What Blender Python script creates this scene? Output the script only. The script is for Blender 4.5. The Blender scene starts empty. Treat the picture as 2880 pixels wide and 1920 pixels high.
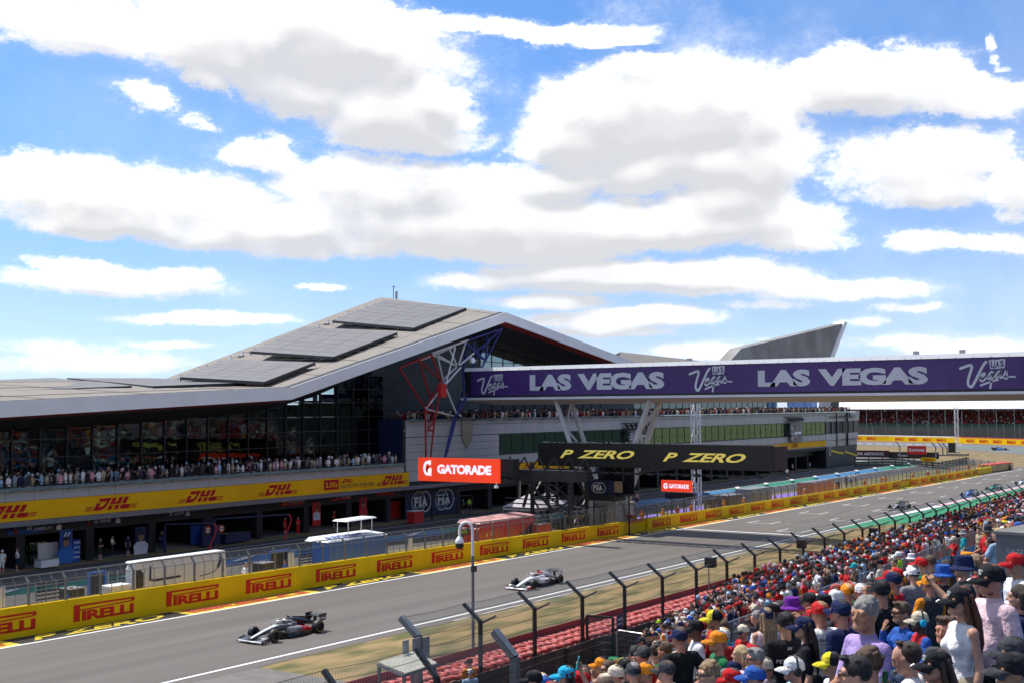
import bpy, bmesh, math, random
import numpy as np
from math import sin, cos, tan, pi, radians, sqrt, atan2
from mathutils import Vector, Matrix
random.seed(7); RNG = np.random.default_rng(7)
scene = bpy.context.scene
COL = scene.collection

# ------------------------------------------------------------------ camera
CAM_H = 11.3; FOC = 3400.0; YAW = radians(34.0); PITCH = math.atan((1146 - 960) / FOC); ROLL = radians(-0.37)
_f = Vector((-sin(YAW) * cos(PITCH), cos(YAW) * cos(PITCH), sin(PITCH)))
_r = Vector((cos(YAW), sin(YAW), 0)); _u = _r.cross(_f)
CR = _r * cos(ROLL) + _u * sin(ROLL); CU = _u * cos(ROLL) - _r * sin(ROLL); CF = _f
CP = Vector((0, 0, CAM_H))
camd = bpy.data.cameras.new('camera'); cam = bpy.data.objects.new('camera', camd); COL.objects.link(cam)
cam.matrix_world = Matrix(((CR.x, CU.x, -CF.x, CP.x), (CR.y, CU.y, -CF.y, CP.y), (CR.z, CU.z, -CF.z, CP.z), (0, 0, 0, 1)))
camd.sensor_width = 36.0; camd.lens = 36.0 * FOC / 2880.0; camd.clip_start = 0.2; camd.clip_end = 6000
scene.camera = cam

# ------------------------------------------------------------------ render look, sun, sky
SUN_EL = radians(60.5); SUN_AZ = radians(-88)      # azimuth from +Y towards +X: the sun stands beyond the pit building
SUN_STRENGTH = 2.8; SKY_STRENGTH = 0.15; EXPOSURE = 0.92
scene.view_settings.view_transform = 'Standard'; scene.view_settings.look = 'None'
scene.view_settings.exposure = EXPOSURE; scene.view_settings.gamma = 1.0; scene.view_settings.use_curve_mapping = False
scene.render.engine = 'CYCLES'
cy = scene.cycles
cy.use_denoising = True; cy.max_bounces = 5; cy.diffuse_bounces = 2; cy.glossy_bounces = 3; cy.transmission_bounces = 4
cy.transparent_max_bounces = 12; cy.caustics_reflective = False; cy.caustics_refractive = False
cy.use_adaptive_sampling = True; cy.adaptive_threshold = 0.015; cy.sample_clamp_indirect = 4.0
sl = bpy.data.lights.new('sun', 'SUN'); sun = bpy.data.objects.new('sun', sl); COL.objects.link(sun)
sl.energy = SUN_STRENGTH; sl.angle = radians(0.53); sl.color = (1.0, 0.955, 0.88)
_sd = Vector((sin(SUN_AZ) * cos(SUN_EL), cos(SUN_AZ) * cos(SUN_EL), sin(SUN_EL)))
sun.rotation_euler = _sd.to_track_quat('Z', 'Y').to_euler(); sun.location = (-200, 0, 300)

# cloud cover as a procedural map in azimuth / elevation (degrees), computed here with fractal noise
def fnoise(h, w, beta, seed, ax=1.0, ay=1.0):
    r = np.random.default_rng(seed)
    fy = np.fft.fftfreq(h)[:, None] * h * ay; fx = np.fft.rfftfreq(w)[None, :] * w * ax
    k = np.sqrt(fx * fx + fy * fy); k[0, 0] = 1
    a = (r.standard_normal(k.shape) + 1j * r.standard_normal(k.shape)) / k ** beta
    a[0, 0] = 0
    n = np.fft.irfft2(a, s=(h, w)); return (n / n.std()).astype(np.float32)
CLOUDS = [  # azimuth, elevation, half width, half height (degrees), strength
(-54.5,17.2,4.93,1.72,1.00), (-44.2,17.0,7.02,2.46,1.00), (-44.8,15.0,2.24,1.16,0.90), (-41.3,17.7,4.16,2.09,1.00), (-52.0,14.0,1.33,0.72,0.75), (-48.4,15.3,1.38,0.67,0.70), (-46.8,12.4,1.90,0.63,0.80), (-49.7,13.6,0.78,0.35,0.50), (-40.7,14.0,3.73,1.18,1.00), (-38.8,15.1,1.98,0.75,0.90), (-27.2,14.3,6.67,2.15,1.10), (-29.2,15.1,4.53,1.56,1.00), (-24.7,15.3,3.03,1.16,1.00), (-32.4,13.7,2.50,1.39,1.00), (-24.2,12.0,3.99,1.78,1.00), (-27.6,12.1,3.47,1.39,0.90), (-29.4,16.9,1.97,0.43,0.70), (-15.7,15.1,4.04,1.40,1.00), (-12.5,14.5,2.32,1.10,0.90), (-17.9,15.9,1.72,0.85,0.80), (-16.3,11.7,4.42,1.63,1.00), (-14.4,12.4,3.44,1.23,1.00), (-15.6,10.5,4.02,1.19,1.00), (-21.7,15.0,0.99,0.58,0.60), (-11.2,10.4,1.66,1.68,0.95), (-11.6,9.1,1.06,0.57,0.70), (-54.4,9.5,4.70,1.62,1.00), (-49.7,9.7,4.72,1.56,1.00), (-45.8,8.9,6.09,1.50,1.05), (-51.6,8.3,6.63,0.94,0.90), (-56.0,10.4,2.00,0.85,0.80), (-37.6,9.2,8.30,1.83,1.10), (-39.7,11.0,4.98,1.51,1.00), (-42.8,11.5,2.66,1.09,0.90), (-35.5,8.5,6.84,1.27,1.00), (-32.4,9.3,4.14,1.12,1.00), (-40.5,8.1,5.16,0.91,0.90), (-43.8,7.7,3.25,0.61,0.70), (-27.3,8.9,6.05,1.17,1.00), (-22.2,9.1,4.30,1.29,1.00), (-24.2,10.4,3.40,1.20,0.90), (-21.2,8.0,3.12,0.70,0.90), (-15.5,7.9,2.39,0.70,0.85), (-12.2,7.8,1.77,0.57,0.80), (-33.9,12.0,2.50,0.90,0.60), (-28.3,6.4,7.26,0.90,1.00), (-32.4,6.6,3.72,0.82,0.90), (-19.3,5.5,4.18,0.68,0.90), (-25.3,6.0,5.57,0.65,0.90), (-36.6,6.1,1.86,0.41,0.60), (-33.5,5.1,2.28,0.41,0.80), (-28.1,4.3,3.05,0.51,0.85), (-22.1,4.9,2.16,0.32,0.60), (-16.3,4.7,1.58,0.29,0.75), (-32.5,4.1,1.45,0.33,0.65), (-29.8,3.6,2.05,0.21,0.50), (-52.9,5.6,4.76,0.70,0.95), (-54.7,6.3,2.02,0.31,0.75), (-49.5,6.0,1.75,0.52,0.80), (-48.1,4.1,3.15,0.32,0.75), (-49.6,2.8,1.84,0.24,0.70), (-54.3,2.5,3.91,0.50,0.55), (-52.5,1.9,4.37,0.51,0.60), (-56.3,1.8,2.52,0.57,0.60), (-13.7,2.8,3.55,0.62,0.65), (-16.3,3.2,2.77,0.35,0.60), (-18.0,4.1,1.42,0.30,0.65), (-11.9,2.5,2.44,0.69,0.65), (-43.5,5.8,0.91,0.18,0.60), (-33.8,18.5,3.98,0.61,0.80), (-30.9,18.2,2.09,0.48,0.60), (-10.9,16.3,0.44,0.39,0.50), (-10.8,15.5,0.44,0.36,0.50), (-37.6,18.7,2.51,0.48,0.70), (-24.7,2.7,2.40,0.37,0.55), (-20.3,3.2,2.32,0.20,0.40)
]
AZ0, AZW, ELH = -34.0, 120.0, 60.0
def cloud_map(W=3072, H=1536):
    az = (np.arange(W, dtype=np.float32) + .5) / W * AZW - AZW / 2 + AZ0
    el = (np.arange(H, dtype=np.float32) + .5) / H * ELH
    A, E = np.meshgrid(az, el)
    wx = fnoise(H, W, 1.7, 1) ; wy = fnoise(H, W, 1.7, 2)
    Aw = A + wx * 1.7 * np.clip(E / 14, .3, 1.2); Ew = E + wy * .75 * np.clip(E / 14, .25, 1.3)
    wx = fnoise(H, W, 1.35, 21); wy = fnoise(H, W, 1.35, 22); Aw += wx * .42; Ew += wy * .20 * np.clip(E / 8, .4, 1.2)
    P = np.full_like(A, -1.2)
    for (a, e, ra, re, s) in CLOUDS:
        j0 = int(max(0, (a - 3 * ra - AZ0 + AZW / 2) / AZW * W)); j1 = int(min(W, (a + 3 * ra - AZ0 + AZW / 2) / AZW * W))
        i0 = int(max(0, (e - 3 * re) / ELH * H)); i1 = int(min(H, (e + 3 * re) / ELH * H))
        if j1 <= j0 or i1 <= i0: continue
        da = (Aw[i0:i1, j0:j1] - a) / ra; de = (Ew[i0:i1, j0:j1] - e) / re
        de = np.where(de < 0, de * 1.25, de)              # flatter bases
        v = s * 1.15 * (1 - (da * da + de * de) * .82)
        v = np.maximum(v, -1.2)
        P[i0:i1, j0:j1] = np.maximum(P[i0:i1, j0:j1], v)
    # beyond the part of the sky in view unseen broken cover goes on, thickened to brighten the shade
    big = fnoise(H, W, 1.55, 5, 1.0, 1.6) * .75 + fnoise(H, W, 1.2, 6, 1, 1.5) * .3 - .12
    inside = np.clip((np.minimum(np.minimum(A - (AZ0 - 26), AZ0 + 27 - A), 23 - E)) / 3, 0, 1)
    P = P * inside + np.maximum(P, big) * (1 - inside)
    n0 = fnoise(H, W, 2.0, 12, 1, 1.7); n1 = fnoise(H, W, 1.5, 3, 1, 1.4); n2 = fnoise(H, W, 1.25, 4, 1, 1.3); n3 = fnoise(H, W, 1.9, 14, 1, 1.6)
    D = P * .92 - .06 + n1 * (.46 + .15 * np.clip(1 - E / 8, 0, 1)) + n2 * .13 + n0 * .14
    wisp = np.clip(fnoise(H, W, 1.5, 8, .7, 2.2) * .5 - .15, 0, 1) * .26 * np.clip(1 - E / 34, 0, 1) + .15 * np.exp(-E / 3.0)
    al = np.clip((D + .12) / (.74 + .5 * np.clip(1 - E / 8, 0, 1)), 0, 1); al = al * al * (3 - 2 * al)
    low = np.clip(1 - E / 7.5, 0, 1); al *= 1 - low * (.22 + .30 * np.clip(.8 - D, 0, .8))
    al = np.maximum(al * (.84 + .16 * np.clip(D + .2 * n2, 0, 1)), wisp)
    veil = np.clip((D + n1 * .22 + .62) / 1.1, 0, 1) ** 2 * np.clip(.5 + .32 * n0 + .25 * n1, 0, 1) * .42; al = 1 - (1 - al) * (1 - np.clip(veil, 0, .6))
    dens = np.clip(D, 0, 1.5)
    acc = np.zeros_like(D); st = max(1, int(H / ELH * .36))      # light comes from above: thick cloud overhead leaves a base grey
    for k in range(1, 10):
        sh = np.roll(dens, -st * k, 0); sh[-st * k:] = 0
        acc += sh * (1.0 - k * .07)
    sm = dens.copy()
    for k in (2, 4, 7): sm = (sm + np.roll(sm, k, 1) + np.roll(sm, -k, 1) + np.roll(sm, k, 0) + np.roll(sm, -k, 0)) / 5
    relief = np.clip((sm - np.roll(sm, -2 * st, 0)) * 1.2, -.4, .4)
    light = .97 - .080 * np.clip(acc - 1.4, 0, 4.6) + relief * .42 - .10 * np.clip(n3, -1.5, 2) * np.clip(dens, 0, 1) + .015 * n2
    light = np.clip(light, .40, 1.0)
    return al, light
AL, LT = cloud_map()
img = bpy.data.images.new('cloud_cover', AL.shape[1], AL.shape[0], float_buffer=True)
img.colorspace_settings.name = 'Non-Color'
px = np.ones(AL.shape + (4,), np.float32); px[..., 0] = AL; px[..., 1] = LT; px[..., 2] = 0
img.pixels.foreach_set(px.ravel()); img.update(); img.pack(); del px, AL, LT

world = bpy.data.worlds.new('World'); scene.world = world; world.use_nodes = True
wt = world.node_tree; wt.nodes.clear()
def wn(t, **k):
    n = wt.nodes.new(t)
    for a, b in k.items(): setattr(n, a, b)
    return n
def wl(a, b): wt.links.new(a, b)
def wm(op, a, b=None):
    n = wn('ShaderNodeMath', operation=op)
    for i, x in enumerate((a, b)):
        if x is None: continue
        if isinstance(x, (int, float)): n.inputs[i].default_value = x
        else: wl(x, n.inputs[i])
    return n.outputs[0]
sky = wn('ShaderNodeTexSky', sky_type='NISHITA', sun_disc=False); sky.sun_elevation = SUN_EL; sky.sun_rotation = SUN_AZ
sky.altitude = 150; sky.air_density = 1.0; sky.dust_density = 0.6; sky.ozone_density = 1.6
tc = wn('ShaderNodeTexCoord'); sp = wn('ShaderNodeSeparateXYZ'); wl(tc.outputs['Generated'], sp.inputs[0])
azn = wm('ARCTAN2', sp.outputs[0], sp.outputs[1]); eln = wm('ARCSINE', sp.outputs[2])
uu = wm('ADD', wm('MULTIPLY', wm('SUBTRACT', azn, radians(AZ0)), 1 / radians(AZW)), .5)
vv = wm('MULTIPLY', wm('MAXIMUM', eln, 0.0005), 1 / radians(ELH))
cb = wn('ShaderNodeCombineXYZ'); wl(uu, cb.inputs[0]); wl(vv, cb.inputs[1])
im = wn('ShaderNodeTexImage', image=img, interpolation='Linear', extension='MIRROR'); wl(cb.outputs[0], im.inputs[0])
sc_ = wn('ShaderNodeSeparateColor'); wl(im.outputs[0], sc_.inputs[0])
rmp = wn('ShaderNodeValToRGB'); wl(sc_.outputs[1], rmp.inputs[0])
rmp.color_ramp.elements[0].position = .4; rmp.color_ramp.elements[0].color = (2.6, 2.63, 2.74, 1)
rmp.color_ramp.elements[1].position = 1.0; rmp.color_ramp.elements[1].color = (4.9, 4.85, 4.8, 1)
tr_ = wn('ShaderNodeValToRGB'); wl(wm('MULTIPLY', eln, 1 / radians(22)), tr_.inputs[0])   # the camera's rendering of a clear July sky: cooler than the raw model
tr_.color_ramp.elements[0].position = 0; tr_.color_ramp.elements[0].color = (.335, .455, .80, 1); e_ = tr_.color_ramp.elements.new(.22); e_.color = (.335, .41, .575, 1)
tr_.color_ramp.elements[2].color = (.27, .43, .60, 1)
hs = wn('ShaderNodeMix', data_type='RGBA', blend_type='MULTIPLY'); hs.inputs[0].default_value = 1; wl(sky.outputs[0], hs.inputs[6]); wl(tr_.outputs[0], hs.inputs[7])
mx = wn('ShaderNodeMix', data_type='RGBA'); wl(sc_.outputs[0], mx.inputs[0]); wl(hs.outputs[2], mx.inputs[6]); wl(rmp.outputs[0], mx.inputs[7])
bg = wn('ShaderNodeBackground'); wl(mx.outputs[2], bg.inputs[0]); bg.inputs[1].default_value = SKY_STRENGTH
wo = wn('ShaderNodeOutputWorld'); wl(bg.outputs[0], wo.inputs[0])
world.cycles.sampling_method = 'MANUAL'; world.cycles.sample_map_resolution = 512

# ------------------------------------------------------------------ survey helpers: sight lines of the survey point meeting known planes
def sight(u, v):
    return CR * ((u - 1440) / FOC) - CU * ((v - 960) / FOC) + CF
def onX(u, v, X):
    d = sight(u, v); return CP + d * (X / d.x)
def onY(u, v, Y):
    d = sight(u, v); return CP + d * (Y / d.y)
def onZ(u, v, z):
    d = sight(u, v); return CP + d * ((z - CAM_H) / d.z)
def gz(Y): return -.0085 * (min(max(Y, -60), 260) - 56.5)
def surf(X, Y):
    w = min(max((-55 - X) / 17, 0), 1); w = w * w * (3 - 2 * w); e = min(max((250 - Y) / 14, 0), 1); w *= e
    return gz(Y) * (1 - w) + .3 * w

# ------------------------------------------------------------------ mesh building
class MB:
    def __init__(s): s.v = []; s.f = []; s.m = []
    def add(s, vs, fs, m=0):
        b = len(s.v); s.v += [tuple(p) for p in vs]; s.f += [tuple(i + b for i in f) for f in fs]; s.m += [m] * len(fs); return s
    def bx(s, x0, x1, y0, y1, z0, z1, m=0):
        v = [(x0, y0, z0), (x1, y0, z0), (x1, y1, z0), (x0, y1, z0), (x0, y0, z1), (x1, y0, z1), (x1, y1, z1), (x0, y1, z1)]
        return s.add(v, [(3, 2, 1, 0), (4, 5, 6, 7), (0, 1, 5, 4), (1, 2, 6, 5), (2, 3, 7, 6), (3, 0, 4, 7)], m)
    def hexa(s, b, t, m=0):
        return s.add(list(b) + list(t), [(3, 2, 1, 0), (4, 5, 6, 7), (0, 1, 5, 4), (1, 2, 6, 5), (2, 3, 7, 6), (3, 0, 4, 7)], m)
    def bar(s, a, b, w, h=None, m=0, up=(0, 0, 1)):
        a = Vector(a); b = Vector(b); h = h or w; d = (b - a).normalized(); up = Vector(up)
        if abs(d.dot(up)) > .98: up = Vector((0, 1, 0))
        x = d.cross(up).normalized() * w / 2; y = x.cross(d).normalized() * h / 2
        return s.hexa([a - x - y, a + x - y, a + x + y, a - x + y], [b - x - y, b + x - y, b + x + y, b - x + y], m)
    def tube(s, pts, r, n=8, m=0, caps=True, closed=False):
        pts = [Vector(p) for p in pts]; N = len(pts); R = r if hasattr(r, '__len__') else [r] * N
        base = len(s.v); prev = None
        for i, p in enumerate(pts):
            a = pts[i - 1] if (i > 0 or closed) else p; b = pts[(i + 1) % N] if (i < N - 1 or closed) else p
            d = (b - a).normalized()
            if prev is None:
                up = Vector((0, 0, 1)) if abs(d.z) < .95 else Vector((1, 0, 0))
                x = d.cross(up).normalized()
            else: x = (prev - d * prev.dot(d)).normalized()
            prev = x; y = d.cross(x)
            for k in range(n):
                t = 2 * pi * k / n; s.v.append(tuple(p + (x * cos(t) + y * sin(t)) * R[i]))
        for i in range(N if closed else N - 1):
            for k in range(n):
                a = base + i * n + k; b = base + i * n + (k + 1) % n; c = base + ((i + 1) % N) * n + (k + 1) % n; d = base + ((i + 1) % N) * n + k
                s.f.append((a, b, c, d)); s.m.append(m)
        if caps and not closed:
            s.f.append(tuple(base + k for k in range(n))[::-1]); s.m.append(m)
            s.f.append(tuple(base + (N - 1) * n + k for k in range(n))); s.m.append(m)
        return s
    def loft(s, rings, m=0, cap=True, mf=None):
        n = len(rings[0]); base = len(s.v)
        for r in rings: s.v += [tuple(p) for p in r]
        for i in range(len(rings) - 1):
            for k in range(n):
                a = base + i * n + k; b = base + i * n + (k + 1) % n
                s.f.append((a, b, b + n, a + n)); s.m.append(m if mf is None else mf(i, k))
        if cap:
            s.f.append(tuple(base + k for k in range(n))[::-1]); s.m.append(m)
            s.f.append(tuple(base + (len(rings) - 1) * n + k for k in range(n))); s.m.append(m)
        return s
    def prism(s, poly, O, ex, ey, t, m=0):
        """flat outline poly [(a,b)] in the frame O, ex, ey, given thickness t along ex x ey"""
        O = Vector(O); ex = Vector(ex); ey = Vector(ey); n = ex.cross(ey).normalized() * t
        a = [O + ex * p[0] + ey * p[1] for p in poly]; N = len(a)
        s.add([p for p in a] + [p + n for p in a], [tuple(range(N))[::-1], tuple(range(N, 2 * N))] + [(i, (i + 1) % N, N + (i + 1) % N, N + i) for i in range(N)], m); return s
    def build(s, name, mats, parent=None, smooth=False, loc=None, bev=0):
        me = bpy.data.meshes.new(name); me.from_pydata(s.v, [], s.f)
        if not hasattr(mats, '__len__'): mats = [mats]
        for k in mats: me.materials.append(k)
        if len(mats) > 1: me.polygons.foreach_set('material_index', s.m)
        if smooth:
            me.polygons.foreach_set('use_smooth', [True] * len(s.f))
            if smooth != 'all': me.set_sharp_from_angle(angle=radians(40))
        me.update()
        return put(name, me, parent, loc)
def put(name, me, parent=None, loc=None):
    o = bpy.data.objects.new(name, me); COL.objects.link(o)
    if parent: o.parent = parent
    if loc is not None: o.location = loc
    return o
def empty(name, loc=(0, 0, 0), rz=0):
    o = bpy.data.objects.new(name, None); COL.objects.link(o); o.location = loc; o.rotation_euler = (0, 0, rz); o.empty_display_size = .2; return o
def tag(o, label=None, cat=None, group=None, kind=None):
    if label: o['label'] = label
    if cat: o['category'] = cat
    if group: o['group'] = group
    if kind: o['kind'] = kind
    return o
def struct(o): o['kind'] = 'structure'; return o
def copy_tree(o, parent=None):
    c = o.copy(); COL.objects.link(c); c.parent = parent
    for ch in o.children: copy_tree(ch, c)
    return c
def smesh(name, me_v, me_f, mat, parent=None):
    m = MB(); m.add(me_v, me_f); return m.build(name, mat, parent)

# ------------------------------------------------------------------ materials
def lin(c):
    c = c / 255.0; return c / 12.92 if c <= .04045 else ((c + .055) / 1.055) ** 2.4
def rgb(r, g, b): return (lin(r), lin(g), lin(b))
MATS = {}
def mat(name, col, rough=.6, metal=0.0, var=.06, scale=3.0, bump=0.0, bdist=.02, bscale=40.0, col2=None, spec=.4, coat=0.0, emit=None, stretch=(1, 1, 1), detail=4.0, w2=(.4, .6), obj=False):
    if name in MATS: return MATS[name]
    m = bpy.data.materials.new(name); m.use_nodes = True; nt = m.node_tree; N = nt.nodes; L = nt.links
    b = N['Principled BSDF']
    b.inputs['Roughness'].default_value = rough; b.inputs['Metallic'].default_value = metal; b.inputs['Specular IOR Level'].default_value = spec
    if coat: b.inputs['Coat Weight'].default_value = coat; b.inputs['Coat Roughness'].default_value = .06
    tc = N.new('ShaderNodeTexCoord'); mp = N.new('ShaderNodeMapping'); mp.inputs['Scale'].default_value = stretch
    L.new(tc.outputs['Object'], mp.inputs[0])
    nz = N.new('ShaderNodeTexNoise'); nz.inputs['Scale'].default_value = scale; nz.inputs['Detail'].default_value = detail; L.new(mp.outputs[0], nz.inputs['Vector'])
    cr = N.new('ShaderNodeValToRGB'); L.new(nz.outputs[0], cr.inputs[0])
    c1 = tuple(max(0, x * (1 - var)) for x in col); c2 = col2 or tuple(min(1, x * (1 + var)) for x in col)
    if col2: c1 = col
    cr.color_ramp.elements[0].position = w2[0]; cr.color_ramp.elements[1].position = w2[1]
    cr.color_ramp.elements[0].color = (*c1, 1); cr.color_ramp.elements[1].color = (*c2, 1)
    L.new(cr.outputs[0], b.inputs['Base Color'])
    if emit:
        L.new(cr.outputs[0], b.inputs['Emission Color']); b.inputs['Emission Strength'].default_value = emit
    if bump:
        n2 = N.new('ShaderNodeTexNoise'); n2.inputs['Scale'].default_value = bscale; n2.inputs['Detail'].default_value = 3; L.new(mp.outputs[0], n2.inputs['Vector'])
        bp = N.new('ShaderNodeBump'); bp.inputs['Strength'].default_value = bump; bp.inputs['Distance'].default_value = bdist; L.new(n2.outputs[0], bp.inputs['Height']); L.new(bp.outputs[0], b.inputs['Normal'])
    MATS[name] = m; return m
def glassmat(name, tint, refl=.55, rough=.02, wave=.35, wscale=.35, gcol=(.82, .95, .92)):
    """dark tinted curtain-wall glass: mirror reflection over see-through tint, panes slightly warped"""
    m = bpy.data.materials.new(name); m.use_nodes = True; nt = m.node_tree; N = nt.nodes; L = nt.links
    N.remove(N['Principled BSDF']); out = N['Material Output']
    gl = N.new('ShaderNodeBsdfGlossy'); gl.inputs['Roughness'].default_value = rough; gl.inputs['Color'].default_value = (*gcol, 1)
    tr = N.new('ShaderNodeBsdfTransparent'); tr.inputs['Color'].default_value = (*tint, 1)
    mx = N.new('ShaderNodeMixShader'); fr = N.new('ShaderNodeFresnel'); fr.inputs['IOR'].default_value = 1.55
    ad = N.new('ShaderNodeMath'); ad.operation = 'MULTIPLY_ADD'; L.new(fr.outputs[0], ad.inputs[0]); ad.inputs[1].default_value = 1.0; ad.inputs[2].default_value = refl; ad.use_clamp = True
    L.new(ad.outputs[0], mx.inputs[0]); L.new(tr.outputs[0], mx.inputs[1]); L.new(gl.outputs[0], mx.inputs[2]); L.new(mx.outputs[0], out.inputs[0])
    tc = N.new('ShaderNodeTexCoord'); nz = N.new('ShaderNodeTexNoise'); nz.inputs['Scale'].default_value = wscale; nz.inputs['Detail'].default_value = 1
    L.new(tc.outputs['Object'], nz.inputs['Vector']); bp = N.new('ShaderNodeBump'); bp.inputs['Strength'].default_value = wave; bp.inputs['Distance'].default_value = .06
    L.new(nz.outputs[0], bp.inputs['Height']); L.new(bp.outputs[0], gl.inputs['Normal'])
    MATS[name] = m; return m
def meshmat(name, col, sx, sz, w=.12, axes='YZ', metal=.3):
    """wire netting far too fine to build wire by wire: holes are transparent"""
    m = bpy.data.materials.new(name); m.use_nodes = True; nt = m.node_tree; N = nt.nodes; L = nt.links
    b = N['Principled BSDF']; b.inputs['Base Color'].default_value = (*col, 1); b.inputs['Metallic'].default_value = metal; b.inputs['Roughness'].default_value = .5
    tc = N.new('ShaderNodeTexCoord'); s = N.new('ShaderNodeSeparateXYZ'); L.new(tc.outputs['Object'], s.inputs[0])
    def line(src, sc):
        a = N.new('ShaderNodeMath'); a.operation = 'MULTIPLY'; L.new(src, a.inputs[0]); a.inputs[1].default_value = sc
        f = N.new('ShaderNodeMath'); f.operation = 'FRACT'; L.new(a.outputs[0], f.inputs[0])
        c = N.new('ShaderNodeMath'); c.operation = 'LESS_THAN'; L.new(f.outputs[0], c.inputs[0]); c.inputs[1].default_value = w; return c.outputs[0]
    A = s.outputs['XYZ'.index(axes[0])]; B = s.outputs['XYZ'.index(axes[1])]
    if sz < 0:   # chain link: diagonals
        p = N.new('ShaderNodeMath'); p.operation = 'ADD'; L.new(A, p.inputs[0]); L.new(B, p.inputs[1])
        q = N.new('ShaderNodeMath'); q.operation = 'SUBTRACT'; L.new(A, q.inputs[0]); L.new(B, q.inputs[1])
        a, c = line(p.outputs[0], sx), line(q.outputs[0], sx)
    else: a, c = line(A, sx), line(B, sz)
    mm = N.new('ShaderNodeMath'); mm.operation = 'MAXIMUM'; L.new(a, mm.inputs[0]); L.new(c, mm.inputs[1]); L.new(mm.outputs[0], b.inputs['Alpha'])
    MATS[name] = m; return m

# ------------------------------------------------------------------ lettering
_tc = {}
def textmesh(body, bold=.02, ext=.0, shear=0.0, xs=1.0):
    key = (body, bold, ext, shear, xs)
    if key in _tc: return _tc[key]
    cu = bpy.data.curves.new('lettering', 'FONT'); cu.body = body; cu.size = 1.0; cu.offset = bold; cu.extrude = ext; cu.resolution_u = 3; cu.space_character = .93 if bold > .04 else 1; cu.fill_mode = 'BOTH' if ext else 'FRONT'
    o = bpy.data.objects.new('lettering', cu); COL.objects.link(o)
    dg = bpy.context.evaluated_depsgraph_get(); me = bpy.data.meshes.new_from_object(o.evaluated_get(dg))
    V = [tuple(v.co) for v in me.vertices]; F = [tuple(p.vertices) for p in me.polygons]
    bpy.data.objects.remove(o); bpy.data.curves.remove(cu); bpy.data.meshes.remove(me)
    V = [((x + y * shear) * xs, y, z) for x, y, z in V]
    x0 = min(p[0] for p in V); x1 = max(p[0] for p in V); y0 = min(p[1] for p in V); y1 = max(p[1] for p in V)
    V = [((p[0] - x0) / (x1 - x0), (p[1] - y0) / (y1 - y0), p[2]) for p in V]      # unit box
    _tc[key] = (V, F, (x1 - x0) / (y1 - y0)); return _tc[key]
def lettering(mb, body, O, ex, ey, w, h, lift=.012, m=0, **k):
    """put lettering with lower left corner O, width w along ex and height h along ey"""
    V, F, asp = textmesh(body, **k); O = Vector(O); ex = Vector(ex).normalized(); ey = Vector(ey).normalized(); n = ex.cross(ey) * lift
    if w is None: w = h * asp
    mb.add([O + ex * (p[0] * w) + ey * (p[1] * h) + n for p in V], F, m); return w
def stroke(mb, pts, w, O, ex, ey, lift=.012, m=0, closed=False, round_caps=True):
    """a flat stroke of width w along a 2-D polyline in the frame O, ex, ey"""
    P = [Vector((p[0], p[1])) for p in pts]; N = len(P); W = w if hasattr(w, '__len__') else [w] * N
    O = Vector(O); ex = Vector(ex).normalized(); ey = Vector(ey).normalized(); n = ex.cross(ey) * lift
    L = []; R = []
    for i in range(N):
        a = P[i - 1] if (i or closed) else P[i]; b = P[(i + 1) % N] if (i < N - 1 or closed) else P[i]
        d = (b - a).normalized(); q = Vector((-d.y, d.x))
        if 0 < i < N - 1 or closed:
            d1 = (P[i] - a).normalized(); q1 = Vector((-d1.y, d1.x)); k = max(.45, q.dot(q1))
        else: k = 1
        L.append(P[i] + q * W[i] / 2 / k); R.append(P[i] - q * W[i] / 2 / k)
    pt = lambda p: O + ex * p.x + ey * p.y + n
    fs = [(i, N + i, N + (i + 1) % N, (i + 1) % N) for i in range(N if closed else N - 1)]
    mb.add([pt(p) for p in L] + [pt(p) for p in R], fs, m)
    if round_caps and not closed:
        for c, ww, dr in ((P[0], W[0], P[0] - P[1]), (P[-1], W[-1], P[-1] - P[-2])):
            a0 = atan2(dr.y, dr.x)
            arc = [c + Vector((cos(a0 + t), sin(a0 + t))) * ww / 2 for t in np.linspace(-pi / 2, pi / 2, 7)]
            mb.add([pt(p) for p in arc], [tuple(range(7))], m)
def arc(cx, cy, rx, ry, a0, a1, n=12):
    return [(cx + rx * cos(radians(a)), cy + ry * sin(radians(a))) for a in np.linspace(a0, a1, n)]
def spline(pts, n=6):
    P = [Vector(p) for p in pts]; out = []
    for i in range(len(P) - 1):
        p0 = P[max(i - 1, 0)]; p1 = P[i]; p2 = P[i + 1]; p3 = P[min(i + 2, len(P) - 1)]
        for k in range(n):
            t = k / n; out.append(tuple(.5 * ((2 * p1) + (p2 - p0) * t + (2 * p0 - 5 * p1 + 4 * p2 - p3) * t * t + (3 * p1 - p0 - 3 * p2 + p3) * t ** 3)))
    out.append(tuple(P[-1])); return out
WHITE = mat('white paint', (.8, .8, .8), .45); BLACK = mat('black paint', (.02, .02, .022), .5); RED = mat('red paint', (.55, .03, .025), .45)
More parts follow.
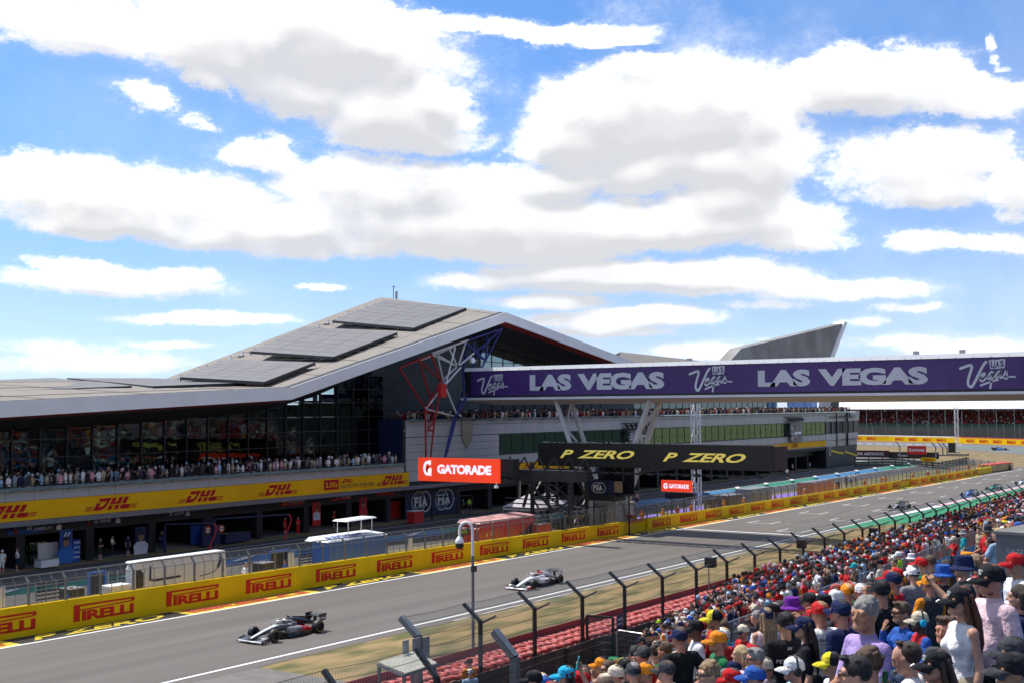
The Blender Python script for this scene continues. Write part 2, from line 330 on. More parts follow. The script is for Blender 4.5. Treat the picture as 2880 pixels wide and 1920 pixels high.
# ================================================================== GROUND
def sheet(name, xs, ys, dz, m, hf=None):
    V = [(x, y, (hf or surf)(x, y) + dz) for y in ys for x in xs]; n = len(xs)
    F = [(j * n + i, j * n + i + 1, (j + 1) * n + i + 1, (j + 1) * n + i) for j in range(len(ys) - 1) for i in range(n - 1)]
    return struct(smesh(name, V, F, m))
def rng(a, b, st): 
    n = max(1, int(round((b - a) / st))); return [a + (b - a) * i / n for i in range(n + 1)]
DRY = mat('dry grass', (.24, .165, .078), .95, var=.0, col2=(.15, .12, .046), scale=.55, stretch=(1.0, .28, 1), detail=9, w2=(.38, .66), bump=.5, bscale=9)
VERGE = mat('mown verge', (.285, .195, .085), .95, col2=(.10, .098, .030), scale=.75, stretch=(1.2, .4, 1), detail=15, w2=(.41, .62), bump=.7, bscale=14)
SOIL = mat('trodden gravel soil', (.105, .082, .058), .95, col2=(.052, .042, .032), scale=5, detail=10, bump=.7, bscale=12)
ASPH = mat('track asphalt', (.112, .099, .087), .9, col2=(.152, .135, .119), scale=.55, stretch=(1.3, .05, 1), detail=10, w2=(.3, .7), bump=.25, bscale=60)
PITA = mat('pit lane asphalt', (.060, .056, .054), .9, col2=(.085, .080, .076), scale=.6, stretch=(1, .2, 1), detail=8, bump=.2, bscale=50)
LINE = mat('white line paint', (.72, .72, .70), .6, var=.05, scale=3, detail=8)
YELP = mat('yellow ground paint', (.72, .53, .03), .6, var=.05, scale=2)
BLKP = mat('black ground paint', (.020, .020, .021), .6, var=.2, scale=2)
REDP = mat('red ground paint', (.55, .07, .03), .6, var=.05, scale=2)
ORGL = mat('ochre grid line paint', (.40, .24, .06), .7, var=.1)
GRNP = mat('green run off paint', (.028, .25, .105), .7, var=.05, scale=.8, detail=6)
BLUP = mat('blue pit lane paint', (.035, .16, .33), .7, var=.08)
TEALP = mat('teal pit lane paint', (.02, .19, .13), .7, var=.08)
PURP = mat('lilac ground paint', (.22, .15, .48), .7, var=.05)

YS = rng(-60, 262, 3.5) + [300, 360, 440, 560, 760, 1100, 1700, 2600]
sheet('ground', [-900, -420, -240, -160, -120, -100, -76, -72, -69, -66, -63, -60, -57.5, -55, -50, -40, -28, -10, 20, 80, 200, 600], YS, -.055, DRY)
tys = rng(-60, 262, 3.5)
sheet('track', rng(-53.9, -38.9, 5), tys + [300], 0, ASPH)
sheet('verge_grass', [-38.95, -34, -29.6], rng(-60, 240, 3), -.012, VERGE)
sheet('gravel_path', [-29.6, -26, -22, -16, -8, 4], rng(-60, 240, 6), -.02, SOIL)
sheet('concrete_apron', rng(-38.9, -31.5, 1.8), rng(-10, 37.8, 3), -.004, mat('old concrete', (.16, .145, .13), .9, var=.1, scale=1, detail=8))
sheet('pit_lane', [-74.6, -72.5, -70, -68, -66, -64, -62.4], rng(-40, 262, 4), -.02, PITA)
def lineY(name, x, w, y0, y1, m, dz=.010, step=3.5): return sheet(name, [x - w / 2, x + w / 2], rng(y0, y1, step), dz, m)
lineY('track_edge_line', -52.05, .22, -40, 262, LINE); lineY('track_edge_line', -39.78, .22, -40, 262, LINE)
lineY('track_edge_line', -38.98, .10, 52, 118, LINE, .006)
# painted strip at the foot of the pit wall: ten metre fields, black and yellow in turn
strip = MB(); words = MB()
def pirelli(mb, O, ex, ey, w, h, lift=.012, m=0):
    O = Vector(O); ex = Vector(ex).normalized(); ey = Vector(ey).normalized(); q = h
    pl = [(0, 0), (0, h), (w - .05 * q, h), (w - .01 * q, h * .965), (w, h * .90), (w - .01 * q, h * .82), (w - .06 * q, h * .76), (w - .25 * q, h * .72), (.46 * q, h * .62), (.46 * q, h * .70), (w - .34 * q, h * .795), (w - .27 * q, h * .81), (w - .25 * q, h * .845), (w - .27 * q, h * .875), (w - .34 * q, h * .88), (.46 * q, h * .88), (.46 * q, 0)]
    n = ex.cross(ey) * lift; P = [O + ex * a + ey * b + n for a, b in pl]; b = len(mb.v); mb.v += [tuple(p) for p in P]
    for f in [(0, 1, 15, 16), (1, 2, 15), (2, 3, 14, 15), (3, 4, 13, 14), (4, 5, 12, 13), (5, 6, 11, 12), (6, 7, 10, 11), (7, 8, 9, 10)]:
        mb.f.append(tuple(b + i for i in f[::-1])); mb.m.append(m)
    lettering(mb, 'IRELLI', O + ex * (.60 * q), ex, ey, w - .66 * q, h * .60, lift=lift, m=m, bold=.045)
for k in range(-5, 22):
    y0 = 35.3 + 10.35 * k; y1 = y0 + 10.35
    if y1 > 236: break
    blk = k % 2 == 0
    for a, b in zip(rng(y0, y1, 3.4)[:-1], rng(y0, y1, 3.4)[1:]):
        strip.add([(-53.85, a, surf(-53.85, a) + .006), (-52.17, a, surf(-52.2, a) + .006), (-52.17, b, surf(-52.2, b) + .006), (-53.85, b, surf(-53.85, b) + .006)], [(0, 1, 2, 3)], 0 if blk else 1)
    O = (-52.45, y0 + (.9 if blk else .5), gz(y0)); ey = (-1, 0, 0); ex = (0, 1, -.0085)
    if blk: lettering(words, 'P ZERO', O, ex, ey, 8.4, 1.15, lift=.016, m=0, bold=.035, shear=.45)
    else: pirelli(words, O, ex, ey, 9.3, 1.2, lift=.016, m=1)
struct(strip.build('painted_strip', [BLKP, YELP])); struct(words.build('strip_lettering', [YELP, REDP]))
# start line and grid boxes
def flat(mb, x0, x1, y0, y1, dz=.012, m=0): mb.add([(x0, y0, surf(x0, y0) + dz), (x1, y0, surf(x1, y0) + dz), (x1, y1, surf(x1, y1) + dz), (x0, y1, surf(x0, y1) + dz)], [(0, 1, 2, 3)], m)
g = MB(); flat(g, -51.9, -39.9, 106.1, 106.55); struct(g.build('start_line', LINE))
gb = MB()
for k in range(10):
    for x0, yb in ((-43.6, 108.9 + 14.4 * k), (-49.5, 115.9 + 14.4 * k)):
        if yb > 232: continue
        flat(gb, x0, x0 + 2.45, yb, yb + .17)
        flat(gb, x0, x0 + .15, yb + .17, yb + 3.0); flat(gb, x0 + 2.3, x0 + 2.45, yb + .17, yb + 3.0)
        if x0 > -45: flat(gb, x0 - 2.9, x0 - .01, yb + .03, yb + .18, m=1)
        else: flat(gb, x0 + 2.46, x0 + 5.4, yb + .03, yb + .18, m=1)
struct(gb.build('grid_boxes', [LINE, ORGL]))
sk = MB()
for (x0, y0, x1, y1, bow) in [(-47.5, 118, -43.2, 126, 1.6), (-47.0, 121, -42.6, 131, 1.2), (-45.5, 118, -46.5, 140, .5), (-50.4, 113.6, -49.6, 113.9, .1)]:
    P = [(x0 + (x1 - x0) * t + bow * sin(pi * t), y0 + (y1 - y0) * t) for t in np.linspace(0, 1, 14)]
    for a, b in zip(P[:-1], P[1:]): flat(sk, a[0] - .12, a[0] + .12, a[1], b[1], dz=.008)
struct(sk.build('skid_marks', mat('tyre rubber mark', (.085, .08, .076), .8)))
# kerb and green run off at the right
kb = MB(); n = 0; y = 131.0
while y < 240:
    y1 = y + 1.45; w = min(1.0, (y - 125) / 14)
    kb.add([(-39.66, y, surf(-39.6, y) + .02), (-39.66 + 1.0 * w, y, surf(-39, y) + .05), (-39.66 + 1.0 * w, y1, surf(-39, y1) + .05), (-39.66, y1, surf(-39.6, y1) + .02)], [(0, 1, 2, 3)], 0 if (n % 2 == 0 or y < 148) else 1); n += 1; y = y1
struct(kb.build('kerb', [LINE, mat('kerb red paint', (.50, .05, .04), .6)]))
gr = MB()
for a, b in zip(rng(112.5, 240, 3)[:-1], rng(112.5, 240, 3)[1:]):
    f = lambda y: -39.6 + min(4.4, max(0, (y - 112.5) * .30)) if y < 127 else -35.2 + min(1.6, (y - 127) * .05)
    gr.add([(-39.6, a, surf(-39, a) + .012), (f(a), a, surf(-39, a) + .012), (f(b), b, surf(-39, b) + .012), (-39.6, b, surf(-39, b) + .012)], [(0, 1, 2, 3)])
struct(gr.build('green_run_off', GRNP))
sheet('bare_earth', [-35.3, -32, -29.7], rng(122, 240, 4), .0, mat('bare brown earth', (.150, .088, .050), .95, col2=(.115, .072, .042), scale=.8, detail=8))
# pit lane paint
pp = MB()
for a, b in zip(rng(-20, 240, 4)[:-1], rng(-20, 240, 4)[1:]):
    c = 0 if int((a + 40) // 32) % 2 == 0 else 1
    flat(pp, -67.9, -65.9, a, b, m=c)
    for x in (-68.1, -65.8): flat(pp, x, x + .1, a, b, dz=.014, m=2)
    flat(pp, -72.6, -72.45, a, b, m=2)
struct(pp.build('pit_lane_markings', [TEALP, BLUP, LINE]))
pw = MB()
for k in range(26):
    y0 = -18 + 10 * k
    for i in range(3): stroke(pw, spline([(y0 + i * .35, .2), (y0 + 1.4 + i * .5, .9), (y0 + 2.6 + i * .4, 1.5)], 4), .18, (-66.1, 0, .32), (0, 1, 0), (-1, 0, 0), lift=.02)
struct(pw.build('pit_lane_lettering', LINE))
lp = MB()
for y0, y1 in ((101, 118), (121, 136), (139, 160)): flat(lp, -61.5, -57.2, y0, y1, dz=.0)
struct(lp.build('lilac_painted_ground', PURP))
sheet('pit_wall_verge', [-62.4, -60, -57.5, -55, -53.95], rng(-40, 240, 4), -.018, mat('pit verge grass', (.185, .155, .070), .95, col2=(.105, .112, .036), scale=.7, detail=9, stretch=(1, .4, 1)))
sheet('pit_wall_path', [-57.6, -56, -54.1], rng(-40, 96, 4), -.008, mat('pale paving', (.26, .22, .17), .9, var=.1, scale=1))
# ================================================================== PIT BUILDING
FX = -74.4
FASC = mat('white fascia cladding', (.76, .74, .72), .4, var=.03, scale=.4)
ROOFM = mat('weathered roof membrane', (.285, .258, .225), .9, spec=.12, col2=(.25, .226, .198), scale=.9, stretch=(.18, 1.2, 1), detail=10, w2=(.35, .68))
GREYP = mat('grey facade panel', (.42, .41, .405), .45, var=.06, scale=.25, detail=6)
JOINT = mat('dark panel joint', (.03, .03, .033), .7)
DARKW = mat('dark slate cladding', (.030, .036, .046), .45, var=.2, scale=.5)
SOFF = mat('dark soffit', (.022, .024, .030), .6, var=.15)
REDS = mat('red soffit trim', (.24, .022, .014), .5)
FRAME = mat('dark window frame', (.018, .022, .024), .4)
GLS = glassmat('hall glass', (.50, .64, .61), .05, wave=.30, wscale=.55, gcol=(.42, .50, .48))
GLB = glassmat('window band glass', (.22, .40, .34), .16, wave=.22, wscale=.6, gcol=(.55, .95, .78)); GLU = glassmat('upper glass', (.05, .08, .09), .24, wave=.1)
GLC = glassmat('screen glass', (.72, .86, .84), .10, wave=.05)
PVM = mat('solar cell', (.135, .126, .124), .55, var=.08, scale=.6, detail=6, spec=.45)
DHLY = mat('courier yellow banner', (.78, .40, .004), .6, var=.05, scale=.3, spec=.15)
DHLR = mat('courier red print', (.42, .010, .014), .6, spec=.15)
STEEL = mat('galvanised steel', (.30, .31, .32), .42, .6, var=.1, scale=4)
LBLUE = mat('pale blue print', (.10, .35, .45), .5); NAVY = mat('navy board', (.010, .018, .062), .5, var=.1)
bld = empty('pit_building', (FX, 100, .3))
tag(bld, 'long pit building with folded wing roof, glass hall and grey panelled block', 'building')
_B = Vector((FX, 100, .3))
def bpart(mb, name, mats, parent=None, **k):
    """a part of the pit building; vertices are given in world coordinates"""
    off = _B if parent is None else _B
    mb.v = [(p[0] - _B.x, p[1] - _B.y, p[2] - _B.z) for p in mb.v]
    return mb.build(name, mats, parent or bld, **k)
HALL0, HALL1, END = 22.0, 91.5, 226.0
# roof line of the front edge (Y, z of the fascia top)
FR = -72.4
front = [(tuple(onX(u, v, FR).yz)) for u, v in ((-500, 1156), (816, 1090), (1419, 880), (1850, 1044))]
def ftop(y):
    for (a, za), (b, zb) in zip(front[:-1], front[1:]):
        if y <= b: return za + (zb - za) * (y - a) / (b - a)
    return front[-1][1]
b_left = onX(0, 1066, -100); B0 = Vector((-100, 18, b_left.z - (b_left.y - 18) * .02)); B1 = onX(451, 1069, -100); PK = onX(1071, 836, -100); BE = Vector((-100, 172, 13.4))
Fv = [Vector((FR, y, z)) for y, z in front]
back = [B0, B1, PK, BE]
rm = MB()
NS = 10
for i in range(3):
    for k in range(NS):
        t0, t1 = k / NS, (k + 1) / NS
        a, b = Fv[i].lerp(Fv[i + 1], t0), Fv[i].lerp(Fv[i + 1], t1); c, d = back[i].lerp(back[i + 1], t1), back[i].lerp(back[i + 1], t0)
        rm.add([a, b, c, d, a - Vector((0, 0, .35)), b - Vector((0, 0, .35)), c - Vector((0, 0, .35)), d - Vector((0, 0, .35))], [(0, 1, 2, 3), (7, 6, 5, 4), (2, 6, 7, 3)])
roof = bpart(rm, 'roof', ROOFM)
def facet(i, s, t):   # s along the front edge 0..1, t from front to back
    return Fv[i].lerp(Fv[i + 1], s).lerp(back[i].lerp(back[i + 1], s), t)
sm = MB()
for i in range(2):
    n = 22 if i == 0 else 30
    for k in range(4, n, 5):
        sm.bar(facet(i, k / n, .01) + Vector((0, 0, .03)), facet(i, k / n, .99) + Vector((0, 0, .01)), .05, .03)
    for t in (.16, .5, .9): sm.bar(facet(i, 0.0, t) + Vector((0, 0, .03)), facet(i, 1, t) + Vector((0, 0, .01)), .12, .03)
o = bpart(sm, 'roof_seam', mat('roof seam', (.24, .222, .20), .9), roof); o['kind'] = 'stuff'
# black gutter behind the white fascia and the fascia itself
fm = MB(); gm = MB(); rd = MB(); sf = MB()
def gtop(y):   # top of the glass (inner end of the soffit)
    P = [(18, 8.9), (52.6, 10.0), (62.8, 10.4), (74.1, 11.0), (81.6, 12.3), (91.5, 15.4), (103.2, 20.0), (126, 16.6), (142, 14.1)]
    for (a, za), (b, zb) in zip(P[:-1], P[1:]):
        if y <= b: return za + (zb - za) * (y - a) / (b - a)
    return P[-1][1]
for i in range(3):
    ya, yb = front[i][0], front[i + 1][0]; ns = 8
    ys = [ya + (yb - ya) * k / ns for k in range(ns + 1)]
    for a, b in zip(ys[:-1], ys[1:]):
        za, zb = ftop(a), ftop(b)
        fm.hexa([(FR, a, za - .98), (FR + .18, a, za - .98), (FR + .18, b, zb - .98), (FR, b, zb - .98)], [(FR, a, za + .06), (FR + .12, a, za + .06), (FR + .12, b, zb + .06), (FR, b, zb + .06)])
        gm.hexa([(FR - .75, a, za + .01), (FR - .003, a, za + .01), (FR - .003, b, zb + .01), (FR - .75, b, zb + .01)], [(FR - .75, a, za + .10), (FR - .3, a, za + .10), (FR - .3, b, zb + .10), (FR - .75, b, zb + .10)])
        rd.hexa([(FR - .95, a, za - 1.16), (FR - .01, a, za - .99), (FR - .01, b, zb - .99), (FR - .95, b, zb - 1.16)], [(FR - .95, a, za - 1.0), (FR - .01, a, za - .9), (FR - .01, b, zb - .9), (FR - .95, b, zb - 1.0)])
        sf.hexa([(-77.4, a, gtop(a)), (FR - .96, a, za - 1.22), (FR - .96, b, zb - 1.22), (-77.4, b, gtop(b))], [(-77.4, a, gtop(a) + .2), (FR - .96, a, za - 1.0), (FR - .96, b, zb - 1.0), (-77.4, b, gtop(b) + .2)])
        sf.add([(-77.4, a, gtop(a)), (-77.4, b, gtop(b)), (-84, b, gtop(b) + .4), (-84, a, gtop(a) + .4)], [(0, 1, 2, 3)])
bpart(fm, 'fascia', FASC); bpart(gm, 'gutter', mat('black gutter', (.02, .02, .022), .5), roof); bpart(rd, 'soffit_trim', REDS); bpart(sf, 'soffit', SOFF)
# solar arrays, each module its own panel
def facet_hit(i, u, v):
    a, b, c = Fv[i], Fv[i + 1], back[i]
    n = (b - a).cross(back[i + 1] - a); d = sight(u, v); return CP + d * ((a - CP).dot(n) / d.dot(n))
def array(i, px, nc, nr):
    P = [facet_hit(i, *p) for p in px]; n = (P[1] - P[0]).cross(P[3] - P[0]).normalized()
    if n.z < 0: n = -n
    root = empty('solar_array', P[0])
    V = [p + n * .30 - P[0] for p in P]
    g = MB()
    for a, b in ((0, 1), (1, 2), (2, 3), (3, 0)): g.bar(V[a] - n * .14, V[b] - n * .14, .12, .26)
    for t in (.2, .4, .6, .8): g.bar(V[0].lerp(V[1], t) - n * .15, V[3].lerp(V[2], t) - n * .15, .1, .16)
    for t in np.linspace(0, 1, 7): g.bar(V[0].lerp(V[1], t) - n * .42, V[0].lerp(V[1], t) - n * .1, .06); g.bar(V[1].lerp(V[2], t) - n * .42, V[1].lerp(V[2], t) - n * .1, .06)
    g.build('rack', BLACK, root)
    f = lambda s, t: V[0].lerp(V[1], s).lerp(V[3].lerp(V[2], s), t)
    for a in range(nc):
        for b in range(nr):
            s0, s1, t0, t1 = a / nc + .002, (a + 1) / nc - .002, b / nr + .002, (b + 1) / nr - .002
            q = [f(s0, t0), f(s1, t0), f(s1, t1), f(s0, t1)]; m = MB(); m.hexa([p - n * .03 for p in q], q); m.build('solar_panel', PVM, root)
    return root
AR = [(1, [(508, 1068), (745, 1081.6), (886, 1026.5), (637, 1018)], 4, 7, 'lowest of the three solar arrays on the rising roof slope'),
      (1, [(706, 995), (939, 1011), (1117, 943), (862, 927)], 4, 7, 'middle solar array halfway up the rising roof slope'),
      (1, [(937, 909), (1164, 930), (1311, 873.5), (1090, 850)], 4, 7, 'topmost solar array just below the roof ridge'),
      (0, [(190, 1069.5), (433, 1094.7), (690, 1083.7), (430, 1070.5)], 3, 6, 'flat solar array beside the foot of the rising roof'),
      (0, [(-260, 1085), (41, 1108), (369, 1094), (150, 1069)], 3, 6, 'flat solar array at the left end of the low roof')]
for i, px, nc, nr, lb in AR: tag(array(i, px, nc, nr), lb, 'solar array', 'solar arrays on the roof')
# little roof anchors along the upper edge
am = MB()
for k in range(20):
    p = facet(1, .02 + k * .048, .86); am = MB(); am.bx(p.x - .12, p.x + .12, p.y - .12, p.y + .12, p.z, p.z + .5); am.bx(p.x - .5, p.x + .5, p.y - .5, p.y + .5, p.z + .02, p.z + .06); bpart(am, 'roof_anchor', FASC, roof)
am = MB(); p = PK.lerp(Fv[2], .12); am.bar(p, p + Vector((0, 0, 1.7)), .08); am.bar(p + Vector((0, -.3, 1.5)), p + Vector((0, .5, 1.5)), .06); am.bar(p + Vector((0, .6, 0)), p + Vector((0, .6, 1.0)), .2)
bpart(am, 'weather_mast', STEEL, roof)
# --- floors, balcony and inner room of the hall
core = MB()
core.bx(-104, -76.5, HALL0, END - 4, .25, .30); core.bx(-104, FX - .06, HALL0, HALL1, 5.06, 5.30); core.bx(-104, FX - .06, HALL1, END - 1, 10.0 - .95, 9.3)
bpart(core, 'floor_slab', mat('concrete slab', (.16, .16, .16), .8))
inn = MB(); inn.bx(-90.3, -90, HALL0, HALL1, 5.3, 11.6); inn.bx(-90.3, -90, 78, HALL1, 11.6, 14); inn.bx(-99, -98.6, HALL0, END - 4, .3, 9); inn.bx(-104, -77.4, HALL0 - .3, HALL0, 0, 12)
inn.bx(-84.5, -80.2, HALL0, 80, 9.05, 9.3); 
bpart(inn, 'inner_wall', mat('dim inner wall', (.24, .27, .26), .8, var=.3, scale=.2, detail=5))
col = MB()
for k in range(14): col.tube([(-79.8, 26 + k * 4.9, 5.3), (-79.8, 26 + k * 4.9, gtop(26 + k * 4.9))], .23, 10)
bpart(col, 'hall_column', mat('pale green column', (.33, .44, .40), .5), smooth=True)
for k in range(6): raker = MB(); raker.bar((-79, 55 + k * 6.8, 10.4 + k * .5), (-82, 57.2 + k * 6.8, 5.3), .45); bpart(raker, 'raking_strut', mat('pale strut', (.45, .48, .48), .5))
# --- hall glazing: mullions, transoms and every pane
PT = 2.262; Y00 = 51.34 - 13 * PT; pane_me = None
mul = MB()
ZT = [5.3, 6.62, 7.94, 9.26, 10.58, 11.9, 13.2, 14.5]
k = 0
def pane(w, h, y, z, x=-77.5, name='pane', m=GLS):
    global pane_me
    if pane_me is None:
        q = MB(); q.bx(-.012, .012, 0, 1, 0, 1); pane_me = {}
    key = (round(w, 2), round(h, 2), m.name)
    if key not in pane_me:
        q = MB(); q.bx(-.012, .012, 0, w, 0, h); o = q.build(name, m); pane_me[key] = o.data; bpy.data.objects.remove(o)
    return put(name, pane_me[key], bld, (x - _B.x, y - _B.y, z - _B.z))
while Y00 + k * PT < HALL1 - .5:
    y = Y00 + k * PT; k += 1
    ta = gtop(y); tb = gtop(min(y + PT, HALL1)); mul.bx(-77.62, -77.36, y - .045, y + .045, 5.3, ta)
    for z0, z1 in zip(ZT[:-1], ZT[1:]):
        if z0 > min(ta, tb): break
        z1 = min(z1, ta, tb) if z1 > min(ta, tb) else z1
        pane(PT - .10, z1 - z0 - .08, y + .05, z0 + .04)
        if abs(ta - tb) > .3 and z1 == min(ta, tb):
            q = MB(); q.add([(-77.5, y + .05, z1 + .01), (-77.5, y + PT - .05, z1 + .01), (-77.5, y + PT - .05, max(ta, tb) - .03)], [(0, 1, 2)]); bpart(q, 'pane', GLS)
for z in ZT[1:]:
    ys = [y for y in np.linspace(HALL0, HALL1, 90) if gtop(y) > z]
    if ys: mul.bx(-77.6, -77.38, ys[0], HALL1, z - .035, z + .035)
bpart(mul, 'mullion', FRAME)
# --- balcony parapet, courier banner, drip strip
def panels(y0, y1, z0, z1, pitch, x=FX, name='panel', m=GREYP, gap=.035, t=.10):
    n = max(1, round((y1 - y0) / pitch)); w = (y1 - y0) / n
    q = MB(); q.bx(-t, 0, gap / 2, w - gap / 2, gap / 2, z1 - z0 - gap / 2); o0 = q.build(name, m, bld); me = o0.data
    o0.location = (x - _B.x, y0 - _B.y, z0 - _B.z)
    for i in range(1, n): put(name, me, bld, (x - _B.x + random.uniform(-.006, .006), y0 + i * w - _B.y, z0 - _B.z))
bk = MB()
bk.bx(FX - .35, FX - .11, HALL0, HALL1, 3.5, 6.05); bk.bx(FX - .35, FX - .11, HALL1, END - 16.2, 3.5, 6.27); bk.bx(FX - .35, FX - .11, HALL1, END - 16.2, 8.48, 10.2); bk.bx(FX - .35, FX - .11, HALL1, 107.6, 6.27, 8.48); bk.bx(FX - .1, FX - .02, 92.3, 104.9, 4.2, 5.18, 1)
bpart(bk, 'backing_wall', [JOINT, GREYP])
panels(HALL0, HALL1, 5.15, 6.08, 2.27)
rail = MB()
rail.bx(FX - .18, FX - .10, HALL0, HALL1, 6.12, 6.19); rail.bx(FX - .16, FX - .12, HALL0, HALL1, 6.32, 6.36)
for k in range(int((HALL1 - HALL0) / 1.13)): rail.bx(FX - .16, FX - .12, HALL0 + k * 1.13, HALL0 + k * 1.13 + .04, 6.0, 6.35)
bpart(rail, 'handrail', FRAME)
lg = MB()   # sloping green glass weather lip with brackets
for a, b, z in ((HALL0, HALL1, 6.08), (HALL1 + .4, END, 10.28)):
    lg.hexa([(FX + .02, a, z - .06), (FX + .38, a, z - .20), (FX + .38, b, z - .20), (FX + .02, b, z - .06)], [(FX + .02, a, z - .03), (FX + .38, a, z - .17), (FX + .38, b, z - .17), (FX + .02, b, z - .03)])
bpart(lg, 'weather_lip', mat('green tinted lip', (.20, .27, .26), .2))
br = MB()
for k in range(31): br.bar((FX + .02, HALL0 + k * 2.27, 5.82), (FX + .42, HALL0 + k * 2.27 + .5, 5.93), .05)
for k in range(40): br.bar((FX + .02, HALL1 + 1 + k * 3.36, 9.98), (FX + .42, HALL1 + 1.6 + k * 3.36, 10.12), .06)
bpart(br, 'bracket', FRAME)
ban = MB(); ban.bx(FX - .10, FX + .03, HALL0, 92.2, 3.82, 5.14); b1 = bpart(ban, 'courier_banner', DHLY)
ban = MB(); ban.bx(FX - .10, FX + .03, 105, END - 16.2, 4.22, 5.20); b2 = bpart(ban, 'courier_banner', DHLY)
drip = MB(); drip.bx(FX - .3, FX + .10, HALL0, 105, 3.44, 3.80); drip.bx(FX - .3, FX + .08, 105, END - 16, 4.02, 4.20)
for k in range(24): drip.bx(FX + .10, FX + .108, HALL0 + k * 3.4, HALL0 + k * 3.4 + .03, 3.44, 3.80)
bpart(drip, 'drip_strip', mat('grey edge profile', (.17, .175, .19), .4, .3))
def dhl(mb, O, ex, ey, h, m=0, lift=.012, stripes=True):
    """slanted three letter courier mark, height h; returns its width"""
    O = Vector(O); ex = Vector(ex); ey = Vector(ey); n = ex.cross(ey) * lift; sh = .62
    def q(pts): mb.add([O + ex * ((a + b * sh) * h) + ey * (b * h) + n for a, b in pts], [tuple(range(len(pts)))], m)
    def d3(pts, x0): q([(x0 + a, b) for a, b in pts])
    # D: upper bar, bowl and lower foot
    d3([(.16, .72), (.95, .72), (1.02, 1), (.05, 1)], .55); d3([(.95, .72), (1.22, .78), (1.30, .9), (1.22, 1.0), (1.02, 1)], .55); d3([(.92, .42), (1.20, .55), (1.22, .78), (.95, .72), (.86, .5)], .55)
    d3([(.0, 0), (.78, 0), (1.06, .12), (1.20, .36), (1.20, .55), (.92, .42), (.42, .42), (.40, .62), (.02, .62)], .55) if False else None
    d3([(.0, 0), (.75, 0), (1.05, .14), (1.20, .50), (.88, .46), (.72, .30), (.38, .30), (.38, .62), (.0, .62)], .55)
    # H
    x = 1.95
    d3([(0, 0), (.42, 0), (.42, .36), (0, .36)], x); d3([(.66, 0), (1.08, 0), (1.08, .36), (.66, .36)], x)
    d3([(0, .44), (1.08, .44), (1.08, .62), (0, .62)], x); d3([(0, .62), (.42, .62), (.42, 1), (0, 1)], x); d3([(.66, .62), (1.08, .62), (1.08, 1), (.66, 1)], x)
    # L
    x = 3.2
    d3([(0, .44), (.42, .44), (.42, 1), (0, 1)], x); d3([(-.02, .12), (.15, 0), (1.0, 0), (1.0, .36), (0, .36)], x)
    if stripes:
        for i, b in enumerate((.02, .15, .28)):
            q([(-.32 + i * .0, b), (.44, b), (.44, b + .065), (-.32, b + .065)]); q([(4.30, b), (4.95, b), (4.95, b + .065), (4.30, b + .065)])
    return 5.3 * h
EX = (0, 1, 0); EY = (0, 0, 1)
def mark(y, z, h, par):
    q = MB(); dhl(q, (FX + .03, y, z), EX, EY, h); q.v = [(p[0] - _B.x, p[1] - _B.y, p[2] - _B.z) for p in q.v]; q.build('courier_lettering', DHLR, par)
for i in range(-3, 4):
    y = 55.45 + 8.5 * i
    if y > 24 and y < 80: mark(y, 4.06, .86, b1)
# last mark before the FIA garages and the fastest pit stop lockup
def at_band(u, v): return onX(u, v, FX)
for k in range(9):
    p = 112 + k * 11.6
    if p < END - 24: mark(p, 4.38, .62, b2)
fs = MB(); p = at_band(910, 1376)
fs.bx(FX + .03, FX + .045, p.y, p.y + 1.95, 4.1, 4.98, 0); lettering(fs, '2.00s', (FX + .045, p.y + .18, 4.3), EX, EY, 1.6, .5, m=1, bold=.02)
dhl(fs, (FX + .03, p.y + 2.2, 4.62), EX, EY, .34, m=0); lettering(fs, 'FASTEST PIT STOP 2026', (FX + .03, p.y + 2.25, 4.16), EX, EY, 4.6, .30, m=2, bold=.015)
fs.v = [(q[0] - _B.x, q[1] - _B.y, q[2] - _B.z) for q in fs.v]; fs.build('pit_stop_lettering', [DHLR, DHLY, BLACK], b1)
p = at_band(1057, 1365); q = MB(); dhl(q, (FX + .03, p.y + .3, 4.08), EX, EY, .86); bpart(q, 'courier_lettering', DHLR)
# --- grey block
panels(HALL1 + .3, 107.7, 6.30, 7.05, 3.36); panels(HALL1 + .3, 107.7, 7.05, 7.78, 3.36); panels(HALL1 + .3, 107.7, 7.78, 8.48, 3.36); panels(HALL1 + .3, 107.7, 5.2, 6.30, 3.36)
panels(HALL1 + .3, END - 16.3, 9.62, 10.22, 3.36); panels(HALL1 + .3, END - 16.3, 8.52, 9.62, 3.36); panels(107.7, END - 16.3, 5.24, 6.24, 3.36)
wf = MB(); n = 0; y = 107.9
wf.bx(FX - .14, FX + .0, 107.75, END - 16.3, 8.44, 8.50); wf.bx(FX - .14, FX + .0, 107.75, END - 16.3, 6.26, 6.40); wf.bx(FX - .12, FX - .02, 107.75, END - 16.3, 7.23, 7.27)
while y < END - 18.4:
    wf.bx(FX - .14, FX, y - .03, y + .03, 6.4, 8.44); pane(2.2, .82, y + .03, 6.41, FX - .06, m=GLB); pane(2.2, 1.16, y + .03, 7.28, FX - .06, m=GLB); y += 2.26
bpart(wf, 'window_frame', FRAME)
ib = MB(); ib.bx(FX - 6, FX - 5.8, 107, END - 10, 5.2, 9); ib.bx(FX - 6, FX - .4, 107, END - 10, 5.9, 6.2); bpart(ib, 'office_wall', mat('dim office wall', (.05, .075, .065), .8, var=.4, scale=.2))
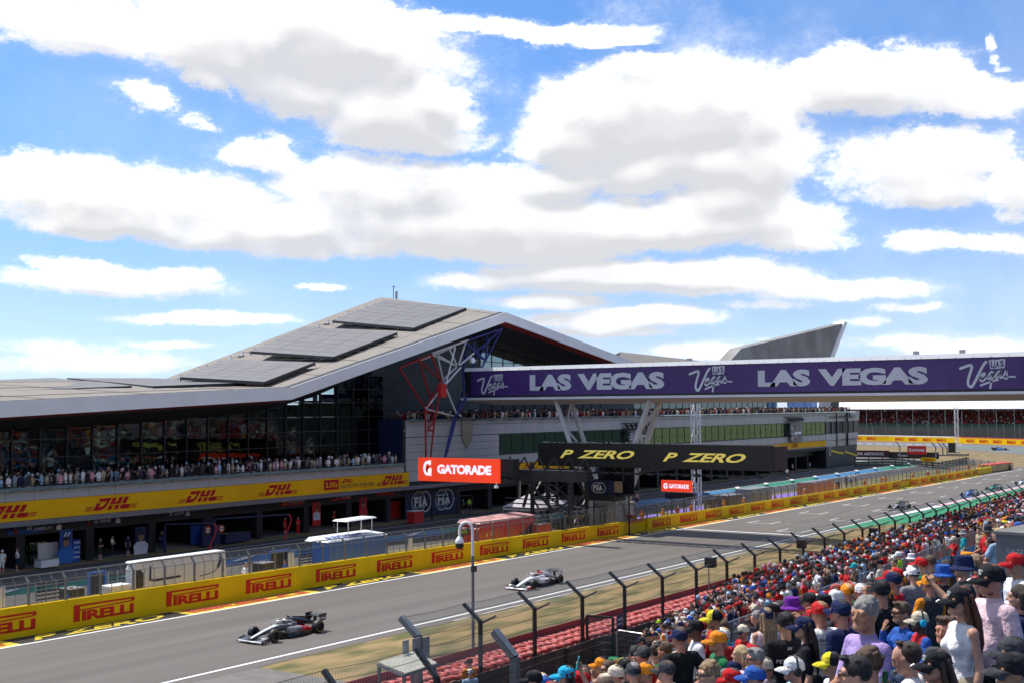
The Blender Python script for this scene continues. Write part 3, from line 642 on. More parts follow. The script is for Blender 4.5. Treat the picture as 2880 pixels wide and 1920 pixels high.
# canted end bay
def ebay(z0, z1, m, name, x=0.0):
    f = lambda z: END + 1.6 + (z - .3) * .32
    q = MB(); q.hexa([(FX - 9, END - 16.1, z0), (FX + x, END - 16.1, z0), (FX - .6 + x, f(z0), z0), (FX - 9, f(z0), z0)], [(FX - 9, END - 16.1, z1), (FX + x, END - 16.1, z1), (FX - .6 + x, f(z1), z1), (FX - 9, f(z1), z1)]); return bpart(q, name, m)
ebay(8.5, 10.3, GREYP, 'end_panel'); ebay(6.3, 8.47, FRAME, 'end_window', -.08); ebay(4.0, 6.27, GREYP, 'end_panel'); ebay(.3, 3.97, BLACK, 'end_graphic_wall', .02)
ew = MB()
for k in range(6): 
    y = END - 15.9 + k * 3.05; ew.bx(FX - .25, FX - .02, y, y + .07, 6.3, 8.47)
for z in (9.4, 5.1): ew.bx(FX - .5, FX + .012, END - 16.1, END + 2.0, z, z + .03)
for y in (END - 10, END - 4): ew.bx(FX - .5, FX + .012, y, y + .03, 4.0, 6.27); ew.bx(FX - .5, FX + .012, y, y + .03, 8.5, 10.3)
bpart(ew, 'end_joint', JOINT)
gg = MB(); stroke(gg, [(1.6, 3.0), (4.5, 2.6), (8, 2.3)], .35, (FX + .03, END - 15, .3), EX, EY); stroke(gg, [(10, 2.5), (16.5, 1.6)], .4, (FX - .3, END - 15, .3), EX, EY); stroke(gg, arc(.9, 2.9, .5, .7, 0, 360, 14), .12, (FX + .03, END - 15, .3), EX, EY, m=1)
bpart(gg, 'racing_graphic', [YELP, WHITE])
# terrace behind the parapet: glass screen, roof rooms, advertising hoarding
ts = MB(); y = 150.0
while y < 206: ts.bx(-82.06, -81.94, y, y + .08, 9.3, 13.2); y += 2.26
for z in (10.9, 12.1, 13.15): ts.bx(-82.05, -81.95, 130, 206, z, z + .08)
bpart(ts, 'terrace_screen_frame', FRAME)
y = 150.0
while y < 205: pane(2.16, 3.7, y + .09, 9.4, -82, m=GLC); y += 2.26
tw = MB(); tw.bx(-84, -79, HALL1 + .5, 103, 9.3, 18.0); tw.bx(-84, -79, 103, 110.6, 9.3, 19.6); tw.bx(-84.0, -80.6, 110.6, 150, 9.3, 12.6); bpart(tw, 'dark_hall_wall', DARKW)
tw = MB(); tw.bx(-79, FX - .3, HALL1 - .1, HALL1 + .25, 5.3, 10.25); bpart(tw, 'navy_side_wall', NAVY)
gu = MB(); y = 110.7
def g2(y): return gtop(y) + .1
while y < 139: 
    gu.bx(-79.1, -78.95, y - .04, y + .04, 9.3, g2(y)); z = 13.0
    while z < g2(y + 1.13): pane(2.18, min(1.7, g2(y) - z), y + .04, z, -79.02, m=GLU); z += 1.75
    y += 2.26
for z in (13.0, 14.75, 16.5): gu.bx(-79.1, -78.95, 110.7, 139 if z < 14 else 136 if z < 15 else 126, z - .04, z + .04)
bpart(gu, 'upper_mullion', FRAME)
# hoarding at the far end of the terrace
hd = empty('hoarding', (-80, 216, 9.3)); tag(hd, 'blue and black advertising hoarding at the far end of the terrace', 'hoarding')
q = MB(); q.bx(-.15, 0, -9.5, 5.5, 0, 5.2); q.build('blue_panel', mat('sky blue print', (.045, .13, .42), .4, col2=(.22, .42, .75), scale=.22, detail=1), hd)
q = MB(); q.hexa([(-.1, 5.6, 0), (.05, 5.6, 0), (.05, 12, 0), (-.1, 12, 0)], [(-.1, 7.2, 5.2), (.05, 7.2, 5.2), (.05, 13.6, 5.2), (-.1, 13.6, 5.2)]); q.build('grey_panel', GREYP, hd)
q = MB(); q.hexa([(-.1, 12.1, 0), (.05, 12.1, 0), (.05, 17, 0), (-.1, 17, 0)], [(-.1, 13.7, 5.2), (.05, 13.7, 5.2), (.05, 18.2, 5.2), (-.1, 18.2, 5.2)]); q.build('black_panel', BLACK, hd)
# far folds of the roof
q = MB(); pts = [onX(1722, 1000, -92), onX(1745, 989, -96), onX(1990, 1016, -96), onX(1920, 1040, -90), onX(1735, 1040, -90)]
q.add(pts + [p - Vector((8, 0, 3)) for p in pts], [(0, 4, 3, 2, 1), (0, 1, 6, 5), (1, 2, 7, 6)]); bpart(q, 'far_roof', ROOFM)
fin = [onX(2040, 1030, -96), onX(2085, 979, -96), onX(2372, 910, -96), onX(2322, 1030, -96)]
q = MB(); q.add(fin + [p - Vector((2.5, 0, 0)) for p in fin], [(0, 1, 2, 3)[::-1], (4, 5, 6, 7), (1, 5, 6, 2), (2, 6, 7, 3), (0, 4, 5, 1)])
bpart(q, 'roof_fin', mat('sooty fin membrane', (.19, .183, .172), .7, col2=(.30, .29, .28), scale=.16, stretch=(1, .7, .6), detail=10, w2=(.42, .66)))
q = MB(); q.hexa([fin[3] + Vector(t) for t in ((-2.5, .01, 0), (.3, .01, 0), (.3, 2.6, 0), (-2.5, 2.6, 0))], [fin[2] + Vector(t) for t in ((-2.5, .01, .4), (.3, .01, .4), (.3, 2.2, .4), (-2.5, 2.2, .4))]); bpart(q, 'fin_edge', FASC)
# crest shield
sh = MB(); O = onX(1297, 1262, FX + .03); w, h = 1.95, 3.25
sh.prism([(0, h), (0, h * .45), (w * .12, h * .25), (w * .5, 0), (w * .88, h * .25), (w, h * .45), (w, h)], (FX + .01, O.y, O.z), EX, EY, .08, 0)
sh.prism([(w * .1, h * .9), (w * .1, h * .55), (w * .9, h * .55), (w * .9, h * .9)], (FX + .09, O.y, O.z), EX, EY, .02, 1)
for i in range(4): sh.bx(FX + .11, FX + .125, O.y + w * .12, O.y + w * .88, O.z + h * (.58 + i * .08), O.z + h * (.60 + i * .08), 0)
stroke(sh, arc(w * .5, h * .36, w * .28, h * .13, 0, 360, 16), .07, (FX + .09, O.y, O.z), EX, EY, m=1, closed=False); stroke(sh, [(w * .5, h * .1), (w * .5, h * .5)], .1, (FX + .09, O.y, O.z), EX, EY, m=1)
bpart(sh, 'crest_shield', [mat('tan crest', (.27, .225, .15), .5), mat('pale crest relief', (.40, .35, .25), .5)])
# --- red, white and blue tube frame that carries the roof corner
def tube_frame():
    px = lambda p, X: onX(1100 + p[0] / 3.5625, 860 + p[1] / 3.5625, X)
    root = empty('roof_frame', (-73, 95, 6)); tag(root, 'red, white and blue tubular steel frame holding up the roof corner', 'steel frame')
    R_ = [((85, 620), (400, 485)), ((85, 620), (345, 1030)), ((270, 525), (500, 745)), ((400, 480), (500, 745)), ((280, 540), (400, 950)), ((395, 940), (437, 1130)), ((345, 1030), (505, 745)), ((487, 880), (440, 1130)), ((345, 1030), (437, 1140)), ((343, 1030), (350, 1545)), ((437, 1130), (392, 1545)), ((375, 1145), (440, 1145)), ((437, 1150), (372, 1225)), ((370, 1243), (430, 1243)), ((85, 620), (270, 530))]
    W_ = [((410, 475), (768, 345)), ((300, 540), (640, 408)), ((415, 490), (655, 600)), ((580, 420), (655, 590)), ((745, 365), (675, 590)), ((465, 500), (535, 795)), ((640, 420), (545, 790)), ((690, 590), (828, 472)), ((515, 740), (655, 610)), ((535, 795), (695, 615)), ((540, 800), (660, 1090)), ((345, 1030), (630, 1100)), ((345, 1025), (485, 855)), ((655, 1060), (700, 1100)), ((470, 490), (650, 600))]
    B_ = [((770, 345), (1115, 228)), ((1112, 230), (835, 470)), ((1112, 230), (945, 545)), ((945, 545), (660, 1090)), ((660, 1090), (545, 1520)), ((960, 330), (900, 480)), ((970, 340), (945, 540)), ((750, 370), (940, 540)), ((940, 290), (975, 340)), ((715, 650), (735, 850)), ((725, 660), (785, 830)), ((850, 480), (790, 840)), ((632, 1100), (530, 1545)), ((830, 360), (835, 470)), ((720, 860), (640, 1100)), ((595, 1240), (625, 1240)), ((850, 480), (945, 545)), ((720, 650), (770, 370))]
    rel = lambda p: p - root.location
    for nm, L, m in (('red_tube', R_, mat('red tube paint', (.34, .015, .012), .4)), ('white_tube', W_, mat('white tube paint', (.66, .66, .66), .4)), ('blue_tube', B_, mat('blue tube paint', (.018, .025, .17), .4))):
        for i, (a, b) in enumerate(L):
            X = -72.9 - (i % 3) * .5
            q = MB(); q.tube([rel(px(a, X)), rel(px(b, X))], .095 if nm != 'blue_tube' else .105, 8); q.build(nm, m, root, smooth=True)
    q = MB(); c = rel(px((511, 845), -72)); q.bx(c.x - .2, c.x + .2, c.y - .45, c.y + .45, c.z - .65, c.z + .65); q.build('junction_box', RED, root)
    q = MB(); c = rel(px((805, 545), -73.4)); q.tube([c, c + Vector((.25, 0, 0))], [.33, .30], 16); q.bar(c, c + Vector((0, .9, 0)), .08); q.build('dish_aerial', WHITE, root)
tube_frame()

for i, (u0, u1, v0, v1, w0, w1, lb) in enumerate(((1770, 1826, 1207, 1241, 1758, 1836, 'hanging timing screen on the grey block between the bridge legs'), (2225, 2256, 1187, 1242, 2216, 2262, 'hanging timing screen on the grey block near its far end'))):
    a, b = onX(u0, v1, FX + .6), onX(u1, v0, FX + .6); r = empty('timing_screen', (FX + .6, a.y, a.z)); tag(r, lb, 'screen', 'hanging timing screens'); w, h = b.y - a.y, b.z - a.z
    q = MB(); q.bx(-.2, 0, 0, w, 0, h); q.build('screen_face', mat('dark lit display', (.03, .032, .04), .4, var=.9, scale=1.4, detail=6, emit=.4), r)
    q = MB()
    for k in range(9): q.bx(.003, .012, w * .06, w * .16, h * (.1 + k * .08), h * (.15 + k * .08), k % 3)
    q.bx(.003, .012, w * .3, w * .9, h * .4, h * .52, 1); q.build('score_rows', [RED, WHITE, LBLUE], r)
    c, d = onX(w0, 1192, FX + .6), onX(w1, 1192, FX + .6); q = MB(); y0, y1 = c.y - a.y, d.y - a.y
    for z in (h + .25, h + .95): q.bar((0, y0, z), (0, y1, z), .08); q.bar((-.5, y0, z), (-.5, y1, z), .08)
    n = 6
    for k in range(n): y = y0 + (y1 - y0) * (k + .5) / n; q.tube([(.1, y, h + .4), (-.3, y, h + .75)], [.2, .14], 8); q.bar((0, y, h + .25), (-.5, y + .2, h + .95), .05)
    q.build('lamp_truss', BLACK, r)
# ================================================================== BRIDGE
def rebase(mb, o): mb.v = [(p[0] - o.location.x, p[1] - o.location.y, p[2] - o.location.z) for p in mb.v]; return mb
def wpart(root, mb, name, mats, **k): return rebase(mb, root).build(name, mats, root, **k)
PURPLE = mat('violet banner', (.052, .021, .135), .35, var=.10, scale=.12, detail=2, col2=(.066, .028, .165))
SILV = mat('silver lettering', (.58, .60, .64), .4, var=.06, scale=.3)
BW = mat('bridge white cladding', (.72, .72, .73), .4, var=.04, scale=.3)
SOFB = mat('bridge soffit panel', (.50, .44, .36), .55, var=.05, scale=.2)
BY, BX0, BX1, BZ0, BZ1 = 99.8, -73.2, 34.0, 12.13, 15.4
br_ = empty('footbridge', (-40, BY + 2.6, BZ0)); tag(br_, 'white covered footbridge across the track with violet banner face', 'bridge')
q = MB(); q.bx(BX0, BX1, BY + .12, BY + 5.2, BZ0 + .24, BZ1 - .36); wpart(br_, q, 'deck_body', BLACK)
q = MB()
q.hexa([(BX0, BY - .05, BZ1 - .36), (BX1, BY - .05, BZ1 - .36), (BX1, BY + 5.3, BZ1 - .36), (BX0, BY + 5.3, BZ1 - .36)], [(BX0, BY + .1, BZ1), (BX1, BY + .1, BZ1), (BX1, BY + 5.1, BZ1), (BX0, BY + 5.1, BZ1)])
wpart(br_, q, 'roof_edge', BW)
q = MB(); q.bx(BX0 - .4, BX1, BY - .22, BY + 5.4, BZ0, BZ0 + .22); wpart(br_, q, 'bottom_edge', BW)
x = BX0
while x < BX1 - 2:
    q = MB(); q.hexa([(x + .015, BY + .1, BZ0 - .08), (x + 2.985, BY + .1, BZ0 - .08), (x + 2.985, BY + 5.2, BZ0 - .48), (x + .015, BY + 5.2, BZ0 - .48)], [(x + .015, BY + .1, BZ0 - .003), (x + 2.985, BY + .1, BZ0 - .003), (x + 2.985, BY + 5.2, BZ0 - .003), (x + .015, BY + 5.2, BZ0 - .003)]); wpart(br_, q, 'soffit_panel', SOFB); x += 3
q = MB(); q.bx(BX0 + .8, BX1, BY + .02, BY + .10, BZ0 + .42, BZ1 - .42); ban_ = wpart(br_, q, 'violet_banner', PURPLE)
q = MB(); x = BX0 + 5
while x < BX1: q.bx(x, x + .02, BY + .012, BY + .03, BZ0 + .42, BZ1 - .42); x += 5.4
for x in np.arange(BX0, BX1, 1.35): q.bx(x, x + .012, BY - .052, BY - .03, BZ1 - .36, BZ1 - .2)
wpart(br_, q, 'banner_seam', mat('banner seam', (.03, .013, .08), .5))
for u in (1939, 2577, 2707): q = MB(); p = onY(u, 1000, BY + 1); q.bx(p.x - .2, p.x + .2, BY + .8, BY + 1.2, BZ1, BZ1 + .32); wpart(br_, q, 'roof_vent', STEEL)
def on_banner(mb): mb.v = [(p[0] - br_.location.x, p[1] - br_.location.y, p[2] - br_.location.z) for p in mb.v]; return mb
EXB, EZB = (1, 0, 0), (0, 0, 1)
for u0, u1, v in ((1490, 1869, 1092), (2132, 2611, 1085)):
    a, b = onY(u0, v, BY), onY(u1, v, BY); c = onY(u0, 1098 if u0 < 1600 else 1087, BY); t = onY(u0, 1053 if u0 < 1600 else 1040.5, BY); w = b.x - a.x; h = t.z - c.z
    q = MB(); z = c.z
    for word, s0, s1 in (('LAS', 0, .325), ('VEGAS', .372, 1.0)):
        lettering(q, word, (a.x + w * s0, BY + .02, z), EXB, EZB, w * (s1 - s0), h, lift=.03, bold=.058)
    on_banner(q).build('lettering', SILV, ban_).parent = br_
def vegas(u0, u1, vbot, vtop):
    a, b = onY(u0, vbot, BY), onY(u1, vbot, BY); s = (b.x - a.x) / 1240.0; O = (a.x, BY + .02, onY(u0, vbot, BY).z)
    q = MB(); f = lambda P: [((x - 932) * s, (1042 - y) * s) for x, y in P]
    def st(P, w, n=5): stroke(q, spline(f(P), n), w * s, O, EXB, EZB, lift=.03)
    st([(960, 560), (1060, 525), (1185, 490), (1220, 530), (1195, 620), (1145, 780), (1125, 900), (1150, 970), (1200, 990), (1250, 930), (1340, 760), (1420, 600), (1480, 490), (1535, 425)], 62)
    st([(1395, 790), (1470, 745), (1510, 700), (1490, 680), (1440, 710), (1400, 790), (1410, 850), (1450, 865), (1500, 830), (1560, 760)], 42)
    st([(1690, 680), (1660, 645), (1610, 700), (1570, 790), (1600, 815), (1660, 760), (1695, 690), (1670, 800), (1640, 900), (1615, 1030)], 44)
    st([(1410, 960), (1560, 905), (1700, 860), (1790, 840)], 44)
    st([(1850, 680), (1820, 640), (1770, 690), (1735, 770), (1765, 800), (1820, 740), (1860, 650), (1840, 750), (1860, 800), (1920, 740), (1985, 600)], 40)
    st([(1985, 600), (1985, 700), (2005, 780), (1975, 820), (1925, 800)], 36); st([(1985, 780), (2080, 775), (2160, 778)], 36)
    for P in ([(1600, 385), (1730, 365), (1745, 575), (1628, 588)], [(1722, 378), (1845, 372), (1850, 580), (1722, 590)], [(1840, 360), (1966, 368), (1945, 572), (1850, 575)]):
        z = f(P); q.add([Vector(O) + Vector(EXB) * p[0] + Vector(EZB) * p[1] + Vector((0, -.03, 0)) for p in z], [(3, 2, 1, 0)])
    for ch, x, y in (('L', 1640, 555), ('A', 1752, 555), ('S', 1852, 545)):
        z = f([(x, y)])[0]; lettering(q, ch, Vector(O) + Vector(EXB) * z[0] + Vector(EZB) * z[1], EXB, EZB, 76 * s, 150 * s, lift=.045, m=1, bold=.03)
    on_banner(q).build('script_logo', [SILV, PURPLE], br_)
vegas(1342, 1429, 1110, 1044); vegas(1938, 2060, 1102, 1025); vegas(2699, 2857, 1093, 1005)
# legs
COLW = mat('white leg paint', (.62, .60, .56), .4, var=.06, scale=1)
for top, bot, Y, r in (((1562, 1124), (1665, 1424), BY + 1.0, .22), ((1605, 1135), (1699, 1415), BY + 4.2, .22), ((1828, 1122), (1729, 1415), BY + 1.0, .27), ((1858, 1133), (1762, 1417), BY + 4.2, .27)):
    a = onY(*top, Y); b = onY(*bot, Y); a.z = BZ0 - .1; q = MB(); q.tube([a, b], r, 16); wpart(br_, q, 'leg', COLW, smooth=True)
    q = MB(); q.hexa([(b.x - .7, b.y - .7, gz(b.y) - .2), (b.x + .7, b.y - .7, gz(b.y) - .2), (b.x + .7, b.y + .7, gz(b.y) - .2), (b.x - .7, b.y + .7, gz(b.y) - .2)], [(b.x - .4, b.y - .6, b.z - .15), (b.x + .4, b.y - .6, b.z - .15), (b.x + .4, b.y + .6, b.z - .15), (b.x - .4, b.y + .6, b.z - .15)]); wpart(br_, q, 'plinth', mat('cream plinth', (.55, .50, .42), .7, var=.08))
for a, b, r in (((1605, 1136), (1592, 1196), .12), ((1597, 1210), (1622, 1240), .12), ((1854, 1136), (1806, 1202), .15), ((1802, 1215), (1805, 1242), .12), ((1668, 1408), (1752, 1409), .16), ((1688, 1402), (1752, 1402), .12), ((1752, 1365), (1760, 1415), .14), ((1765, 1316), (1752, 1360), .18)):
    q = MB(); q.tube([onY(*a, BY + 2.6), onY(*b, BY + 2.6)], r, 10); wpart(br_, q, 'brace', COLW, smooth=True)

# ================================================================== START GANTRY
CHAR = mat('charcoal steel', (.026, .028, .031), .5, var=.15, scale=1)
gan = empty('start_gantry', (-48, 92.3, 6.1)); tag(gan, 'black start gantry over the track with yellow lettering', 'gantry')
GX0, GX1 = -59.5, -37.05
LED = mat('dark display face', (.014, .013, .012), .35, var=.1, scale=.5)
q = MB(); q.bx(GX0, GX1, 92.3, 92.5, 6.1, 8.15); wpart(gan, q, 'front_board', LED)
q = MB(); q.bx(GX1 + .003, GX1 + .12, 92.32, 95.0, 6.1, 8.05); wpart(gan, q, 'end_board', mat('brown black end', (.022, .017, .014), .5))
q = MB(); q.bx(GX0, GX1, 93.9, 95.0, 6.3, 7.9); wpart(gan, q, 'box_beam', CHAR)
q = MB()
for z in (6.25, 7.95):
    for y in (92.6, 93.8): q.bar((GX0, y, z), (GX1, y, z), .12)
    n = 13
    for k in range(n):
        a = GX0 + (GX1 - GX0) * k / n; b = GX0 + (GX1 - GX0) * (k + 1) / n
        q.bar((a, 92.6, z), ((a + b) / 2, 93.8, z), .09); q.bar(((a + b) / 2, 93.8, z), (b, 92.6, z), .09)
wpart(gan, q, 'lattice', CHAR)
q = MB()
for k in range(46):
    x = GX0 + .3 + k * .49; q.bx(x, x + random.uniform(.08, .3), 92.4 + random.uniform(0, .5), 93.1, 8.15, 8.15 + random.uniform(.03, .12))
wpart(gan, q, 'top_fitting', STEEL)
q = MB()
for k in range(18): x = -57.5 + k * 1.1; q.bar((x, 92.9, 6.1), (x + .25, 93.2, 5.55), .07); q.bx(x, x + .5, 92.8, 93.1, 5.45, 5.62)
q.bar((-58, 93, 5.6), (-38, 93, 5.6), .1)
wpart(gan, q, 'hanging_lamp', CHAR)
YLED = mat('yellow display lettering', (.62, .50, .10), .5, var=.05, emit=.28)
for u0, u1, v0, v1 in ((1575, 1785, 1286, 1263), (1864, 2098.5, 1296, 1271)):
    a, b, t = onY(u0, v0, 92.3), onY(u1, v0, 92.3), onY(u0, v1, 92.3); q = MB(); w = b.x - a.x
    lettering(q, 'P', (a.x, 92.3, a.z), EXB, EZB, w * .19, t.z - a.z, lift=.02, bold=.03, shear=.45); lettering(q, 'ZERO', (a.x + w * .24, 92.3, a.z), EXB, EZB, w * .76, t.z - a.z, lift=.02, bold=.03, shear=.45)
    wpart(gan, q, 'lettering', YLED)
# tower under its pit side end
q = MB()
L4 = [(-60.6, 93.0), (-56.4, 93.0), (-56.4, 95.6), (-60.6, 95.6)]
for i, (x, y) in enumerate(L4):
    q.bar((x, y, surf(x, y)), (x, y, 6.3), .28)
    x2, y2 = L4[(i + 1) % 4]
    for z in (.6, 3.1, 5.6): q.bar((x, y, z), (x2, y2, z), .16)
    q.bar((x, y, .6), (x2, y2, 3.1), .12); q.bar((x2, y2, 3.1), (x, y, 5.6), .12)
wpart(gan, q, 'tower', CHAR)
q = MB()
a, b = onY(1404, 1317, 88), onY(1640, 1322, 88)
q.bx(a.x, b.x, 87.6, 88.6, a.z - .95, a.z); 
for k in range(6):
    x = a.x + .5 + k * (b.x - a.x - 1) / 5; q.bar((x, 87.65, a.z), (x + .9, 87.65, a.z + 1.1), .1); q.bar((x + .9, 87.65, a.z + 1.1), (x + 1.5, 87.65, a.z), .1)
wpart(gan, q, 'side_beam', CHAR)
q = MB()
for (u0, v0, u1, v1) in ((1490, 1364, 1472, 1424), (1498, 1366, 1555, 1434), (1535, 1366, 1570, 1396), (1600, 1330, 1602, 1440), (1565, 1340, 1568, 1420), (1500, 1363, 1560, 1363), (1420, 1398, 1570, 1408), (1420, 1412, 1570, 1420), (1420, 1425, 1570, 1432)):
    q.bar(onY(u0, v0, 89), onY(u1, v1, 89), .2 if v1 - v0 > 20 else .1)
wpart(gan, q, 'scaffold', CHAR)
q = MB(); q.bar(onY(1463, 1339, 89), onY(1462, 1400, 89), .12); c = onY(1456, 1343, 89); q.bx(c.x - .3, c.x, 88.9, 89.3, c.z - .1, c.z + .15); wpart(gan, q, 'camera_pole', mat('pale pole', (.4, .4, .38), .5))
# large display left of the gantry
gs = empty('display_screen', (-63, 85, 5)); tag(gs, 'large red lit display screen with white sports drink lettering in front of the pit building', 'screen')
a, b = onY(1176, 1350, 85), onY(1403, 1291, 85)
GRED = mat('lit red display', (.80, .055, .018), .5, var=.03, scale=.3, emit=.42); GWH = mat('lit white display lettering', (.80, .82, .92), .5, var=.05, scale=2, emit=.45)
q = MB(); q.bx(a.x, b.x, 85.0, 85.25, a.z, b.z + .02); wpart(gs, q, 'screen_face', GRED)
q = MB(); q.bx(a.x - .02, b.x + .02, 85.255, 85.6, a.z - .02, b.z + .04); q.bx(b.x + .03, b.x + 1.3, 85.27, 86.2, b.z - 1.4, b.z + .05); q.bx(b.x - 1.5, b.x + 1.3, 85.27, 86.0, a.z - .0, a.z + .3); q.bx(a.x + .6, a.x + 3, 85.3, 86, a.z - .12, a.z + .02); wpart(gs, q, 'screen_frame', BLACK)
q = MB(); w = b.x - a.x; h = b.z - a.z
lettering(q, 'GATORADE', (a.x + w * .245, 85.0, a.z + h * .335), EXB, EZB, w * .665, h * .40, lift=.02, bold=.05)
O = (a.x + w * .05, 85.0, a.z + h * .2)
G_ = arc(.62, .72, .34, .52, 60, 330, 16); stroke(q, [(p[0], p[1]) for p in G_] + [(.95, .55), (.70, .56)], .25, O, EXB, EZB, lift=.02, round_caps=False); stroke(q, [(.93, .05), (.93, .6)], .26, O, EXB, EZB, lift=.02, round_caps=False); stroke(q, [(.90, 1.0), (.90, 1.42)], .24, O, EXB, EZB, lift=.02, round_caps=False)
wpart(gs, q, 'lettering', GWH)
q = MB(); q.add([Vector(O) + Vector(EXB) * x + Vector(EZB) * y + Vector((0, -.03, 0)) for x, y in [(.52, .3), (.62, .62), (.48, .62), (.74, 1.05), (.70, .78), (.86, .80)]], [(0, 1, 2), (1, 3, 2), (1, 5, 4), (1, 4, 3)]); q.f = [f[::-1] for f in q.f] + q.f; q.m = [0] * len(q.f); wpart(gs, q, 'bolt_mark', mat('dark red print', (.25, .02, .01), .5))
q = MB(); c = onY(1396, 1357, 84.9); q.bar(c, c - Vector((0, 0, .25)), .06); q.tube([c - Vector((0, 0, .2)), c - Vector((0, 0, .42))], [.16, .2], 12); wpart(gs, q, 'dome_camera', WHITE)
# small displays
def board(name, label, cat, u0, u1, vt, vb, Y, face, text, tmat, tw, th, grp=None, emit=True, post=True):
    a, b = onY(u0, vb, Y), onY(u1, vt, Y); r = empty(name, ((a.x + b.x) / 2, Y, a.z)); tag(r, label, cat, grp)
    q = MB(); q.bx(a.x, b.x, Y, Y + .18, a.z, b.z); wpart(r, q, 'board_face', face)
    q = MB(); w, h = b.x - a.x, b.z - a.z; 
    for t, x0, y0, ww, hh, kw in text: lettering(q, t, (a.x + w * x0, Y, a.z + h * y0), EXB, EZB, w * ww, h * hh, lift=.02, **kw)
    wpart(r, q, 'lettering', tmat)
    if post:
        q = MB(); 
        for x in (a.x + w * .3, a.x + w * .7): q.bar((x, Y + .3, surf(x, Y) - .05), (x, Y + .3, b.z), .12)
        wpart(r, q, 'post', CHAR)
    return r, a, b
r, a, b = board('display_board', 'small red display board with white sports drink lettering on a pole behind the pit wall', 'screen', 1860, 1945, 1351, 1380, 116, GRED, [('G', .07, .25, .14, .5, dict(bold=.06)), ('GATORADE', .25, .3, .66, .38, dict(bold=.045))], GWH, 1, 1)
q = MB()
for k in range(4): q.bx(a.x + .3 + k * .85, a.x + 1.1 + k * .85, 116.2, 116.8, a.z - .75, a.z - .08)
wpart(r, q, 'loudspeaker', BLACK)
r, a, b = board('brand_board', 'small black board with yellow lettering hung behind the pit wall fence', 'board', 1584, 1648, 1441, 1464, 96, LED, [('P', .06, .3, .14, .42, dict(bold=.03, shear=.45)), ('ZERO', .28, .3, .64, .42, dict(bold=.03, shear=.45))], mat('yellow board lettering', (.70, .50, .05), .5), 1, 1)
q = MB(); q.bar((a.x - 2.2, 96.2, b.z + .8), (b.x, 96.2, b.z + .35), .12); q.bx(a.x, b.x, 96, 96.3, b.z + .02, b.z + .12); q.bx(b.x + .03, b.x + .5, 96.1, 96.3, a.z - .2, b.z); wpart(r, q, 'bracket', STEEL)
# FIA cabin with stair
fc = empty('race_control_cabin', (-56.5, 97.5, 3)); tag(fc, 'raised navy race control cabin with white emblem and a stair, below the gantry', 'cabin')
Yc = 97.5; a, b = onY(1648, 1388, Yc), onY(1724, 1351, Yc)
q = MB(); q.bx(a.x, b.x, Yc, Yc + .12, a.z, b.z); wpart(fc, q, 'front_panel', NAVY)
q = MB(); q.bx(a.x, b.x + 1.0, Yc + .13, Yc + 2.6, a.z - .15, a.z); q.bx(a.x, b.x + .9, Yc + 2.4, Yc + 2.5, a.z, b.z + 1.2); q.bx(a.x, a.x + .12, Yc + .13, Yc + 2.5, a.z, b.z); q.bx(a.x, b.x + 1, Yc + .1, Yc + 2.6, b.z + 1.35, b.z + 1.5); q.bx(a.x + .2, b.x, Yc + .2, Yc + 2.4, a.z - .6, a.z - .16)
for x in (a.x + .05, b.x + .9): q.bx(x, x + .1, Yc + .14, Yc + .24, b.z, b.z + 1.35); q.bx(x, x + .12, Yc + 1.2, Yc + 1.3, surf(x, Yc), a.z)
wpart(fc, q, 'cabin_frame', CHAR)
q = MB(); q.bx(b.x + .12, b.x + .92, Yc + .02, Yc + .12, a.z + .25, b.z - .05); wpart(fc, q, 'tan_panel', mat('tan ply', (.34, .24, .15), .7))
def fia(mb, O, ex, ey, s, lift=.02, m=0):
    """ring globe and toothed ring with three letters, s = height"""
    c1, c2 = (.42 * s, .5 * s), (.86 * s, .5 * s); R = .46 * s; w = .035 * s
    stroke(mb, arc(*c1, R, R, 0, 360, 33)[:-1], w, O, ex, ey, lift, m, closed=True); stroke(mb, arc(*c2, R * .92, R * .92, -115, 115, 24), w, O, ex, ey, lift, m)
    for k in range(13):
        t = radians(-108 + k * 18); stroke(mb, [(c2[0] + cos(t) * R * .95, c2[1] + sin(t) * R * .95), (c2[0] + cos(t) * R * 1.05, c2[1] + sin(t) * R * 1.05)], w * 1.6, O, ex, ey, lift, m, round_caps=False)
    stroke(mb, arc(*c1, R * .5, R, 0, 360, 25)[:-1], w * .5, O, ex, ey, lift, m, closed=True); stroke(mb, [(c1[0], .05 * s), (c1[0], .95 * s)], w * .5, O, ex, ey, lift, m)
    for yy in (.28, .72): stroke(mb, [(.08 * s, yy * s), (.76 * s, yy * s)], w * .5, O, ex, ey, lift, m)
    for ch, x, ww in (('F', .12, .24), ('i', .45, .13), ('A', .64, .38)): lettering(mb, ch, Vector(O) + Vector(ex) * x * s + Vector(ey) * .3 * s, ex, ey, ww * s, .42 * s, lift=lift * 1.3, m=m, bold=.05)
q = MB(); h = b.z - a.z; fia(q, (a.x + (b.x - a.x) * .24, Yc, a.z + h * .08), EXB, EZB, h * .82); wpart(fc, q, 'emblem', WHITE)
q = MB(); s0 = Vector((a.x - 3.6, Yc + .4, surf(-60, Yc))); s1 = Vector((a.x, Yc + .4, a.z))
for dy in (0, 1.1):
    v = Vector((0, dy, 0)); q.bar(s0 + v, s1 + v, .1, .3)
    for hh in (.55, 1.05): q.bar(s0 + v + Vector((0, 0, hh)), s1 + v + Vector((0, 0, hh)), .05)
    for k in range(7): p = s0.lerp(s1, k / 6) + v; q.bar(p, p + Vector((0, 0, 1.05)), .05)
for k in range(14): p = s0.lerp(s1, (k + .5) / 14); q.bx(p.x - .14, p.x + .14, p.y, p.y + 1.1, p.z - .03, p.z + .02)
wpart(fc, q, 'stair', CHAR)
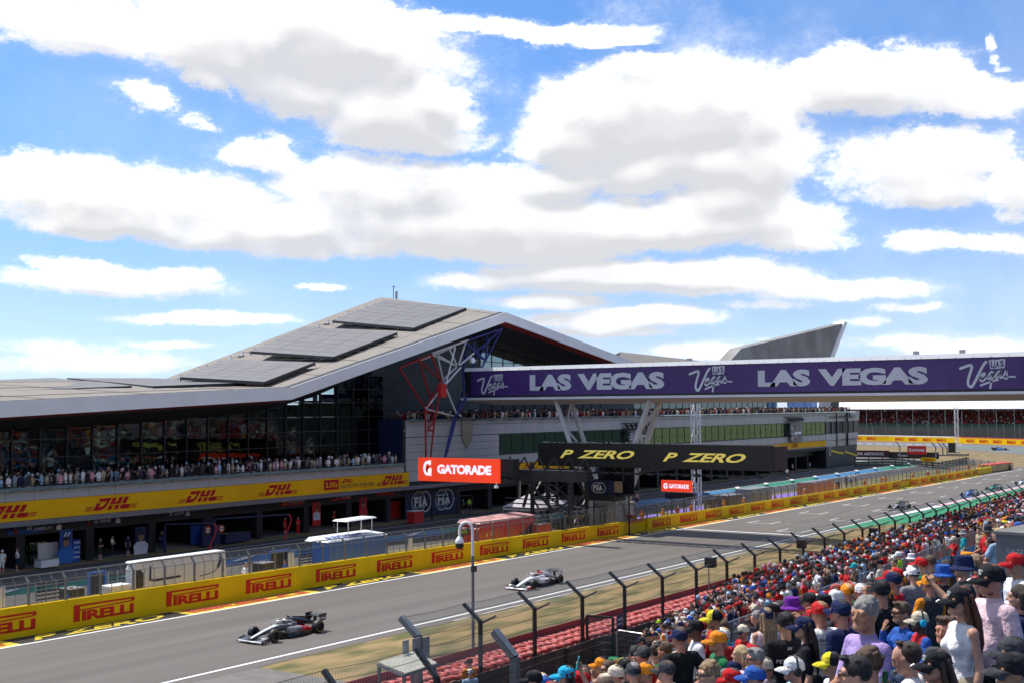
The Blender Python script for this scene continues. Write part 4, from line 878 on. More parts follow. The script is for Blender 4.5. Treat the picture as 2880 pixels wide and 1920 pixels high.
# white lattice towers
def lattice_tower(x, y, z0, z1, w, label):
    r = empty('lattice_tower', (x, y, z0)); tag(r, label, 'lattice tower', 'white lattice towers'); q = MB(); c = [(-w, -w), (w, -w), (w, w), (-w, w)]; n = int((z1 - z0) / 1.25)
    for i in range(4):
        a, b = c[i], c[(i + 1) % 4]; q.bar((*a, 0), (*a, z1 - z0), .10)
        for k in range(n):
            h0, h1 = (z1 - z0) * k / n, (z1 - z0) * (k + 1) / n; q.bar((*a, h0), (*b, h0), .06); q.bar((*(a if k % 2 else b), h0), (*(b if k % 2 else a), h1), .055)
    q.build('lattice', WHITE, r)
    q = MB(); q.bx(-w * 1.3, w * 1.3, -w * 1.3, w * 1.3, -.6, .1); q.build('base_plate', CHAR, r)
    return r
lattice_tower(-58.9, 124, -.4, 11.6, .38, 'white lattice tower behind the pit wall in the middle of the straight')
# ================================================================== PIT WALL
WY = mat('yellow wall paint', (.82, .53, .004), .6, var=.06, scale=.5, detail=6, spec=.15)
WR = mat('red wall lettering', (.60, .030, .014), .6, var=.05, scale=2, spec=.15)
WX = -53.95
HW = [(-60, 1.5), (35, 1.49), (60, 1.42), (98, 1.17), (110, 1.14), (240, 1.08)]
def wallh(y):
    for (a, ha), (b, hb) in zip(HW[:-1], HW[1:]):
        if y <= b: return ha + (hb - ha) * (y - a) / (b - a)
    return HW[-1][1]
def wtop(y): return gz(y) + wallh(y)
pw_ = empty('pit_wall', (WX, 40, gz(40))); tag(pw_, 'long yellow concrete pit wall with red tyre brand lettering', 'wall')
def wseg(y0, y1, name, x=WX, m=WY, dz=0.0):
    q = MB()
    for a, b in zip(rng(y0, y1, 6)[:-1], rng(y0, y1, 6)[1:]):
        q.hexa([(x - .35, a, gz(a) - .3), (x, a, gz(a) - .3), (x, b, gz(b) - .3), (x - .35, b, gz(b) - .3)], [(x - .35, a, wtop(a) + dz), (x, a, wtop(a) + dz), (x, b, wtop(b) + dz), (x - .35, b, wtop(b) + dz)])
    return wpart(pw_, q, name, m)
gates = [(onX(1758, 1466, WX).y, onX(1822, 1460, WX).y), (onX(2534, 1349, WX).y, onX(2562, 1345, WX).y)]
cuts = [-50, 0, 19.5, gates[0][0], gates[0][1], gates[1][0], gates[1][1], onX(2768, 1318, WX).y, onX(2790, 1317, WX).y]
for i in range(len(cuts) - 1):
    g_ = i in (3, 5)
    wseg(cuts[i] + .015, cuts[i + 1] - .015, 'wall_gate' if g_ else 'wall_segment', WX - .25 if g_ else WX)
    if g_:
        q = MB(); q.bx(WX - .25, WX - .235, cuts[i] + .8, cuts[i + 1] - .5, wtop(cuts[i]) - .28, wtop(cuts[i]) - .02); wpart(pw_, q, 'orange_strip', mat('orange strip', (.62, .13, .02), .5))
US = [-160, 12 - 110, 206, 467, 691, 888, 1060, 1214, 1350, 1470, 1580, 1680, 1835, 1913, 1985, 2051, 2113, 2170, 2223, 2272, 2318, 2360, 2401, 2439, 2475, 2511, 2562, 2591, 2617, 2642, 2666, 2690, 2714, 2737]
p0y = onX(206, 1745, WX).y; ys_ = [p0y - 6.0, p0y - 12, p0y - 18] + [onX(u, 1745 - (u - 206) * .1625, WX).y for u in US[2:]]
for y in ys_:
    q = MB(); pirelli(q, (WX, y, gz(y) + wallh(y) * .20), (0, 1, -.0085), EZB, 3.85, .84 * wallh(y) / 1.45); wpart(pw_, q, 'brand_lettering', WR)
# debris fence panels along the top
FEN = mat('fence steel', (.22, .215, .195), .5, .5, var=.1, scale=3)
NET = meshmat('fence wire mesh', (.30, .30, .28), 8.0, 11.0, .06, 'YZ')
df = empty('pit_wall_fence', (-54.12, 40, 1.5)); tag(df, 'steel mesh debris fence with bent top standing on the pit wall', 'fence')
PP = 2.13; post_me = pan_me = None
y = 36.96 - 30 * PP; k = 0
def fmesh(name, q, m):
    o = q.build(name, m, df); me = o.data; bpy.data.objects.remove(o); return me
q = MB(); q.bx(-.05, .05, -.05, .05, -.05, 1.05); q.bar((0, 0, 1.05), (-.28, 0, 1.40), .09); post_me = fmesh('fence_post', q, FEN)
q = MB(); L = PP - .12
q.tube([(-.28, 0, 1.41), (-.28, L, 1.41)], .035, 6); q.bx(-.02, .02, 0, L, .02, .06); q.bx(-.015, .015, 0, L, 1.03, 1.06)
for t in (.33, .66): q.bx(-.012, .012, L * t - .012, L * t + .012, .04, 1.04); q.bar((0, L * t, 1.04), (-.28, L * t, 1.40), .022)
pan_me = fmesh('fence_panel', q, FEN)
q = MB(); q.add([(0, 0, .05), (0, L, .05), (0, L, 1.04), (0, 0, 1.04), (-.28, L, 1.40), (-.28, 0, 1.40)], [(0, 1, 2, 3), (3, 2, 4, 5)]); net_me = fmesh('fence_mesh', q, NET)
rel = lambda x, y, z: (x - df.location.x, y - df.location.y, z - df.location.z)
while y < 231:
    if not (gates[0][0] < y < gates[0][1] - PP) or True:
        put('fence_post', post_me, df, rel(-54.12, y, wtop(y)))
        pn = put('fence_panel', pan_me, df, rel(-54.12, y + .06, wtop(y) - .01)); pn.rotation_euler.x = -.0085 if y > 36 else 0
        nt = put('fence_mesh', net_me, pn, (0, 0, 0))
    y += PP
# ================================================================== BETWEEN PIT WALL AND LANE
def unit(name, label, cat, u0, u1, v, X, group=None):
    a, b = onX(u0, v, X), onX(u1, v - (u1 - u0) * .14, X); z = surf(X, (a.y + b.y) / 2)
    r = empty(name, (X, a.y, z)); tag(r, label, cat, group); return r, b.y - a.y
LWH = mat('gloss white panel', (.66, .66, .66), .3, var=.03); DNAV = mat('dark blue trim', (.015, .02, .09), .4); LBL = mat('bright blue panel', (.03, .13, .42), .4, var=.06, scale=.5)
ADZ = mat('dark screen', (.012, .013, .016), .25)
# white pit wall stand
r, w = unit('timing_stand', 'long white timing stand with dark blue swoosh behind the pit wall', 'timing stand', 386, 640, 1640, -56.2)
q = MB(); P = [(0, 0), (-.25, 1.2), (-.25, 2.25), (-.05, 2.6), (w - .2, 2.6), (w, 0)]
q.prism([(a, b) for a, b in P], (-.7, 0, 0), EX, EY, .7); q.build('cabin_shell', LWH, r)
q = MB(); q.prism([(-.27, 2.60), (-.1, 2.68), (w - .3, 2.68), (w - .2, 2.6)], (-.75, 0, 0), EX, EY, .8); q.build('roof_lid', WHITE, r)
q = MB(); q.prism([(-.1, 1.15), (.25, 1.0), (.42, 1.3), (.42, 2.0), (.2, 2.2), (-.1, 2.2)], (0, 0, 0), EX, EY, .02); q.build('side_window', ADZ, r)
q = MB(); stroke(q, [(.9, 2.3), (.9, 1.55), (1.2, 1.5), (w * .45, 1.52)], .14, (.01, 0, 0), EX, EY); stroke(q, spline([(w - 2.2, 1.35), (w - 1.1, 1.5), (w - .65, 2.0), (w - .6, 2.55)], 5), [.05] * 8 + [.2] * 8, (.01, 0, 0), EX, EY); q.bx(.004, .02, -.05, .5, .35, .95); q.build('trim_stripe', DNAV, r)
q = MB(); lettering(q, '30', (.02, 0, .55), EX, EY, .4, .28, bold=.03); q.build('number', WHITE, r)
# white locker
r, w = unit('storage_locker', 'white storage locker with lid behind the pit wall, left of the timing stand', 'locker', 308, 368, 1660, -55.6)
q = MB(); q.prism([(0, 0), (.12, 1.45), (w - .1, 1.45), (w, 0)], (-.8, 0, 0), EX, EY, .8); q.build('cabinet', LWH, r); q = MB(); q.bx(-.85, .06, .02, w, 1.45, 1.58); q.build('lid', WHITE, r)
# blue stand with white roof and canopy
r, w = unit('timing_stand', 'blue timing stand with white lettered roof and small canopy behind the pit wall', 'timing stand', 926, 1084, 1585, -56.4)
q = MB(); q.bx(-1.6, 0, 0, w, 0, 2.35); q.build('cabin_shell', LBL, r)
q = MB(); q.hexa([(-2.1, -.2, 2.36), (.15, -.2, 2.36), (.15, w + .1, 2.36), (-2.1, w + .1, 2.36)], [(-1.9, 0, 2.62), (.05, 0, 2.48), (.05, w, 2.48), (-1.9, w, 2.62)]); q.build('roof_lid', WHITE, r)
q = MB(); lettering(q, 'AWS  BWT', (-.2, .3, 2.52), EX, (-1, 0, 0.06), w * .7, .9, lift=.03, bold=.03); q.build('lettering', LBL, r)
q = MB()
for x, yy in ((-1.5, w * .42), (-.5, w * .42), (-.5, w - .9), (-1.5, w - .9)): q.tube([(x, yy, 2.5), (x, yy, 3.56)], .03, 6)
q.hexa([(-1.7, w * .36, 3.55), (-.3, w * .36, 3.55), (-.3, w - .6, 3.6), (-1.7, w - .6, 3.6)], [(-1.6, w * .4, 3.65), (-.4, w * .4, 3.65), (-.4, w - .7, 3.69), (-1.6, w - .7, 3.69)]); q.build('canopy', WHITE, r)
q = MB(); q.bx(.01, .03, w * .3, w * .34, .3, .42); q.build('equipment', BLACK, r)
# red stand
r, w = unit('timing_stand', 'red timing stand with sloping glossy front behind the pit wall near the gantry', 'timing stand', 1352, 1505, 1530, -56.4)
REDG = mat('racing red gloss', (.46, .010, .016), .25, var=.06, coat=.3)
q = MB(); q.prism([(0, 0), (-.3, 1.9), (.2, 2.25), (w, 2.3), (w - .2, 0)], (-1.6, 0, 0), EX, EY, 1.6); q.build('cabin_shell', REDG, r)
q = MB(); q.hexa([(-2.2, -.2, 2.3), (.1, -.2, 2.3), (.1, w, 2.32), (-2.2, w, 2.32)], [(-2.1, 0, 2.55), (0, 0, 2.42), (0, w, 2.44), (-2.1, w, 2.6)]); q.build('roof_lid', mat('pale pink panel', (.55, .30, .28), .4, var=.3, scale=1.2), r)
q = MB(); q.prism([(w * .42, .1), (w * .95, 1.8), (w * .97, .1)], (.005, 0, 0), EX, EY, .015); q.build('glass_panel', ADZ, r)
q = MB(); q.bx(.005, .03, .7, .95, 1.25, 1.5); q.build('badge', YELP, r); q = MB(); stroke(q, arc(1.5, 1.4, .14, .14, 0, 360, 12), .05, (.02, 0, 0), EX, EY); q.build('badge', WHITE, r)
# dark equipment, frames and cases near the left of the frame
def box_thing(name, label, cat, u0, u1, v0, v1, X, m, d=.9, grp=None, extra=None):
    a, b = onX(u0, v1, X), onX(u1, v0, X); z0 = surf(X, a.y); r = empty(name, (X, a.y, z0)); tag(r, label, cat, grp); w = b.y - a.y; h = b.z - z0
    if extra: extra(r, w, h, d, m)
    else:
        q = MB(); q.bx(-d, 0, 0, w, .06, h); q.build('case', m, r); q = MB(); q.bx(-d - .02, .02, -.02, w + .02, h, h + .05); q.build('lid', STEEL, r)
    return r
def frame(r, w, h, d, m):
    q = MB()
    for y in (0, w): q.bx(-.12, .0, y - .06, y + .06, 0, h)
    q.bx(-.12, 0, 0, w, h - .1, h); q.bx(-.12, 0, 0, w, .0, .3); q.build('frame', m, r); q = MB(); q.bx(-.10, -.06, .08, w - .08, .31, h - .12); q.build('screen', ADZ, r)
def slats(r, w, h, d, m):
    q = MB()
    for y in np.linspace(0, w, 4): q.bx(-.06, 0, y - .03, y + .03, 0, h)
    q.build('frame', STEEL, r)
    for z in np.linspace(.15, h - .1, 9): q = MB(); q.bx(-.05, -.01, 0, w, z, z + .09); q.build('slat', m, r)
box_thing('louvred_screen', 'black louvred screen behind the pit wall fence at the left', 'screen', 102, 186, 1626, 1680, -57.6, BLACK, extra=slats)
box_thing('monitor_frame', 'blue framed dark monitor wall left of the white storage locker', 'frame', 252, 298, 1602, 1652, -58.2, LBL, extra=frame)
box_thing('louvred_screen', 'black louvred screen just left of the white timing stand', 'screen', 305, 382, 1595, 1630, -58.6, BLACK, extra=slats)
box_thing('monitor_frame', 'slim blue framed monitor wall right of the white timing stand', 'frame', 760, 815, 1542, 1578, -58.6, LBL, extra=frame)
box_thing('louvred_screen', 'black louvred screen left of the blue timing stand', 'screen', 845, 925, 1530, 1568, -58.8, BLACK, extra=slats)
box_thing('flight_case', 'black flight case behind the wall between two men', 'case', 738, 774, 1580, 1602, -55.6, BLACK)
box_thing('flight_case', 'black flight case beside the bald man behind the wall', 'case', 196, 238, 1652, 1684, -55.5, BLACK)
box_thing('flight_case', 'low black cases right of the blue timing stand', 'case', 1100, 1178, 1552, 1570, -55.8, BLACK)
box_thing('white_panel_sign', 'white notice panel at the left end of the pit wall fence', 'panel', -20, 15, 1650, 1700, -55.4, LWH, .05)
box_thing('white_panel_sign', 'white notice panel behind the fence right of the kneeling man', 'panel', 811, 827, 1552, 1586, -55.6, LWH, .05)
box_thing('white_panel_sign', 'white notice panel between the blue and red timing stands', 'panel', 1150, 1160, 1512, 1548, -56, LWH, .05)
box_thing('drinks_crate', 'red and white drinks crates right of the red timing stand', 'crate', 1515, 1552, 1470, 1492, -55.8, RED)
box_thing('orange_cabin', 'orange marshal cabin behind the pit wall far along the straight', 'cabin', 2284, 2345, 1348, 1388, -55.6, mat('orange panel', (.62, .17, .04), .5, var=.1), 2)
box_thing('glazed_hut', 'white roofed grey hut behind the pit wall far along the straight', 'hut', 2114, 2170, 1368, 1402, -55.4, mat('grey hut wall', (.25, .25, .24), .6), 2)
box_thing('glazed_hut', 'dark low hut behind the pit wall beside the lilac paint', 'hut', 2050, 2086, 1388, 1418, -55.4, mat('brown hut wall', (.11, .09, .08), .6), 1.5)
q = box_thing('pit_board', 'black pit board with white dots behind the fence', 'board', 1984, 2014, 1400, 1432, -55.6, BLACK, .06)
dm = MB()
for i in range(4):
    for j in range(4): dm.bx(.025, .03, .25 + i * .28, .38 + i * .28, .35 + j * .28, .48 + j * .28)
dm.build('number_dots', WHITE, q)
r, w = unit('name_board', 'black pit board with green driver name held above the wall', 'board', 1284, 1322, 1520, -55.2)
q = MB(); q.bx(-.03, 0, 0, w, 1.75, 2.3); q.bx(-.02, 0, w * .5, w * .52, 0, 1.75); q.build('board', BLACK, r); q = MB(); lettering(q, 'LEWIS', (0, .12, 1.88), EX, EY, w * .72, .3, bold=.02); q.build('lettering', mat('lime lettering', (.35, .65, .03), .5), r)
def tent(label, u, v, Y, wx, wy, h0, h1, m):
    c = onY(u, v, Y); z = surf(c.x, Y); r = empty('canopy_tent', (c.x, Y, z)); tag(r, label, 'tent', 'tents by the pit wall'); q = MB(); V = [(-wx, -wy, h0), (wx, -wy, h0), (wx, wy, h0), (-wx, wy, h0), (0, 0, h1)]
    V += [(-wx, -wy, h0 - .3), (wx, -wy, h0 - .3), (wx, wy, h0 - .3), (-wx, wy, h0 - .3)]
    q.add(V, [(0, 1, 4), (1, 2, 4), (2, 3, 4), (3, 0, 4), (0, 5, 6, 1), (1, 6, 7, 2), (2, 7, 8, 3), (3, 8, 5, 0)]); q.build('tent_roof', m, r)
    q = MB()
    for x, y in ((-wx, -wy), (wx, -wy), (wx, wy), (-wx, wy)): q.tube([(x * .98, y * .98, -.1), (x * .98, y * .98, h0)], .04, 6)
    q.build('tent_pole', STEEL, r); return r
LIL = mat('pale lilac canvas', (.50, .46, .50), .8, var=.05); TAN = mat('tan canvas', (.27, .235, .18), .8, var=.1, scale=1)
tent('pale pyramid tent behind the pit wall left of the gantry tower', 1487, 1450, 95, 1.9, 1.5, 2.2, 3.4, LIL); tent('smaller pale tent half hidden behind the gantry tower', 1540, 1440, 99, 1.7, 1.5, 2.2, 3.3, LIL)
t_ = tent('tan tent with closed sides behind the pit wall below the bridge legs', 1703, 1450, 104, 2.2, 2.0, 2.3, 2.9, TAN)
q = MB(); q.bx(-2.1, 2.1, -1.95, -1.9, 0, 2.2); q.bx(2.05, 2.1, -1.9, 1.9, 0, 2.2); q.build('tent_wall', TAN, t_)
# guardrail fence by the pit entry far away
def corrug(name, label, pts, h, m, n=1.5):
    r = empty(name, pts[0]); tag(r, label, 'barrier'); 
    for a, b in zip(pts[:-1], pts[1:]):
        a, b = Vector(a), Vector(b); k = max(1, int((b - a).length / 3.2))
        for i in range(k):
            p, q_ = a.lerp(b, i / k) - r.location, a.lerp(b, (i + 1) / k) - r.location
            q = MB(); d = (q_ - p) * .02
            for z in (.1, .42, .74): q.bar(p + d + Vector((0, 0, z * h + .1)), q_ - d + Vector((0, 0, z * h + .1)), .06, .27 * h)
            q.build('guard_rail', m, r); q = MB(); q.bar(p, p + Vector((0, 0, h + .15)), .12); q.build('post', CHAR, r)
    return r
DGR = mat('dark green grey rail', (.055, .068, .066), .5, .3, var=.15, scale=1)
G2 = lambda u, v: (lambda p: Vector((p.x, p.y, surf(p.x, p.y))))(onZ(u, v, -.6))
corrug('armco_barrier', 'long dark grey steel barrier beyond the pit exit grass', [G2(2405, 1324), G2(2520, 1318), G2(2640, 1304), G2(2725, 1288)], 1.5, DGR)
# ================================================================== GARAGES
GF = -76.4; ZF = .30; GT = 2.55
gar = empty('garage_row', (GF, 60, ZF)); tag(gar, 'row of dark team garages under the yellow courier banner', 'garage')
q = MB(); q.bx(GF - .2, GF, HALL0, END - 17, GT, 3.9); q.bx(GF - .2, FX, HALL0, END - 17, 3.86, 3.95); wpart(gar, q, 'header_wall', mat('dark header cladding', (.022, .026, .034), .5, var=.2, scale=1))
q = MB(); q.bx(-98, GF - .2, HALL0, END - 17, 3.0, 3.1); wpart(gar, q, 'ceiling', CHAR)
GP = 5.72; y = 34.3; piers = []
while y < END - 20:
    q = MB(); q.bx(GF - .35, GF + .05, y - .35, y + .35, ZF, GT); q.bx(-90, GF - .35, y - .06, y + .06, ZF, 3.0); wpart(gar, q, 'pier', mat('black pier', (.014, .015, .018), .5)); piers.append(y); y += GP
cols = [(.02, .03, .07), (.30, .31, .33), (.02, .03, .07), (.012, .02, .06), (.012, .02, .06), (.012, .02, .06), (.012, .02, .07), (.20, .012, .012), (.22, .014, .014), (.20, .012, .012)]
for i, y in enumerate(piers[:-1]):
    c = cols[i] if i < len(cols) else [(.012, .018, .05), (.02, .02, .022), (.08, .03, .01), (.02, .02, .024), (.05, .012, .015)][i % 5]
    q = MB(); q.bx(-84, -83.9, y + .1, y + GP - .1, ZF, 3.0); wpart(gar, q, 'back_wall', mat('garage liner %d' % i, c, .6, var=.25, scale=.4))
    if i % 3 != 1: q = MB(); q.bx(GF - 1.6, GF - 1.45, y + 1.4, y + 3.6, GT - .12, GT - .05); wpart(gar, q, 'strip_light', mat('white strip light', (.8, .8, .8), .5, emit=1.6))
def gboard(u0, u1, v0, v1, m, X=GF + .03, nm='sign_board'):
    a, b = onX(u0, v1, X), onX(u1, v0, X); q = MB(); q.bx(X - .04, X, a.y, b.y, a.z, b.z); wpart(gar, q, nm, m); return a, b
def gtext(t, y, z, w, h, m, X=GF + .034, **k):
    q = MB(); lettering(q, t, (X, y, z), EX, EY, w, h, lift=.012, **k); wpart(gar, q, 'sign_lettering', m)
def fig(y, z, h, shirt, X=GF + .034, hairc=BLACK):
    """flat printed bust of a driver"""
    q = MB(); q.prism([(-.32, 0), (-.36, .42), (-.2, .56), (.2, .56), (.36, .42), (.32, 0)], (X, y, z), Vector(EX) * h, Vector(EY) * h, .012, 0)
    q.prism(arc(0, .74, .13, .17, 0, 360, 14)[:-1], (X, y, z), Vector(EX) * h, Vector(EY) * h, .016, 1); q.prism(arc(0, .82, .15, .13, 0, 180, 9), (X, y, z), Vector(EX) * h, Vector(EY) * h, .02, 2); wpart(gar, q, 'printed_portrait', [shirt, mat('printed skin', (.30, .17, .11), .6), hairc])
BPR = mat('royal blue print', (.018, .075, .33), .5, var=.08); RPR = mat('bright red print', (.50, .018, .016), .5, var=.06)
a, b = gboard(21, 122, 1482, 1504, BPR); gtext('41', a.y + 1.45, a.z + .2, .4, .26, WHITE, bold=.02); gtext('LINDBLAD', a.y + 2.05, a.z + .16, 1.5, .2, WHITE, bold=.01); fig(a.y + 4.1, a.z + .04, .6, WHITE); fig(a.y + .6, a.z + .04, .55, REDS)
a, b = gboard(167, 204, 1486, 1592, BPR); fig((a.y + b.y) / 2, a.z + .2, 2.0, mat('printed blue overall', (.03, .14, .45), .5)); gtext('//', a.y + .3, b.z - .5, .6, .3, WHITE)
a, b = gboard(204, 226, 1515, 1588, BPR); 
for i in range(4): gtext('RED BULL', a.y + .1, a.z + .5 + i * .35, .55, .12, WHITE)
a, b = gboard(240, 325, 1460, 1480, NAVY); gtext('55', a.y + .75, a.z + .2, .35, .3, WHITE, bold=.02); gtext('SAINZ', a.y + 1.25, a.z + .2, 1.0, .22, WHITE); fig(a.y + 2.9, a.z + .05, .6, WHITE); fig(a.y + .3, a.z + .05, .5, REDS)
a, b = gboard(380, 412, 1478, 1575, NAVY); fig((a.y + b.y) / 2, a.z + .35, 1.9, mat('printed white overall', (.55, .57, .62), .5))
a, b = gboard(455, 530, 1440, 1458, NAVY); gtext('23', a.y + .7, a.z + .2, .35, .28, WHITE, bold=.02); gtext('ALBON', a.y + 1.2, a.z + .2, 1.0, .2, WHITE); fig(a.y + 2.6, a.z + .05, .55, WHITE)
a, b = gboard(572, 600, 1448, 1550, NAVY); fig((a.y + b.y) / 2, a.z + 1.0, 1.2, DNAV)
a, b = gboard(790, 851, 1404, 1422, RPR); gtext('44  HAMILTON', a.y + .9, a.z + .15, 2.0, .2, WHITE, bold=.01); gtext('o', a.y + .25, a.z + .12, .3, .3, YELP)
a, b = gboard(879, 902, 1410, 1478, RPR); fig((a.y + b.y) / 2, a.z + .5, 1.3, mat('printed white overall', (.55, .57, .62), .5))
a, b = gboard(930, 986, 1394, 1408, RPR); gtext('16  LECLERC', a.y + .8, a.z + .15, 2.0, .2, WHITE, bold=.01)
a, b = gboard(1011, 1032, 1396, 1463, RPR); fig((a.y + b.y) / 2, a.z + .2, 1.7, RED)
a, b = gboard(1059, 1110, 1378, 1394, RPR)
FIAB = mat('federation blue wall', (.010, .022, .085), .5, var=.1)
a, b = gboard(1140, 1290, 1372, 1458, FIAB, GF + .02)
for u in (1160, 1226):
    p = onX(u, 1452, GF + .03); q = MB(); fia(q, (GF + .03, p.y, .75), EX, EY, 2.3, lift=.03); wpart(gar, q, 'emblem', WHITE)
# garage furniture
def gbox(name, label, cat, u0, u1, vt, X, d, m, top=None, grp=None):
    a, b = onX(u0, vt, X), onX(u1, vt, X); r = empty(name, (X, a.y, ZF)); tag(r, label, cat, grp); w = b.y - a.y; h = a.z - ZF
    q = MB(); q.bx(-d, 0, 0, w, .08, h); q.build('body', m, r)
    if top: q = MB(); q.bx(-d - .02, .02, -.02, w + .02, h, h + .06); q.build('top', top, r)
    for yy in (.1, w - .1): q = MB(); q.tube([(-d / 2, yy - .03, .04), (-d / 2, yy + .03, .04)], .04, 8); q.build('castor', BLACK, r)
    return r
gbox('equipment_cabinet', 'white equipment cabinet in front of the white garage screen', 'cabinet', 116, 166, 1575, -74.8, .8, LWH, STEEL)
gbox('screen_wall', 'tall white screen wall with orange side at the left garage', 'screen', 108, 164, 1528, -77.2, .12, LWH)
gbox('tool_cabinet', 'long navy tool cabinet with white lettering in the middle garage', 'cabinet', 636, 706, 1503, -75.2, 1.0, NAVY, CHAR)
gbox('screen_wall', 'blue screen wall beside the portrait in the middle garage', 'screen', 545, 565, 1478, -76.8, .4, BPR)
r = gbox('oil_screen', 'navy screen with round orange and white oil brand badges', 'screen', 570, 620, 1480, -75.2, .15, NAVY)
q = MB()
for y0 in (.55, 2.0):
    q = MB(); stroke(q, arc(y0, 1.35, .24, .24, 0, 360, 20)[:-1], .12, (.01, 0, 0), EX, EY, m=1, closed=True); q.prism(arc(y0, 1.35, .2, .2, 0, 360, 20)[:-1], (.012, 0, 0), EX, EY, .01, 0); lettering(q, 'Gulf', (.03, y0 - .17, 1.27), EX, EY, .34, .17, m=2, bold=.02); q.build('badge', [WHITE, mat('badge orange', (.62, .12, .02), .5), DNAV], r)
gbox('red_cabinet', 'tall red cabinet wall in the red garage', 'cabinet', 1068, 1128, 1412, -77.5, .6, RPR)
gbox('red_cabinet', 'red and white pump cabinet with yellow crest', 'cabinet', 1166, 1192, 1438, -72.6, .9, RPR, LWH)
# tyre rack and overhead booms
tr = empty('tyre_rack', onX(80, 1590, -77.6)); tr.location.z = ZF; tag(tr, 'rack of green banded racing tyres in the left garage', 'tyre rack')
GRB = mat('green tyre band', (.10, .30, .05), .5)
for i in range(3):
    for j in range(2):
        q = MB(); c = Vector((0, .2 + i * .5, .42 + j * .78)); q.tube([c + Vector((0, -.17, 0)), c + Vector((0, -.15, 0)), c + Vector((0, .15, 0)), c + Vector((0, .17, 0))], [.30, .36, .36, .30], 20); q.build('tyre', BLACK, tr); q = MB(); P = [c + Vector((.25 * cos(t) , -.19, .25 * sin(t))) for t in np.linspace(0, 2 * pi, 17)[:-1]]; q.tube(P, .025, 5, closed=True); q.build('tyre_band', GRB, tr)
def boom(label, p, q_, post_m, arm_m):
    r = empty('pit_boom', p); tag(r, label, 'boom', 'overhead pit booms'); p, q_ = Vector(p), Vector(q_); q = MB(); q.bar((0, 0, 0), (0, 0, 2.2), .14); q.bar((0, 0, 2.2), q_ - p, .12); q.build('arm', arm_m, r)
    q = MB(); e = q_ - p; P = spline([e, e + Vector((.15, .1, -.5)), e + Vector((0, -.25, -1.5)), e + Vector((.1, -.6, -2.0))], 5); q.tube(P, .06, 6); q.build('hose', post_m, r)
boom('navy overhead boom with red hose in front of the middle garage', (-75.0, 63, ZF), (-71.5, 64.8, 2.6), RPR, NAVY); boom('long navy overhead boom with red hose left of the red garage', (-75, 68, ZF), (-71.2, 72.6, 2.7), RPR, NAVY)
boom('black overhead boom with dark hose in front of the blue emblem wall', (-74.5, 96, ZF), (-70.8, 97.6, 2.7), BLACK, BLACK)
# ================================================================== FAR END OF THE STRAIGHT
ZL = gz(260)
def Q(u, v, z=ZL): return onZ(u, v, z)
def poly(name, pts, m, dz):
    n = len(pts); a = [Vector((p.x, p.y, ZL + dz)) for p in pts]
    return struct(smesh(name, a, [tuple(range(n))] if (a[1] - a[0]).cross(a[2] - a[1]).z > 0 else [tuple(range(n))[::-1]], m))
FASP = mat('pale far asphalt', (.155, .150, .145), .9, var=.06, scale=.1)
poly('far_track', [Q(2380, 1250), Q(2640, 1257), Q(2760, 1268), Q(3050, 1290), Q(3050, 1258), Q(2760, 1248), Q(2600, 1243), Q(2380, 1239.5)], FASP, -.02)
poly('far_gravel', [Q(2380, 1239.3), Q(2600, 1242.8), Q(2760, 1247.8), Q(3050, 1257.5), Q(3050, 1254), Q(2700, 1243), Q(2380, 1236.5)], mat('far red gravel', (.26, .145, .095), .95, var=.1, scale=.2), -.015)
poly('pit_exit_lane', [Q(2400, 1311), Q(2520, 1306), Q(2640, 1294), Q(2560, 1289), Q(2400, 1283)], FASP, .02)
dm = MB()
for i in range(11):
    u = 2405 + i * 28; a, b = Q(u, 1246.5 + i * .35), Q(u + 17, 1246.7 + i * .35); dm.add([(a.x, a.y, ZL), (b.x, b.y, ZL), (b.x, b.y + 2.6, ZL), (a.x, a.y + 2.6, ZL)], [(0, 1, 2, 3)])
a = [Q(2400, 1294), Q(2460, 1296), Q(2486, 1303), Q(2480, 1304), Q(2455, 1298), Q(2400, 1296)]; dm.add([(p.x, p.y, ZL + .04) for p in a], [tuple(range(6))[::-1]])
struct(dm.build('far_lane_markings', LINE))
gl_ = MB()
for (u0, v0), (u1, v1) in zip([(2700, 1256), (2790, 1260), (2880, 1266)], [(2790, 1260), (2880, 1266), (3000, 1274)]):
    a, b = Q(u0, v0), Q(u1, v1); gl_.add([(a.x, a.y, ZL), (b.x, b.y, ZL), (b.x, b.y + 3, ZL), (a.x, a.y + 3, ZL)], [(0, 1, 2, 3)])
struct(gl_.build('far_green_line', GRNP))
# far tyre brand wall
fw = empty('far_wall', Q(2640, 1243)); tag(fw, 'distant yellow brand wall with white top along the far bend', 'wall')
wp = [Q(2380, 1237), Q(2500, 1239.4), Q(2685, 1244.2), Q(2700, 1245), Q(2960, 1254)]
for i in range(len(wp) - 1):
    a, b = wp[i], wp[i + 1]; d = (b - a).normalized(); n = Vector((d.y, -d.x, 0)); hh = 1.85
    q = MB(); q.hexa([a, b, b - n * .8, a - n * .8], [p + Vector((0, 0, hh)) for p in (a, b, b - n * .8, a - n * .8)]); wpart(fw, q, 'wall_segment', WY)
    q = MB(); q.hexa([p + Vector((0, 0, hh)) for p in (a, b, b - n * 2.2, a - n * 2.2)], [p + Vector((0, 0, hh + .22)) for p in (a, b, b - n * 2.2, a - n * 2.2)]); wpart(fw, q, 'wall_cap', RED if i >= 2 else WHITE)
    L = (b - a).length; k = 0
    while 3 + k * 6.2 < L - 5:
        p = a + d * (3 + k * 6.2) + Vector((0, 0, .45)); q = MB(); pirelli(q, p, d, EZB, 3.9, .95, lift=.03); wpart(fw, q, 'brand_lettering', WR); k += 1
